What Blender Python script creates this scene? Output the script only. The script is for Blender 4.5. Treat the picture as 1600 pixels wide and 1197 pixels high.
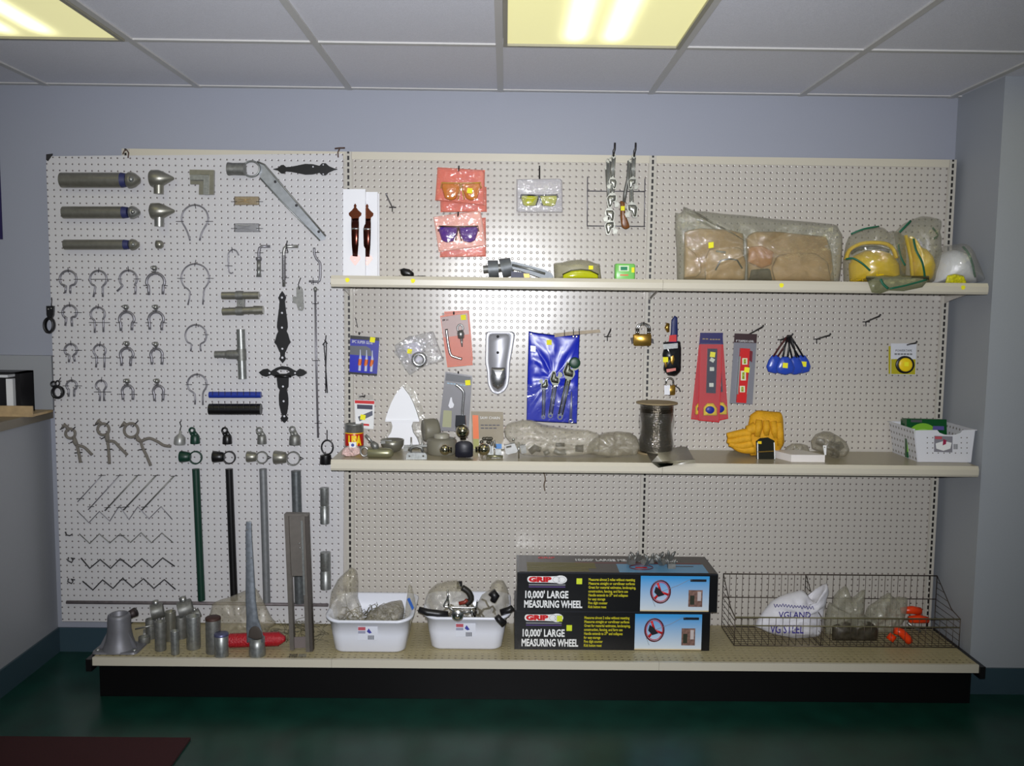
import bpy, math, random
from mathutils import Vector, Matrix, noise
from mathutils.geometry import tessellate_polygon
for o in list(bpy.data.objects): bpy.data.objects.remove(o)
SC = bpy.context.scene; COL = SC.collection
PI = math.pi
# ------------------------------------------------------------------ camera
F, PT, YW, RL = 1399.9, 5.277, 0.494, 0.6865
CAM = Vector((0.634, -3.667, 1.517))
_p, _y, _r = map(math.radians, (PT, YW, RL))
_R = Vector((math.cos(_y), -math.sin(_y), 0)); _FH = Vector((math.sin(_y), math.cos(_y), 0)); _Z = Vector((0, 0, 1))
FW = _FH*math.cos(_p) - _Z*math.sin(_p); _U = _Z*math.cos(_p) + _FH*math.sin(_p)
RT = _R*math.cos(_r) + _U*math.sin(_r); UP = _U*math.cos(_r) - _R*math.sin(_r)
cd = bpy.data.cameras.new('camera'); co = bpy.data.objects.new('camera', cd); COL.objects.link(co)
m = Matrix((RT, UP, -FW)).transposed().to_4x4(); m.translation = CAM; co.matrix_world = m
cd.sensor_width = 36; cd.lens = F/1600*36; cd.clip_start = .05; SC.camera = co
# ------------------------------------------------------------------ light and exposure
SC.view_settings.view_transform = 'Standard'; SC.view_settings.look = 'None'
SC.view_settings.gamma = 1; SC.view_settings.use_curve_mapping = False
SC.view_settings.exposure = 0.0
w = bpy.data.worlds.new('world'); SC.world = w; w.use_nodes = True
w.node_tree.nodes['Background'].inputs[0].default_value = (.55, .6, .62, 1)
w.node_tree.nodes['Background'].inputs[1].default_value = .2
fl = bpy.data.lights.new('camera_flash', 'SPOT'); fo = bpy.data.objects.new('camera_flash', fl); COL.objects.link(fo)
fl.energy = 445; fl.color = (.93, .95, 1); fl.spot_size = math.radians(90); fl.spot_blend = 1; fl.shadow_soft_size = .018
fo.location = CAM + Vector((-.01, -.01, .06))
fo.rotation_euler = Vector((-.02, 1, -.015)).to_track_quat('-Z', 'Y').to_euler()

# ------------------------------------------------------------------ measuring helpers
def ray(u, v): return FW*F + RT*(u-800) - UP*(v-598.5)
def P(u, v, Y=0):
    r = ray(u, v); return CAM + r*((Y-CAM.y)/r.y)
def onz(u, v, z):
    r = ray(u, v); return CAM + r*((z-CAM.z)/r.z)
def K(Y): return (Y-CAM.y)/F
ZD, ZM, ZU, DF, SF = .163, .910, 1.600, -.405, -.327    # deck, middle, upper shelf heights; front edges
YB = -.046                                              # face of the white pegboard
ZC, WY = 2.362, .06                                      # ceiling height, wall plane

# ------------------------------------------------------------------ materials
def mnode(nt, op, a, b=None, c=None):
    n = nt.nodes.new('ShaderNodeMath'); n.operation = op
    for i, x in enumerate((a, b, c)):
        if x is None: continue
        if isinstance(x, (int, float)): n.inputs[i].default_value = x
        else: nt.links.new(x, n.inputs[i])
    return n.outputs[0]
_M = {}
def lin(c):
    return tuple(((x/255)/12.92 if x/255 <= .04045 else ((x/255+.055)/1.055)**2.4) for x in c)+(1,)
def mat(name, col=(200, 200, 200), rough=.5, metal=0, alpha=1, noise_amt=0, nscale=60, bump=0, bscale=80, emit=0, spec=.5, coat=0, trans=0):
    if name in _M: return _M[name]
    m = bpy.data.materials.new(name); m.use_nodes = True; _M[name] = m
    nt = m.node_tree; b = nt.nodes['Principled BSDF']
    b.inputs['Base Color'].default_value = lin(col); b.inputs['Roughness'].default_value = rough
    b.inputs['Metallic'].default_value = metal; b.inputs['Alpha'].default_value = alpha
    b.inputs['Specular IOR Level'].default_value = spec; b.inputs['Coat Weight'].default_value = coat
    b.inputs['Transmission Weight'].default_value = trans
    tc = nt.nodes.new('ShaderNodeTexCoord')
    if noise_amt:
        n = nt.nodes.new('ShaderNodeTexNoise'); n.inputs['Scale'].default_value = nscale; n.inputs['Detail'].default_value = 4
        nt.links.new(tc.outputs['Object'], n.inputs['Vector'])
        mr = nt.nodes.new('ShaderNodeMapRange'); mr.inputs[1].default_value = .3; mr.inputs[2].default_value = .7
        mr.inputs[3].default_value = 1-noise_amt; mr.inputs[4].default_value = 1+noise_amt
        nt.links.new(n.outputs[0], mr.inputs[0])
        mx = nt.nodes.new('ShaderNodeVectorMath'); mx.operation = 'SCALE'; mx.inputs[0].default_value = lin(col)[:3]
        nt.links.new(mr.outputs[0], mx.inputs['Scale']); nt.links.new(mx.outputs[0], b.inputs['Base Color'])
    if bump:
        n = nt.nodes.new('ShaderNodeTexNoise'); n.inputs['Scale'].default_value = bscale; n.inputs['Detail'].default_value = 3
        nt.links.new(tc.outputs['Object'], n.inputs['Vector'])
        bp = nt.nodes.new('ShaderNodeBump'); bp.inputs['Strength'].default_value = bump; bp.inputs['Distance'].default_value = .01
        nt.links.new(n.outputs[0], bp.inputs['Height']); nt.links.new(bp.outputs[0], b.inputs['Normal'])
    if emit:
        b.inputs['Emission Color'].default_value = lin(col); b.inputs['Emission Strength'].default_value = emit
    return m
def pattern_mat(name, col, hole, rough, kind, r=.125, spec=.5, ax=('X', 'Z'), zmax=None, ox=0, oz=0, bstr=.6):
    """sheet steel or hardboard punched on a one inch grid, or an upright with its row of slots"""
    m = mat(name, col, rough, spec=spec); nt = m.node_tree; b = nt.nodes['Principled BSDF']
    tc = [n for n in nt.nodes if n.type == 'TEX_COORD'][0]
    sp = nt.nodes.new('ShaderNodeSeparateXYZ'); nt.links.new(tc.outputs['Object'], sp.inputs[0])
    x = sp.outputs[ax[0]]; z = sp.outputs[ax[1]]
    fx = mnode(nt, 'SUBTRACT', mnode(nt, 'FRACT', mnode(nt, 'ADD', mnode(nt, 'DIVIDE', x, .0254), 100.5+ox)), .5)
    fz = mnode(nt, 'SUBTRACT', mnode(nt, 'FRACT', mnode(nt, 'ADD', mnode(nt, 'DIVIDE', z, .0254), 100.5+oz)), .5)
    if kind == 'holes':
        d = mnode(nt, 'SQRT', mnode(nt, 'ADD', mnode(nt, 'MULTIPLY', fx, fx), mnode(nt, 'MULTIPLY', fz, fz)))
        mask = mnode(nt, 'LESS_THAN', d, r)
        if zmax is not None: mask = mnode(nt, 'MULTIPLY', mask, mnode(nt, 'LESS_THAN', z, zmax))
        mr = nt.nodes.new('ShaderNodeMapRange'); mr.interpolation_type = 'SMOOTHSTEP'
        mr.inputs[1].default_value = r*.8; mr.inputs[2].default_value = r*1.9; nt.links.new(d, mr.inputs[0]); hgt = mr.outputs[0]
    else:
        ax_ = mnode(nt, 'ABSOLUTE', x)
        mask = mnode(nt, 'MULTIPLY', mnode(nt, 'LESS_THAN', ax_, .0042), mnode(nt, 'LESS_THAN', mnode(nt, 'ABSOLUTE', fz), .33))
        hgt = mnode(nt, 'SUBTRACT', 1, mask)
    mx = nt.nodes.new('ShaderNodeMix'); mx.data_type = 'RGBA'; nt.links.new(mask, mx.inputs[0])
    mx.inputs[6].default_value = lin(col); mx.inputs[7].default_value = lin(hole)
    nt.links.new(mx.outputs[2], b.inputs['Base Color'])
    bp = nt.nodes.new('ShaderNodeBump'); bp.inputs['Strength'].default_value = bstr; bp.inputs['Distance'].default_value = .002
    nt.links.new(hgt, bp.inputs['Height']); nt.links.new(bp.outputs[0], b.inputs['Normal'])
    return m
GALV = mat('galvanised_steel', (150, 152, 150), .42, .75, noise_amt=.18, nscale=90)
GALVD = mat('dull_galvanised_steel', (128, 128, 124), .5, .65, noise_amt=.2, nscale=70)
PIPE = mat('zinc_pipe', (142, 140, 130), .36, .7, noise_amt=.1, nscale=50)
WIRE = mat('bright_wire', (135, 133, 138), .4, .6)
DWIRE = mat('dark_wire', (60, 58, 60), .5, .5)
CHROME = mat('chrome', (200, 200, 200), .2, 1)
SATIN = mat('satin_steel', (165, 165, 162), .38, .85)
BRASS = mat('brass', (190, 150, 70), .3, .9)
BLACK = mat('black_paint', (14, 13, 15), .35)
BLKPL = mat('black_plastic', (20, 19, 22), .4)
TIE = mat('black_tie', (25, 24, 28), .6)
GREENP = mat('green_coating', (12, 50, 38), .4)
WHITE = mat('white_plastic', (226, 226, 232), .35)
WPAINT = mat('white_paint', (232, 232, 236), .45)
PAPER = mat('white_paper', (225, 225, 225), .7)
YSTICK = mat('yellow_sticker', (238, 230, 30), .7)
BEIGE = mat('beige_enamel', (186, 180, 170), .33)
CREAM = mat('cream_enamel', (198, 191, 174), .35)
def film(name, col, op, bump=.4, bscale=40, rough=.1, ior=1.6):
    """thin plastic: mostly see-through with a tint and wrinkled glints"""
    m = mat(name, col, .45, bump=bump*.6, bscale=bscale); nt = m.node_tree; b = nt.nodes['Principled BSDF']
    out = [n for n in nt.nodes if n.type == 'OUTPUT_MATERIAL'][0]
    tr = nt.nodes.new('ShaderNodeBsdfTransparent'); mx = nt.nodes.new('ShaderNodeMixShader'); mx.inputs[0].default_value = op
    nt.links.new(tr.outputs[0], mx.inputs[1]); nt.links.new(b.outputs[0], mx.inputs[2])
    gl = nt.nodes.new('ShaderNodeBsdfGlossy'); gl.inputs['Roughness'].default_value = rough
    tc = [n for n in nt.nodes if n.type == 'TEX_COORD'][0]
    n = nt.nodes.new('ShaderNodeTexNoise'); n.inputs['Scale'].default_value = bscale; n.inputs['Detail'].default_value = 3; n.inputs['Distortion'].default_value = 1.8
    nt.links.new(tc.outputs['Object'], n.inputs['Vector']); bp = nt.nodes.new('ShaderNodeBump'); bp.inputs['Strength'].default_value = bump; bp.inputs['Distance'].default_value = .012
    nt.links.new(n.outputs[0], bp.inputs['Height']); nt.links.new(bp.outputs[0], gl.inputs['Normal'])
    fr = nt.nodes.new('ShaderNodeFresnel'); fr.inputs[0].default_value = ior; nt.links.new(bp.outputs[0], fr.inputs['Normal'])
    m2 = nt.nodes.new('ShaderNodeMixShader'); nt.links.new(mnode(nt, 'MINIMUM', fr.outputs[0], .16), m2.inputs[0]); nt.links.new(mx.outputs[0], m2.inputs[1]); nt.links.new(gl.outputs[0], m2.inputs[2])
    nt.links.new(m2.outputs[0], out.inputs[0]); return m
CLEAR = film('clear_plastic', (215, 210, 195), .16)
CLOUDY = film('cloudy_plastic', (190, 182, 160), .26, .6, 28, .06)
GREYBAG = film('dusty_plastic', (160, 152, 132), .42, .6, 28, .07)
BLISTER = film('blister_plastic', (235, 235, 240), .03, .05, 8, .05)
COPPER = mat('copper', (120, 66, 44), .22, .95)
RED = mat('red_plastic', (200, 28, 30), .35)
BLUE = mat('blue_vinyl', (24, 40, 178), .3)
YEL = mat('yellow_plastic', (235, 200, 20), .4)

# ------------------------------------------------------------------ geometry collector
class G:
    def __init__(s): s.v = []; s.f = []; s.sm = []
    def add(s, vs, fs, smooth=True):
        n = len(s.v); s.v += [Vector(p) for p in vs]
        for f in fs: s.f.append([i+n for i in f]); s.sm.append(smooth)
        return s
    def box(s, a, b, bev=0):
        x0, y0, z0 = [min(a[i], b[i]) for i in range(3)]; x1, y1, z1 = [max(a[i], b[i]) for i in range(3)]
        return s.add([(x0,y0,z0),(x1,y0,z0),(x1,y1,z0),(x0,y1,z0),(x0,y0,z1),(x1,y0,z1),(x1,y1,z1),(x0,y1,z1)],
            [(0,3,2,1),(4,5,6,7),(0,1,5,4),(1,2,6,5),(2,3,7,6),(3,0,4,7)], False)
    def obox(s, c, R, hx, hy, hz):
        vs = [Vector(c)+R @ Vector((x*hx, y*hy, z*hz)) for z in (-1, 1) for x, y in ((-1,-1),(1,-1),(1,1),(-1,1))]
        return s.add(vs, [(0,3,2,1),(4,5,6,7),(0,1,5,4),(1,2,6,5),(2,3,7,6),(3,0,4,7)], False)
    def tube(s, pts, r, seg=8, closed=False, flat=1.0):
        pts = [Vector(p) for p in pts]; n = len(pts)
        rs = r if isinstance(r, (list, tuple)) else [r]*n
        ring = []; prev = None
        for i in range(n):
            a = pts[(i-1) % n] if (closed or i) else pts[0]; b = pts[(i+1) % n] if (closed or i < n-1) else pts[-1]
            t = (b-a); t = t.normalized() if t.length > 1e-9 else Vector((0, 0, 1))
            if prev is None:
                q = Vector((0, 1, 0)) if abs(t.y) < .9 else Vector((1, 0, 0))
            else: q = prev
            e = (q - t*q.dot(t)); e = e.normalized() if e.length > 1e-6 else t.orthogonal().normalized()
            prev = e; h = t.cross(e)
            ring.append([pts[i] + (e*math.cos(2*PI*k/seg)*flat + h*math.sin(2*PI*k/seg))*rs[i] for k in range(seg)])
        vs = [p for R in ring for p in R]; fs = []
        for i in range(n if closed else n-1):
            j = (i+1) % n
            for k in range(seg): l = (k+1) % seg; fs.append((i*seg+k, i*seg+l, j*seg+l, j*seg+k))
        if not closed: fs.append(tuple(range(seg))[::-1]); fs.append(tuple((n-1)*seg+k for k in range(seg)))
        return s.add(vs, fs)
    def cyl(s, a, b, r0, r1=None, seg=16, open_end=False):
        a = Vector(a); b = Vector(b); r1 = r0 if r1 is None else r1
        return s.lathe([(r0, 0), (r1, (b-a).length)], a, b-a, seg, not open_end)
    def lathe(s, prof, o, axis=(0, 0, 1), seg=20, caps=True):
        o = Vector(o); t = Vector(axis).normalized(); e = t.orthogonal().normalized(); h = t.cross(e)
        vs = [o + t*z + (e*math.cos(2*PI*k/seg) + h*math.sin(2*PI*k/seg))*max(r, 1e-5) for r, z in prof for k in range(seg)]
        fs = [(i*seg+k, i*seg+(k+1) % seg, (i+1)*seg+(k+1) % seg, (i+1)*seg+k) for i in range(len(prof)-1) for k in range(seg)]
        s.add(vs, fs)
        if caps:
            n = len(prof)
            for i, rev in ((0, True), (n-1, False)):
                if prof[i][0] > 1e-4:
                    ids = [i*seg+k for k in range(seg)]; s.add([vs[j] for j in ids], [tuple(range(seg))[::-1] if rev else tuple(range(seg))], False)
        return s
    def sph(s, c, r, seg=14, sc=(1, 1, 1)):
        n = seg//2; vs = []; fs = []
        for i in range(n+1):
            a = PI*i/n
            for k in range(seg):
                b = 2*PI*k/seg; vs.append(Vector(c)+Vector((math.sin(a)*math.cos(b)*sc[0], math.sin(a)*math.sin(b)*sc[1], math.cos(a)*sc[2]))*r)
        for i in range(n):
            for k in range(seg): fs.append((i*seg+k, (i+1)*seg+k, (i+1)*seg+(k+1) % seg, i*seg+(k+1) % seg))
        return s.add(vs, fs)
    def loft(s, rings, cap0=True, cap1=True, smooth=True):
        n = len(rings[0]); vs = [p for R in rings for p in R]; fs = []
        for i in range(len(rings)-1):
            for k in range(n): l = (k+1) % n; fs.append((i*n+k, i*n+l, (i+1)*n+l, (i+1)*n+k))
        if cap0: fs.append(tuple(range(n))[::-1])
        if cap1: fs.append(tuple((len(rings)-1)*n+k for k in range(n)))
        return s.add(vs, fs, smooth)
    def prism(s, px, Yf, th, holes=()):
        """front-facing plate: outline measured on plane Yf, th thick going back"""
        loops = [[P(u, v, Yf) for u, v in px]]+[[P(u, v, Yf) for u, v in h] for h in holes]
        return s.prismw(loops, th)
    def prismw(s, loops, th):
        tri = tessellate_polygon(loops); allp = [p for L in loops for p in L]; n = len(allp)
        d = Vector((0, th, 0)); vs = allp+[p+d for p in allp]; fs = [tuple(t) for t in tri]+[tuple(i+n for i in t)[::-1] for t in tri]
        k = 0
        for L in loops:
            for i in range(len(L)): j = (i+1) % len(L); fs.append((k+i, k+j, k+j+n, k+i+n))
            k += len(L)
        return s.add(vs, fs, False)
    # pixel-measured shortcuts on a plane Y
    def pt(s, pts, r, Y, seg=8, closed=False, flat=1.0):
        w = [P(p[0], p[1], p[2] if len(p) > 2 else Y) for p in pts]
        k = K(Y); rr = [x*k for x in r] if isinstance(r, (list, tuple)) else r*k
        return s.tube(w, rr, seg, closed, flat)
    def pillow(s, px, Y, th, amp=.3, seed=0, rings=7, N=44, back=.15, freq=14, c=None):
        """puffy body with the given outline: star-shaped about its centre"""
        L = resamp([P(u, v, Y) for u, v in px], N); cen = sum(L, Vector())/N if c is None else P(c[0], c[1], Y)
        def ringp(t, sg, T):
            out = []
            for p in L:
                q = cen+(p-cen)*t; h = T*math.sqrt(max(0, 1-t**2.2))
                nz = noise.noise(Vector((q.x*freq+seed*7.3, seed*3.1+sg, q.z*freq)))+.5*noise.noise(Vector((q.x*freq*3+seed, sg*5, q.z*freq*3)))
                if amp >= .25: nz += 1.1*(.35-2*abs(noise.noise(Vector((q.x*freq*1.3+9, seed*2.7, q.z*freq*1.3)))))
                q = q+Vector((0, sg*(h*max(.12, 1+amp*1.4*nz)), 0))
                out.append(q)
            return out
        ts = [1-(i/rings)**1.5 for i in range(rings)]
        fr = [ringp(t, -1, th) for t in ts]; bk = [ringp(t, 1, th*back) for t in ts[1:]]
        rr = bk[::-1]+fr
        n = N; s.loft(rr, True, True)
        return s
def resamp(L, N):
    d = [0]; n = len(L)
    for i in range(n): d.append(d[-1]+(L[(i+1) % n]-L[i]).length)
    out = []; j = 0
    for k in range(N):
        t = d[-1]*k/N
        while d[j+1] < t: j += 1
        f = (t-d[j])/max(1e-9, d[j+1]-d[j]); out.append(L[j].lerp(L[(j+1) % n], f))
    return out
def rot2(pts, u, v, s, deg):
    c, sn = math.cos(math.radians(deg)), math.sin(math.radians(deg))
    return [(u+s*(x*c-y*sn), v+s*(x*sn+y*c)) for x, y in pts]
def circ(u, v, r, n=14, ry=None): return [(u+r*math.cos(2*PI*k/n), v+(ry or r)*math.sin(2*PI*k/n)) for k in range(n)]
def sym(u0, v0, u1, v1, prof):
    """outline symmetric about the line, prof = [(t, halfwidth px)]"""
    d = Vector((u1-u0, v1-v0)); L = d.length; d /= L; n = Vector((-d.y, d.x)); a = []; b = []
    for t, w in prof:
        c = Vector((u0, v0))+d*L*t; a.append(tuple(c+n*w)); b.append(tuple(c-n*w))
    return a+b[::-1]
def smooth(pts, n=5):
    """Catmull-Rom"""
    out = []; P_ = [Vector(p) for p in pts]; Q = [P_[0]]+P_+[P_[-1]]
    for i in range(1, len(Q)-2):
        for k in range(n):
            t = k/n; a, b, c, d = Q[i-1:i+3]
            out.append(.5*((2*b)+(c-a)*t+(2*a-5*b+4*c-d)*t*t+(3*b-a-3*c+d)*t**3))
    return out+[P_[-1]]

# ------------------------------------------------------------------ objects
def mesh_obj(name, g, m):
    me = bpy.data.meshes.new(name); vs = g.v
    lo = Vector([min(p[i] for p in vs) for i in range(3)]); hi = Vector([max(p[i] for p in vs) for i in range(3)]); c = (lo+hi)/2
    me.from_pydata([p-c for p in vs], [], g.f); me.materials.append(m); me.validate(); me.update()
    if len(me.polygons) == len(g.sm): me.polygons.foreach_set('use_smooth', g.sm)
    o = bpy.data.objects.new(name, me); COL.objects.link(o); o.location = c; o['_'] = 0; del o['_']
    o.data['lo'] = list(lo-c); return o
def bmin(o):
    return o.location+Vector([min(v.co[i] for v in o.data.vertices) for i in range(3)]), o.location+Vector([max(v.co[i] for v in o.data.vertices) for i in range(3)])
class Thing:
    def __init__(s, name, label, cat, group=None): s.n, s.l, s.c, s.g = name, label, cat, group; s.p = []; s.sub = []
    def add(s, name, g, m, label=None):
        o = mesh_obj(name, g, m); s.p.append(o)
        if label: o['label'] = label
        return o
    def subp(s, parent, name, g, m, label=None):
        o = mesh_obj(name, g, m); s.sub.append((o, parent))
        if label: o['label'] = label
        return o
    def done(s, rest=None, shift=None):
        al = s.p+[o for o, _ in s.sub]
        bb = [bmin(o) for o in al]
        lo = Vector([min(b[0][i] for b in bb) for i in range(3)]); hi = Vector([max(b[1][i] for b in bb) for i in range(3)])
        d = Vector(shift or (0, 0, 0))
        if rest is not None: d.z += rest+.0004-lo.z
        base = Vector(((lo.x+hi.x)/2, (lo.y+hi.y)/2, lo.z))+d
        e = bpy.data.objects.new(s.n, None); COL.objects.link(e); e.location = base; e.empty_display_size = .03
        for o, par in s.sub: o.location = o.location-par.location; o.parent = par
        for o in s.p: o.location = o.location+d-base; o.parent = e
        tag(e, s.l, s.c, s.g); s.e = e; return e
def tag(o, l, c, g=None):
    o['label'] = l; o['category'] = c
    if g: o['group'] = g
def solo(name, g, m, label, cat, group=None, rest=None):
    o = mesh_obj(name, g, m); tag(o, label, cat, group)
    if rest is not None: o.location.z += rest+.0004-bmin(o)[0].z
    return o
def struct(name, g, m):
    o = mesh_obj(name, g, m); o['kind'] = 'structure'; return o
def textg(s, size, origin, right=(1, 0, 0), up=(0, 0, 1), ext=.0004, align='LEFT', bold=0, width=None):
    cu = bpy.data.curves.new('t', 'FONT'); cu.body = s; cu.size = size; cu.extrude = ext; cu.align_x = align; cu.offset = bold; cu.resolution_u = 2
    ob = bpy.data.objects.new('t', cu); COL.objects.link(ob); bpy.context.view_layer.update()
    dg = bpy.context.evaluated_depsgraph_get(); me = bpy.data.meshes.new_from_object(ob.evaluated_get(dg))
    R = Vector(right).normalized(); U = Vector(up).normalized(); N = R.cross(U); g = G(); k = 1
    if width:
        w_ = max(v.co.x for v in me.vertices)-min(v.co.x for v in me.vertices); k = width/w_
    g.add([Vector(origin)+R*v.co.x*k+U*v.co.y+N*v.co.z for v in me.vertices], [tuple(p.vertices) for p in me.polygons], False)
    bpy.data.objects.remove(ob); bpy.data.curves.remove(cu); bpy.data.meshes.remove(me); return g
def rrect(cx, cy, z, hx, hy, r, n=5, f=None):
    out = []
    for q, (sx, sy) in enumerate(((1, 1), (-1, 1), (-1, -1), (1, -1))):
        for i in range(n+1):
            a = PI/2*(q+i/n); x = cx+sx*(hx-r)+r*math.cos(a); y = cy+sy*(hy-r)+r*math.sin(a)
            out.append(Vector((x, y, z+(f(x, y) if f else 0))))
    return out
# ================================================================== the room
def vgrad(m): return m
WALLM = mat('wall_paint', (154, 157, 168), .45, noise_amt=.015, nscale=200, spec=.3)
XL = P(92, 1010, WY).x; XR = P(1489, 300, WY).x; YC = -.285
g = G(); g.box((-4, WY, 0), (XR+3, WY+.1, ZC+.02)); struct('wall_back', g, WALLM)
LEFTM = mat('counter_wall_paint', (150, 152, 158), .5, noise_amt=.02, nscale=150)
g = G(); g.box((XL-.12, WY-.0005, 0), (XL, -3.3, 1.005)); struct('wall_left', g, LEFTM)
COLM = mat('column_paint', (158, 162, 168), .5, noise_amt=.015, nscale=150)
g = G(); g.box((XR, WY-.0005, 0), (XR+3, YC, ZC)); struct('wall_right', g, COLM)
FLOOR = mat('green_floor_tile', (11, 54, 45), .3, noise_amt=.25, nscale=9, spec=.5)
g = G(); g.box((-4, WY+.1, -.05), (XR+3, -5.5, 0)); struct('floor', g, FLOOR)
TILE = mat('ceiling_tile', (226, 226, 234), .9, noise_amt=.06, nscale=260, bump=.15, bscale=400)
LX = [(-.615+.61*k) for k in range(-5, 11)]; LY = [-.603, -.603-1.22, -.603-2.44, -.603-3.66]
# ceiling with openings where the light fixtures sit
fx = [(LX[4], LX[5]), (LX[7], LX[8])]
holes = []
for cx in (3, 4, 7, 10, 1): pass
fixt = [(4, 0), (7, 0), (4, 2), (7, 2), (10, 0)]  # last three fixtures are out of view, added for ambient light
g = G(); xs = [-4]+[x for x in LX if -4 < x < XR+3]+[XR+3]; ys = [WY]+LY+[-5.5]
for i in range(len(xs)-1):
    for j in range(len(ys)-1):
        if any(abs(xs[i]-LX[a]) < 1e-4 and abs(ys[j]-LY[b]) < 1e-4 for a, b in fixt): continue
        g.box((xs[i], ys[j], ZC), (xs[i+1], ys[j+1], ZC+.02))
struct('ceiling', g, TILE)
TBAR = mat('ceiling_grid_enamel', (196, 194, 190), .4)
g = G()
for x in LX:
    if -4 < x < XR+3: g.box((x-.012, WY, ZC-.006), (x+.012, -5.5, ZC))
for y in LY: g.box((-4, y-.012, ZC-.0055), (XR+3, y+.012, ZC))
g.box((-4, WY, ZC-.004), (XR, WY-.03, ZC)); struct('trim_1', g, TBAR)
BASEB = mat('baseboard_vinyl', (52, 72, 82), .35)
g = G(); g.box((XL, WY, 0), (XR, WY-.008, .105)); struct('baseboard_back', g, BASEB)
g = G(); g.box((XL, WY-.008, 0), (XL+.009, -3.3, .105)); struct('baseboard_left', g, BASEB)
g = G(); g.box((XR-.009, WY-.01, 0), (XR, YC-.008, .105)); g.box((XR, YC, 0), (XR+3, YC-.009, .105)); struct('baseboard_right', g, BASEB)
# counter on the half wall
CT = mat('counter_laminate', (120, 112, 100), .4)
g = G(); g.box((XL-.6, WY, 1.005), (XL+.012, -3.3, 1.04)); struct('trim_2', g, CT)
g = G(); a = P(80, 556, WY-.03); g.box((XL-1.2, WY-.001, 1.04), (a.x, WY-.03, a.z)); 
solo('counter_backsplash', g, mat('grey_panel', (150, 152, 156), .55), 'flat grey upright panel at the back of the counter beside the white pegboard', 'panel')
# black organiser and wooden tray on the counter
Yo = -.16
t = Thing('wooden_tray', 'low tan wooden tray on the counter at the left edge', 'tray')
a = P(-60, 634, Yo); b = P(55, 653, Yo)
g = G(); g.box((a.x, Yo-.02, 1.0405), (b.x, Yo+.14, 1.05)); t.add('base', g, mat('tan_wood', (176, 150, 112), .5, noise_amt=.15, nscale=30))
g = G(); g.box((a.x, Yo-.02, 1.05), (b.x, Yo-.012, a.z+.004)); t.add('front_rail', g, _M['tan_wood']); t.done()
t = Thing('desk_organizer', 'black open box standing on the wooden tray, pale cards inside', 'organizer')
u0, v0, u1, v1 = -30, 581, 33, 628
a = P(u0, v0, Yo); b = P(u1, v1, Yo); z0 = 1.0503
g = G(); g.box((a.x, Yo, z0), (b.x, Yo+.1, z0+.005)); g.box((a.x, Yo, a.z-.006), (b.x, Yo+.1, a.z)); g.box((b.x-.02, Yo, z0), (b.x, Yo+.1, a.z)); g.box((a.x, Yo, z0), (a.x+.01, Yo+.1, a.z)); g.box((a.x, Yo+.094, z0), (b.x, Yo+.1, a.z))
t.add('box', g, BLKPL)
a2 = P(9, 592, Yo+.03); b2 = P(21, 628, Yo+.03)
g = G(); g.box((a2.x, Yo+.03, z0+.005), (b2.x, Yo+.08, a2.z)); t.add('card_stack', g, PAPER)
a2 = P(-20, 584, Yo+.02); b2 = P(12, 590, Yo+.02)
g = G(); g.box((a2.x, Yo+.02, b2.z), (b2.x, Yo+.08, a2.z-.004)); t.add('card', g, PAPER); t.done()
# dark blue poster at the far left edge
a = P(-60, 178, WY-.004); b = P(4, 374, WY-.004)
g = G(); g.box((a.x, WY-.0005, b.z), (b.x, WY-.005, a.z)); solo('poster', g, mat('dark_blue_print', (34, 26, 74), .5), 'dark blue poster on the back wall at the far left edge', 'poster')
# dark red mat
a = onz(298, 1156, 0); b = onz(-60, 1156, 0)
g = G(); g.box((-2.2, a.y, 0), (a.x, a.y-1.2, .008)); solo('floor_mat', g, mat('dark_red_mat', (52, 10, 16), .95, noise_amt=.3, nscale=300), 'dark red mat on the green floor in front of the shelving', 'mat')

# ================================================================== ceiling lights
DIFF = mat('light_diffuser', (222, 216, 140), .5)
def diffuser_mat(x0):
    m = mat('light_diffuser_tubes', (222, 216, 140), .5); nt = m.node_tree; b = nt.nodes['Principled BSDF']
    tc = [n for n in nt.nodes if n.type == 'TEX_COORD'][0]; sp = nt.nodes.new('ShaderNodeSeparateXYZ'); nt.links.new(tc.outputs['Object'], sp.inputs[0])
    x = sp.outputs[0]; s = None
    for c in (-.062, .062):   # the two fluorescent tubes glowing through the lens
        d = mnode(nt, 'SUBTRACT', x, c); e = mnode(nt, 'POWER', 2.718, mnode(nt, 'MULTIPLY', mnode(nt, 'MULTIPLY', d, d), -1/(2*.024**2)))
        s = e if s is None else mnode(nt, 'ADD', s, e)
    y = mnode(nt, 'ABSOLUTE', sp.outputs[1]); ms = nt.nodes.new('ShaderNodeMapRange'); ms.interpolation_type = 'SMOOTHSTEP'
    ms.inputs[1].default_value = .595; ms.inputs[2].default_value = .46; ms.inputs[3].default_value = 0; ms.inputs[4].default_value = 1; nt.links.new(y, ms.inputs[0])
    st = mnode(nt, 'ADD', mnode(nt, 'MULTIPLY', mnode(nt, 'MULTIPLY', s, ms.outputs[0]), 2.2), .54)
    b.inputs['Emission Color'].default_value = (1, .95, .52, 1); nt.links.new(st, b.inputs['Emission Strength'])
    return m
DM = diffuser_mat(0)
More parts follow.
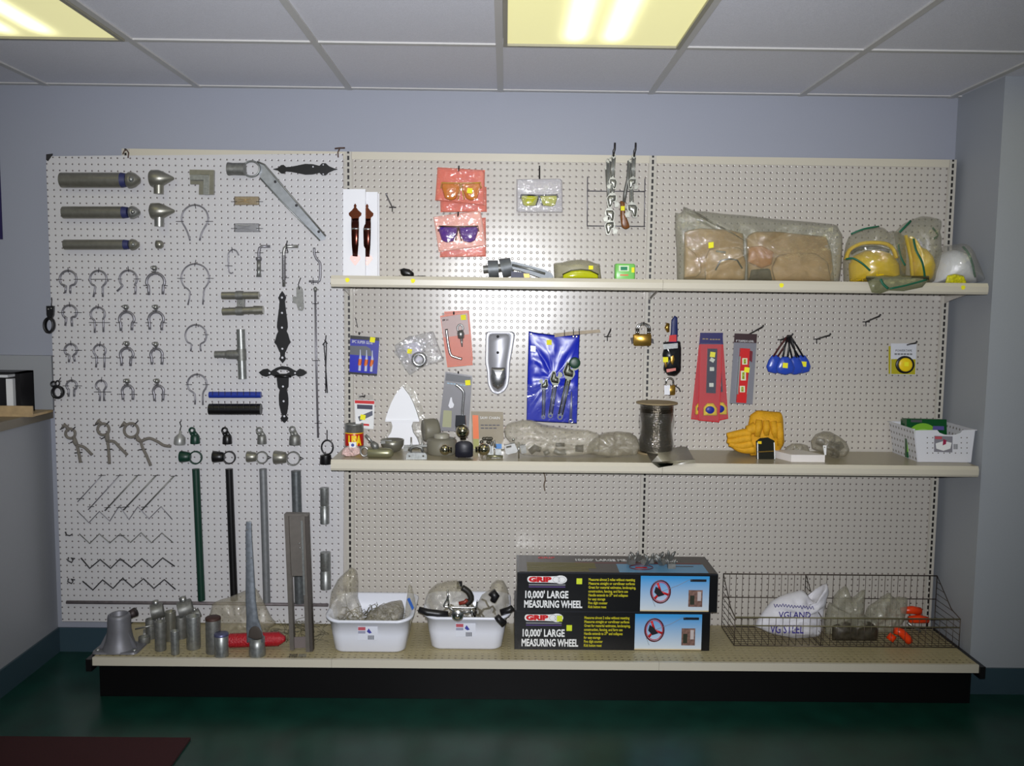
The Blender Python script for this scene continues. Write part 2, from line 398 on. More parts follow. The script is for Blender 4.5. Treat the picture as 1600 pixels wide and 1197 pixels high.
for k, (a, b) in enumerate(fixt):
    x0, x1 = LX[a]+.013, LX[a+1]-.013; y1, y0 = LY[b]-.013, LY[b+1]+.013
    t = Thing('ceiling_light', ['recessed fluorescent ceiling light in the top left corner of the picture', 'recessed fluorescent ceiling light above the middle of the shelving, two tubes glowing', 'added unseen ceiling light behind the viewer on the left, for ambient light', 'added unseen ceiling light behind the viewer in the middle, for ambient light', 'added unseen ceiling light at the far right of the room, for ambient light'][k], 'ceiling light', 'recessed ceiling lights')
    g = G(); 
    for A, B in (((x0, y0), (x0+.014, y1)), ((x1-.014, y0), (x1, y1)), ((x0+.014, y0), (x1-.014, y0+.014)), ((x0+.014, y1-.014), (x1-.014, y1))): g.box((A[0], A[1], ZC-.012), (B[0], B[1], ZC+.02))
    g.box((x0, y0, ZC+.02), (x1, y1, ZC+.08)); t.add('frame', g, mat('fixture_frame', (150, 146, 128), .4))
    g = G(); g.box((x0+.014, y0+.014, ZC-.004), (x1-.014, y1-.014, ZC)); t.add('diffuser', g, DM)
    t.done()

# ================================================================== gondola shelving
PEG = pattern_mat('beige_perforated_steel', (189, 183, 174), (112, 102, 98), .24, 'holes', .135, oz=.2, bstr=.5)
UPM = pattern_mat('slotted_upright', (186, 181, 170), (28, 24, 24), .35, 'slots')
DECKM = pattern_mat('deck_enamel', (172, 160, 124), (110, 98, 74), .4, 'holes', .15, ax=('X', 'Y'), zmax=-.15)
ZT = 2.102
UX = [P(197, 240, 0).x, P(546, 560, 0).x, P(1013.5, 500, 0).x, P(1471, 560, 0).x]
t = Thing('gondola_shelving', 'long beige perforated steel gondola shelving unit with black base along the back wall', 'shelving unit')
for i in range(3):
    g = G(); g.box((UX[i]+.017, 0, .14), (UX[i+1]-.017, .02, ZT-.03)); t.add('back_panel', g, PEG)
    g = G(); g.box((UX[i]+.014, -.004, ZT-.03), (UX[i+1]-.014, .024, ZT)); t.add('top_rail', g, CREAM)
for x in UX:
    g = G(); g.box((x-.0135, -.006, 0.02), (x+.0135, .045, ZT)); t.add('upright', g, UPM)
    g = G(); 
    for s_ in (-1, 1): g.box((x+s_*.0135, -.002, .14), (x+s_*.0165, .02, ZT)); 
    t.add('joint_strip', g, BEIGE)
dx = [P(144, 1030, DF).x, P(518, 1034, DF).x, P(1030, 1038, DF).x, P(1530, 1042, DF).x]
for i in range(3):
    g = G(); g.box((dx[i]+.0005, -.008, ZD-.02), (dx[i+1]-.0005, DF+.012, ZD)); t.add('deck', g, DECKM)
    g = G(); g.prismw([[Vector((dx[i]+.0005, DF+.012, ZD+.001)), Vector((dx[i]+.0005, DF+.012, ZD-.03)), Vector((dx[i+1]-.0005, DF+.012, ZD-.03)), Vector((dx[i+1]-.0005, DF+.012, ZD+.001))]], -.012)
    t.add('price_channel', g, CREAM)
    g = G(); g.box((dx[i]+.012+(0 if i else 0), DF+.04, 0.0004), (dx[i+1]-(.012 if i == 2 else 0)-(.0 if i == 2 else -.012), DF+.03, ZD-.03)); t.add('kick_plate', g, mat('black_kick_plate', (7, 6, 7), .5, spec=.2))
for x, s in ((dx[0], -1), (dx[3], 1)):
    g = G(); g.box((x+s*.001, 0, ZD-.05), (x+s*.022, DF-.006, ZD-.004)); t.add('end_bracket', g, BLACK)
t.done()
# four lift-off shelves
def shelf(x0, x1, z, label, stickers=(), brk=()):
    t = Thing('metal_shelf', label, 'shelf', 'beige metal shelves')
    g = G(); g.box((x0, -.010, z-.004), (x1, SF+.012, z)); t.add('deck', g, DECKM2)
    h = .042; prof = [(SF+.012, z), (SF+.003, z+.001), (SF, z-.004), (SF-.004, z-.012), (SF-.004, z-h+.01), (SF, z-h+.002), (SF+.012, z-h)]
    g = G(); g.loft([[Vector((x, y, zz)) for y, zz in prof] for x in (x0, x1)], smooth=False); ch = t.add('price_channel', g, CREAM)
    for u in stickers:
        a = P(u, 500, SF-.0045); g = G(); n = 9
        g.prismw([[Vector((a.x+math.cos(2*PI*k/n)*.0085*(1+.25*math.sin(k*2.3)), SF-.0046, z-.016+math.sin(2*PI*k/n)*.0085)) for k in range(n)]], .0004); t.subp(ch, 'price_sticker', g, YSTICK)
    g = G(); g.box((x0+.02, -.03, z-.014), (x1-.02, -.045, z-.004)); g.box((x0+.02, -.16, z-.012), (x1-.02, -.175, z-.004)); t.add('stiffener', g, BEIGE)
    for x in brk:
        g = G(); pts = [(-.008, z-.004), (-.29, z-.004), (-.29, z-.02), (-.06, z-.062), (-.008, z-.075)]
        g.loft([[Vector((x+dx_, y, zz)) for y, zz in pts] for dx_ in (-.0015, .0015)], smooth=False)
        t.add('bracket', g, BEIGE)
    return t.done()
DECKM2 = mat('shelf_deck_enamel', (165, 155, 130), .3, noise_amt=.04, nscale=60)
xa, xb, xc = P(517, 428, SF).x, P(1036, 435, SF).x, P(1544, 446, SF).x
shelf(xa, xb-.0005, ZU, 'upper beige steel shelf, left half, under the hanging safety glasses', (543, 645), (UX[1]+.004, UX[2]-.004))
shelf(xb+.0005, xc, ZU, 'upper beige steel shelf, right half, carrying the bagged tool belts', (1219, 1502), (UX[2]+.004, UX[3]-.004))
xa, xb, xc = P(517, 720, SF).x, P(1035, 727, SF).x, P(1529, 732, SF).x
shelf(xa, xb-.0005, ZM, 'lower beige steel shelf, left half, crowded with metal fittings', (), (UX[1]+.004, UX[2]-.004))
shelf(xb+.0005, xc, ZM, 'lower beige steel shelf, right half, carrying the yellow gloves', (), (UX[2]+.004, UX[3]-.004))
# ================================================================== white pegboard
t = Thing('pegboard', 'white perforated hardboard panel covered with fence hardware samples', 'pegboard')
WPEG = pattern_mat('white_pegboard', (197, 195, 196), (106, 98, 98), .32, 'holes', .125, oz=.4, bstr=.4)
g = G()
r = [(80, 244), (536, 241), (539, 600), (521, 974), (99, 975), (74, 258), (75, 249)]
g.prism([(79, 244), (536, 240), (538, 600), (536, 975), (97, 971), (84, 600), (72, 256), (73, 248)], YB, .006); t.add('panel', g, WPEG)
g = G(); g.prism([(72, 241), (82, 240), (80, 245), (75, 252), (72, 250)], YB-.001, .004); t.add('corner_clip', g, DWIRE)
t.done()
for (u, lab) in ((197, 'small bent wire hook holding the top left of the white pegboard'), (531, 'small bent wire hook holding the top right corner of the white pegboard')):
    g = G(); y = YB
    if u < 300: g.pt([(u-5, 241, YB-.004), (u-3, 236, YB-.004), (u+1, 234, YB), (u+4, 239, YB-.006), (u+3, 247, YB-.006)], 1.0, y)
    else: g.pt([(u-8, 232, YB-.004), (u, 231, YB-.004), (u+8, 231, YB-.004)], 1, y); g.pt([(u, 231, YB-.004), (u-3, 238, YB-.003), (u-2.5, 246, YB-.003)], 1.0, y)
    solo('wire_hook', g, mat('rusty_wire', (92, 70, 62), .6, .3), lab, 'hook', 'wire hooks on top of the pegboard')
# ================================================================== samples wired to the white pegboard
ROW = ['top row', 'second row', 'third row', 'bottom row']; CL = ['first column', 'second column', 'third column', 'fourth column']
def ties(t, segs, r=.55, mt=None):
    for (u0, v0, u1, v1) in segs:
        g = G(); g.pt([(u0, v0), ((u0+u1)/2, (v0+v1)/2, YB-.012), (u1, v1)], r, YB-.004, 5); t.add('wire_tie', g, mt or DWIRE)
def arc(u, v, r, a0, a1, n=14, ry=None):
    return [(u+r*math.cos(math.radians(a0+(a1-a0)*k/n)), v-(ry or r)*math.sin(math.radians(a0+(a1-a0)*k/n))) for k in range(n+1)]
def omega(u, v, r, neckL, footL, neckR, footR, rad, label, seg, group='wire ring hooks on the white pegboard', name='wire_ring_hook', cat='hook'):
    t = Thing(name, label, cat, group)
    path = [footL, neckL]+arc(u, v, r, 222, -42, 16)+[neckR, footR]
    g = G(); g.pt(smooth([Vector(p) for p in path], 2), rad, YB-rad*K(YB)-.0006); t.add('ring', g, WIRE)
    ties(t, seg); t.done()
sz = lambda i: ['largest', 'large', 'medium', 'smallest'][i]
c1 = [(106.5, 436, 13, (103, 447), (101.7, 458), (110, 447), (110, 458)), (108.7, 488, 11, (103.5, 496), (102, 509), (112, 496), (112.7, 510)),
      (110.7, 547, 9.5, (108, 555), (107.7, 566), (115, 555), (117, 565)), (112, 602.5, 8, (107.5, 609), (107, 619.6), (116, 609), (116, 619.6))]
for i, a in enumerate(c1):
    u, v, r = a[:3]
    omega(u, v, r, a[3], a[4], a[5], a[6], 1.7, '%s grey wire ring hook with short legs, first column, %s of the sample grid' % (sz(i), ROW[i]), [(u-.5, v-r-5, u+.5, v-r+3), (u-r-6, v+.5, u-r+4, v+.5), (u+r-4, v+.5, u+r+8, v+.5)])
c2 = [(153.6, 436, 13, (149, 448), (146, 464), (160.7, 448), (160.7, 464)), (152.8, 491, 11, (148, 502), (148, 520), (161.5, 500), (161.7, 519)),
      (155.6, 548, 9.3, (151, 560), (150, 574), (163.5, 556), (163, 574.5)), (158, 602.5, 8, (156, 611), (156, 626.6), (162.5, 611), (162.7, 626.6))]
for i, a in enumerate(c2):
    u, v, r = a[:3]; vt = v+(.5 if i == 0 else r+2)
    omega(u, v, r, a[3], a[4], a[5], a[6], 1.6, '%s grey wire ring hook with long legs, second column, %s of the sample grid' % (sz(i), ROW[i]), [(u+1, v-r-5, u, v-r+3), (u-r-3, vt, u+r+8, vt)])
omega(200.4, 436, 13.5, (191, 447), (183, 455), (212, 447), (211.4, 460), 1.6, 'open grey wire hook with splayed left leg, top of the third column', [(200, 416, 201, 425), (184, 436, 191, 436), (209, 436, 220, 436)])
def clamp(ub, vb, u, v, r, fl, fr, label):
    t = Thing('tension_clamp', label, 'clamp', 'bolted clamps on the white pegboard')
    g = G(); path = [fl, (fl[0]-.5, v+6)]+arc(u, v, r, 195, -15, 12)+[(fr[0]+.5, v+6), fr]
    g.pt(smooth([Vector(p) for p in path], 2), 2.2, YB-.0065, flat=.9); t.add('band', g, WIRE)
    g = G(); a = P(ub, vb, YB-.008); g.tube([a+Vector((0, .004, 0)), a-Vector((0, .004, 0))], 4.5*K(YB), 6); g.sph(a-Vector((0, .004, 0)), 3.2*K(YB), 10); g.sph(P(ub-4, vb-1, YB-.008), 2.6*K(YB), 8); t.add('carriage_bolt', g, SATIN)
    g = G(); g.pt([(ub, vb, YB-.008), ((ub+u)/2, v-r, YB-.0065)], 1.8, YB); t.add('bolt_shank', g, WIRE)
    ties(t, [(ub-5, vb+5.5, ub+6, vb+6.5), (u-r-5, v+5, u-r+5, v+5.5), (u+r-4, v+5, u+r+5, v+5.5)], .6); t.done()
for (a, l) in (((241.5, 419, 243, 441, 14, (232.5, 461), (254.5, 460)), 'largest grey bolted clamp, top of the fourth column'),
    ((197, 480, 198, 499, 11.5, (189, 517), (206, 516)), 'grey bolted clamp, second row of the third column, right foot shiny'),
    ((243.5, 480, 244, 499, 11.5, (234, 515), (252.5, 516)), 'grey bolted clamp, second row of the fourth column'),
    ((198.4, 537, 198, 554, 10, (190, 571.5), (204, 572)), 'grey bolted clamp, third row of the third column'),
    ((243.5, 538, 244.5, 554, 9, (237.5, 569.5), (253, 569.5)), 'grey bolted clamp, third row of the fourth column'),
    ((198.8, 595.5, 199.4, 611, 8.5, (192.3, 624.6), (207.4, 624.6)), 'smallest bolted clamp, bottom of the third column'),
    ((245.5, 595.5, 247.5, 611, 8, (241.5, 626.6), (254.5, 625.6)), 'smallest bolted clamp, bottom of the fourth column')): clamp(*a, l)
for a in ((304.5, 341, 20.7, (294, 365.6), (297, 376), (315, 364), (312, 376), 1.3, 'large round wire ring hook below the ribbed elbow, short curled legs', [(304, 318, 306, 326), (275, 346, 287, 346), (321, 346, 333, 346)]),
    (305, 434, 21.8, (297, 456), (293.5, 476.6), (318.5, 455), (317, 476), 1.2, 'largest wire ring hook with long legs, second from the top of its column', [(306, 406, 304, 416), (277, 435, 289, 435), (322, 435, 334, 435)]),
    (306, 524, 16.5, (299, 538), (298, 549), (313, 538), (314, 549), 1.3, 'medium wire ring hook between the largest one and the lowest one', [(307, 505, 306, 512), (317, 523, 326, 523)]),
    (308, 600, 15, (304.5, 616), (304.6, 632), (317, 616), (317, 633), 1.4, 'wire ring hook left of the blue and black rods', [(308, 583, 308, 590), (290, 601, 300, 601), (317, 601, 327, 601)])):
    omega(*a[:8], a[8], a[9], group='large wire ring hooks')
# pipes with caps
def hpipe(u0, u1, v, r, ub, label, cap, clabel):
    y = YB-r*K(YB)-.001
    t = Thing('pipe_sample', label, 'pipe', 'short horizontal pipe samples')
    g = G(); g.cyl(P(u0, v, y), P(u1, v, y), r*K(y), seg=20); t.add('tube', g, PIPE)
    g = G(); g.cyl(P(u1, v, y), P(u1+8, v, y), r*K(y)*1.01, r*K(y)*.88, seg=20); t.add('end_band', g, mat('blue_band', (44, 48, 92), .5), 'dark blue band at the right end'); t.done()
    u, rr, m_ = cap; k = K(y); a = P(u-rr*.7, v, YB-rr*k-.001)
    t = Thing('domed_stopper', clabel, 'stopper', 'domed steel stoppers')
    g = G(); g.lathe([(rr*k*.9, 0), (rr*k, .004), (rr*k, rr*.5*k), (rr*k*.82, rr*1.0*k), (rr*k*.4, rr*1.5*k), (0, rr*1.6*k)], a, (1, 0, 0), 8); t.add('dome', g, m_)
    g = G(); g.sph(a+Vector((rr*.75*k, -rr*k*.75, 0)), rr*k*.34, 10); t.add('rivet', g, CHROME if m_ is SATIN else GALV); t.done()
hpipe(96, 190, 281.5, 11.5, 190, 'thickest horizontal steel pipe sample with blue banded end, at the top left of the pegboard', (208, 12.5, PIPE), 'largest domed steel cap beside the thickest pipe sample')
hpipe(99, 192, 332, 9.3, 192, 'middle of the three horizontal steel pipe samples, blue banded end', (210, 10, SATIN), 'domed cap with a bright rivet beside the middle pipe sample')
hpipe(101, 194, 382.3, 7.8, 194, 'thinnest of the three horizontal steel pipe samples, blue banded end', (210, 8.8, PIPE), 'smaller domed cap beside the thinnest pipe sample')
y = YB-.014; k = K(y)
g = G(); g.lathe([(4*k, 0), (6.5*k, .003), (6.5*k, 8*k), (4*k, 11*k), (0, 12*k)], P(243.5, 382, y), (1, 0, 0), 14); solo('end_plug', g, PIPE, 'tiny round steel plug alone to the right of the thinnest pipe sample', 'plug')
def cone_fit(u, v, r, hole, label, m_):
    t = Thing('cone_fitting', label, 'pipe fitting', 'cone shaped fittings'); y = YB-r*K(YB)-.001; k = K(y)
    g = G(); g.lathe([(r*k*.9, -10*k), (r*k, -8*k), (r*k, 3*k), (r*.82*k, 9*k), (2*k, 25*k), (0, 26*k)], P(u, v, y), (1, 0, .02), 20)
    t.add('cone', g, m_)
    g = G(); g.cyl(P(u+2, v+r*.6, y), P(u+2, v+24, y), 7.5*k, 7.2*k, 16); t.add('socket', g, SATIN if hole else m_)
    if hole:
        g = G(); g.lathe([(5.5*k, 0), (7*k, 0), (7*k, 8*k), (5.5*k, 8*k), (5.5*k, 0)], P(u-8, v-1, y-r*k*.9), (0, 1, 0), 16, False); t.add('eye', g, m_)
        g = G(); g.cyl(P(u-8, v-1, y-r*k*.75), P(u-8, v-1, y-r*k*.6), 5.5*k, seg=16); t.add('eye_inside', g, PAPER)
    t.done()
cone_fit(246, 279, 13, False, 'dull steel cone shaped fitting with a lower socket, right of the thickest pipe sample', PIPE)
cone_fit(247, 330, 12.5, True, 'steel cone shaped fitting with a round eye and shiny lower socket', PIPE)
# ribbed elbow
t = Thing('elbow_trim', 'ribbed steel corner elbow right of the cone fittings', 'elbow')
for i, (w0, w1, yy) in enumerate(((265, 273, .016), (273, 281, .022), (281, 288, .012))):
    d0 = w0-265; d1 = w1-265; g = G()
    g.prism([(296+.6*i, w0), (334-d0, w0+.6), (333.5-d0, 304), (333.5-d1, 304), (334-d1, w1), (296+.6*i, w1)], YB-yy, yy-.0005)
    t.add('channel_rib', g, [PIPE, GALV, PIPE][i])
t.done()
# barb arm
t = Thing('barb_arm', 'long slanted galvanised arm with an open ring and a tubular socket at its upper end', 'bracket')
y = YB-.0285; k = K(y)
g = G(); g.lathe([(9.8*k, 0), (10*k, 2*k), (9.2*k, 8*k), (9.6*k, 26*k)], P(356, 264, y), (1, 0, 0), 20); t.add('socket', g, GALVD)
g = G(); g.pt([(393+13*math.cos(a), 264+12*math.sin(a)) for a in [2*PI*i/24 for i in range(24)]], 1.7, YB-.0115, 8, True, 2.2); t.add('ring', g, GALV)
g = G(); g.prism([(404, 253), (412, 257), (509, 369), (508, 374), (500, 376), (407, 279), (405, 272)], YB-.006, .005); t.add('web', g, mat('bright_galvanised', (176, 180, 186), .32, .7, noise_amt=.12, nscale=50))
g = G(); g.pt([(402, 252.5), (413, 257), (509, 369)], 1.5, YB-.011, 6); t.add('flange', g, GALVD)
g = G(); g.pt([(406, 278), (440, 315), (500, 376)], 1.3, YB-.011, 6); t.add('flange', g, GALV)
for q in ((430, 284), (463, 321), (498, 362)):
    g = G(); g.sph(P(q[0], q[1], YB-.008), 2.2*k, 8, (1, .5, 1)); t.add('rivet', g, DWIRE)
t.done()
# black strap hinges
def hinge(u0, v0, u1, v1, prof, holes, label, extra=None, hm=None):
    t = Thing('strap_hinge', label, 'hinge', 'black ornamental strap hinges')
    hl = [circ(u, v, r, 8) for u, v, r in holes]
    g = G(); g.prism(sym(u0, v0, u1, v1, prof), YB-.006, .004, hl); t.add('strap', g, BLACK)
    for u, v, r in holes:
        g = G(); g.lathe([(r*K(YB)*.95, 0), (r*K(YB)*.5, .003), (0, .0035)], P(u, v, YB-.002), (0, -1, 0), 8); t.add('screw', g, WHITE)
    if extra: extra(t)
    return t.done()
hinge(427, 264.5, 527, 264.5, [(0, .5), (.07, 2), (.12, 6.5), (.16, 7), (.2, 3.5), (.3, 4.5), (.5, 8.5), (.62, 8), (.72, 5.5), (.76, 9.5), (.82, 9.5), (.87, 5), (.95, 1.5), (1, .5)], [(505, 257.5, 1.3), (505, 272, 1.3), (489, 260.5, 1.4)], 'black spear shaped strap hinge lying level at the top right of the pegboard')
hinge(440.8, 455, 441.5, 567.5, [(0, .3), (.04, 3.5), (.09, 6.2), (.14, 4.3), (.22, 5), (.44, 8.2), (.5, 8.5), (.56, 6.6), (.6, 9), (.67, 11), (.71, 13), (.75, 9.5), (.86, 4), (.9, 3.4), (.94, 5.6), (.97, 3), (1, .3)], [(440.5, 465, 1.8), (440.5, 489, 1.8), (440.5, 512, 1.8), (441, 545, 1.8), (441, 559, 2)], 'upright black strap hinge with white screw heads, above the T-shaped hinge')
def bar(t):
    g = G(); g.prism([(404, 582), (411, 577), (418, 576), (423, 580), (431, 575), (440, 572), (450, 573), (459, 578), (463, 580), (468, 576), (475, 578), (480, 583), (474, 587), (467, 589), (462, 586), (452, 590), (432, 590), (424, 586), (416, 589), (409, 587)], YB-.010, .0036, [[(432, 580), (437, 577.5), (448, 578), (453, 581), (447, 584), (437, 584)]]); t.add('cross_plate', g, BLACK)
    g = G(); g.pt([(430, 588), (455, 588)], 2.2, YB-.012, 8); t.add('pin_barrel', g, BLACK)
    for q in ((421, 583), (461, 583)):
        g = G(); g.sph(P(q[0], q[1], YB-.0105), 1.5*K(YB), 8); t.add('screw', g, WHITE)
hinge(441.5, 586, 444.5, 661, [(0, 9.5), (.1, 9.3), (.25, 8.5), (.31, 5.5), (.4, 7), (.5, 7.5), (.62, 7.2), (.78, 5), (.84, 3.2), (.9, 6.2), (.94, 5), (1, .3)], [(442, 604, 1.8), (443, 627, 1.8), (444, 650.5, 1.8)], 'black T-shaped gate hinge right of the blue and black rods', bar)
# pin bags
for (v, m_, l) in ((313.5, mat('tan_film', (168, 150, 120), .2, alpha=.55, spec=.9), 'small clear packet with brass pins, below the barb arm socket'), (355.5, mat('grey_film', (165, 165, 168), .2, alpha=.55, spec=.9), 'small clear packet with steel pins, lower of the two packets')):
    t = Thing('pin_packet', l, 'packet', 'small pin packets'); g = G(); g.pillow([(366, v-6.5), (405, v-6.5), (405.5, v+7), (366, v+7)], YB-.003, .004, .2, v, rings=4, N=24, back=.1, c=(386, v)); t.add('film', g, m_)
    for i, (a, b) in enumerate((((372, v-3), (389, v-1)), ((372, v+3), (391, v-3)), ((376, v+1), (390, v+3)))):
        g = G(); g.pt([a, b], .9, YB-.0035, 6); t.add('pin', g, BRASS if v < 330 else DWIRE)
    ties(t, [(361, v+1.5, 371, v+1.5), (400, v+1.5, 411, v+1.5)], .5); t.done()
# J hooks and gate pins
t = Thing('wire_j_hook', 'thin curved wire hook below the pin packets', 'hook'); g = G(); g.pt(smooth([Vector(p) for p in [(364, 425.5), (361, 427), (357.5, 423), (356.5, 405), (357, 396), (361, 391), (366, 390), (370, 393), (373, 399)]], 3), 1.1, YB-.004); t.add('hook', g, WIRE); ties(t, [(362, 386, 363, 395), (352, 415, 363, 415.5)]); t.done()
def gpin(u, vt, vb, ur, label, thr, extra=True):
    t = Thing('gate_pin', label, 'gate pin', 'bent gate pins'); y = YB-.007; r = 3.0
    g = G(); g.pt([(u, vb), (u, vt+8), (u+1, vt+3), (u+4, vt), (ur, vt)], r*.75 if extra else 2.6, y, 10); t.add('bent_rod', g, SATIN if not extra else WIRE)
    if extra:
        g = G(); g.pt([(u, vt+17), (u, vt+22)], [5, 4.6], y, 6); t.add('nut', g, WIRE); g = G(); g.pt([(u, vb-12), (u, vb-8), (u, vb)], [4, 3, 4.4], y, 8); t.add('nut', g, GALV); g = G(); g.pt([(u, vt+22), (u, vb-10)], 3.2, y, 10); t.add('sleeve', g, GALVD)
    else:
        g = G(); n = 24
        for i in range(n): v = vt+14+i*(vb-vt-24)/n; g.pt([(u, v), (u, v+1.2)], [3.5, 2.7], y, 8)
        t.add('thread', g, WIRE); g = G(); g.pt([(u, vb-8), (u, vb+1)], [3, .4], y, 8); t.add('point', g, WIRE)
        g = G(); g.pt(smooth([Vector(p) for p in [(449, 376), (447.5, 385), (450, 394)]]), .9, YB-.018); t.add('wire_tie', g, TIE)
    ties(t, [(u-6, vt+10, u+7, vt+10), (u-4, vb-10 if extra else vb-14, u+8, vb-10 if extra else vb-14)]); t.done()
gpin(404.5, 385, 433, 422, 'shorter bent gate pin with nuts, left of the threaded one', False)
gpin(443.5, 385, 448, 466, 'longer threaded bent gate pin with a pointed end', True, False)
t = Thing('bent_rod', 'small steel rod bent like a crank right of the threaded gate pin', 'rod'); g = G(); g.pt(smooth([Vector(p) for p in [(491, 387), (491.5, 397), (495, 405), (500, 411), (500.5, 425), (500, 435), (497, 440), (483, 439.5)]], 3), 1.9, YB-.006); t.add('rod', g, WIRE); ties(t, [(489, 394.5, 499, 394.5), (489, 434, 489.5, 445)]); t.done()
t = Thing('latch_plate', 'small flat grey latch plate hung from a wire right of the upright hinge', 'latch'); g = G(); g.prism([(463, 450), (466, 447), (470, 448), (473, 452), (475, 482), (472, 486), (466, 485), (463, 475), (457.5, 473), (457, 464), (460, 463), (463, 464)], YB-.005, .003, [circ(468, 452, 1.5, 8), circ(469, 481, 1.5, 8)]); t.add('plate', g, GALVD); g = G(); g.pt([(468, 452), (466, 444), (470, 434)], .8, YB-.008); t.add('hanging_wire', g, DWIRE); t.done()
t = Thing('long_rod', 'long thin steel rod running down beside the strap hinges', 'rod'); g = G(); g.pt([(492.5, 448), (494, 560), (497, 684)], 1.7, YB-.0055); t.add('rod', g, WIRE); g = G(); g.pt([(492.5, 448), (492.6, 451), (492.8, 456)], [1.2, 3.2, 2], YB-.0075, 8); t.add('head', g, GALVD); ties(t, [(488, 474.5, 498, 474.5), (488, 563.5, 500, 563.5), (492, 661.5, 503, 661.5)]); t.done()
t = Thing('cable_tie', 'black twisted tie hanging near the right edge of the pegboard', 'tie'); g = G(); g.pt([(509.5, 524), (508.5, 533), (506, 537), (508, 560), (510, 590), (511.5, 614)], .9, YB-.004); g.pt([(507, 536), (509.5, 533), (510, 545), (509, 575), (509, 614)], .9, YB-.006); t.add('strap', g, TIE); g = G(); g.pt([(504, 539), (508, 534), (512, 537)], .8, YB-.005); t.add('knot', g, TIE); t.done()
# double pipe and tee
t = Thing('double_pipe_joint', 'two short parallel pipes joined by a clamp plate', 'pipe fitting'); y = YB-.017; k = K(y)
g = G(); g.cyl(P(347, 462, y), P(405, 461.5, y), 6*k, seg=18); t.add('pipe', g, PIPE)
g = G(); g.cyl(P(348, 487, y), P(408, 484.5, y), 6*k, seg=18); t.add('pipe', g, PIPE)
g = G(); g.cyl(P(397, 485, y), P(411.5, 484.5, y), 7.2*k, 6.5*k, seg=18); t.add('collar', g, PIPE)
g = G(); g.prism([(370, 464), (382, 464), (382, 484), (370, 484)], y-.004, .01); t.add('link_plate', g, GALVD)
for v in (461.5, 486): g = G(); g.cyl(P(369, v, y), P(380, v, y), 7*k, seg=18); t.add('clamp_band', g, GALVD)
g = G(); g.sph(P(376, 474, y-.005), 1.8*k, 8); t.add('rivet', g, SATIN); t.done()
t = Thing('pipe_tee', 'large steel pipe tee turned on its side', 'pipe fitting'); y = YB-.02; k = K(y)
g = G(); g.cyl(P(376, 514.5, y), P(379, 592, y), 6.6*k, seg=20); t.add('upright_tube', g, GALV)
g = G(); g.cyl(P(336, 554, y), P(374, 553.5, y), 5.6*k, seg=18); t.add('side_tube', g, GALVD)
g = G(); g.lathe([(6.2*k, 0), (7.2*k, 4*k), (7.2*k, 24*k)], P(353, 554, y), (1, 0, 0), 18); g.cyl(P(377, 545, y), P(377.6, 563, y), 7.6*k, seg=18); t.add('coupling', g, GALVD); t.done()
# blue and black rods
for (v, r, m_, l, n) in ((617, 5, mat('blue_rod', (32, 52, 140), .35), 'short blue rod held level above the black one', 'blue'), (639.5, 8.8, BLACK, 'short thick black tube held level under the blue rod', 'black')):
    t = Thing('coated_rod', l, 'rod', 'short coated rods'); y = YB-r*K(YB)-.001
    g = G(); g.cyl(P(327, v, y), P(408, v, y), r*K(y), seg=16); t.add('rod', g, m_)
    g = G(); y2 = y-r*K(y)
    for i in range(8): u = 332+i*9.7; g.pt([(u, v-r*1.15, YB-.001), (u, v-r*.75, y-r*K(y)*.9), (u, v+1, y2-.0008)], .5, YB, 5)
    t.add('wire_tie', g, DWIRE); t.done()
# knotted tie-downs
def knot(b, ring, r, dn, A, B, label):
    t = Thing('rope_tie', label, 'tie', 'grey cable tie-downs with rings'); y = YB-.008; CB = mat('grey_cable', (126, 120, 112), .6, .2, noise_amt=.25, nscale=400, bump=.5, bscale=900)
    g = G(); g.pt(circ(ring[0], ring[1], r, 18), 2.3, y, 8, True); t.add('ring', g, CB)
    g = G(); g.pt([(b[0]-4, b[1]+3), (b[0], b[1]-2), (b[0]+4, b[1]+2), (ring[0]-r*.5, ring[1]-r*.9)], [2, 3.4, 3, 2.5], y); t.add('knot', g, CB)
    g = G(); g.pt([(ring[0]+r*.7, ring[1]+r*.6), ((ring[0]+r*.6+dn[0])/2, (ring[1]+r+dn[1])/2), dn], [2.4, 4, 3], y-.002); t.add('twist', g, CB)
    for L in (A, B): g = G(); g.pt(smooth([Vector(dn)]+[Vector(p) for p in L], 4), 2.5, y, 8); t.add('cable_end', g, CB)
    ties(t, [(b[0]-7, b[1]+5, b[0]-1, b[1]+2), (ring[0]+r*.2, ring[1]-r*.5, ring[0]+r, ring[1]-r*1.4), (dn[0]-10, dn[1]-4, dn[0]-4, dn[1]-7), (A[0][0]-6, A[0][1]+3, A[0][0]+6, A[0][1]+2)], 1.0, TIE); t.done()
knot((101, 666), (110, 677.6), 7.5, (120, 696), [(122.6, 705), (125.8, 723)], [(126, 697), (133, 700), (144, 711)], 'smallest grey cable tie-down, first of three in a row')
knot((154, 660), (161.5, 671), 9, (168, 690), [(169.5, 700), (171, 725)], [(178, 690), (187, 699), (199, 711)], 'middle grey cable tie-down of the row of three')
knot((194, 663), (205, 672.5), 11, (220, 690), [(223, 700), (229, 712), (235.5, 728)], [(233, 685), (246, 690), (256, 696), (267, 697.5)], 'largest grey cable tie-down with its right end stretched out')
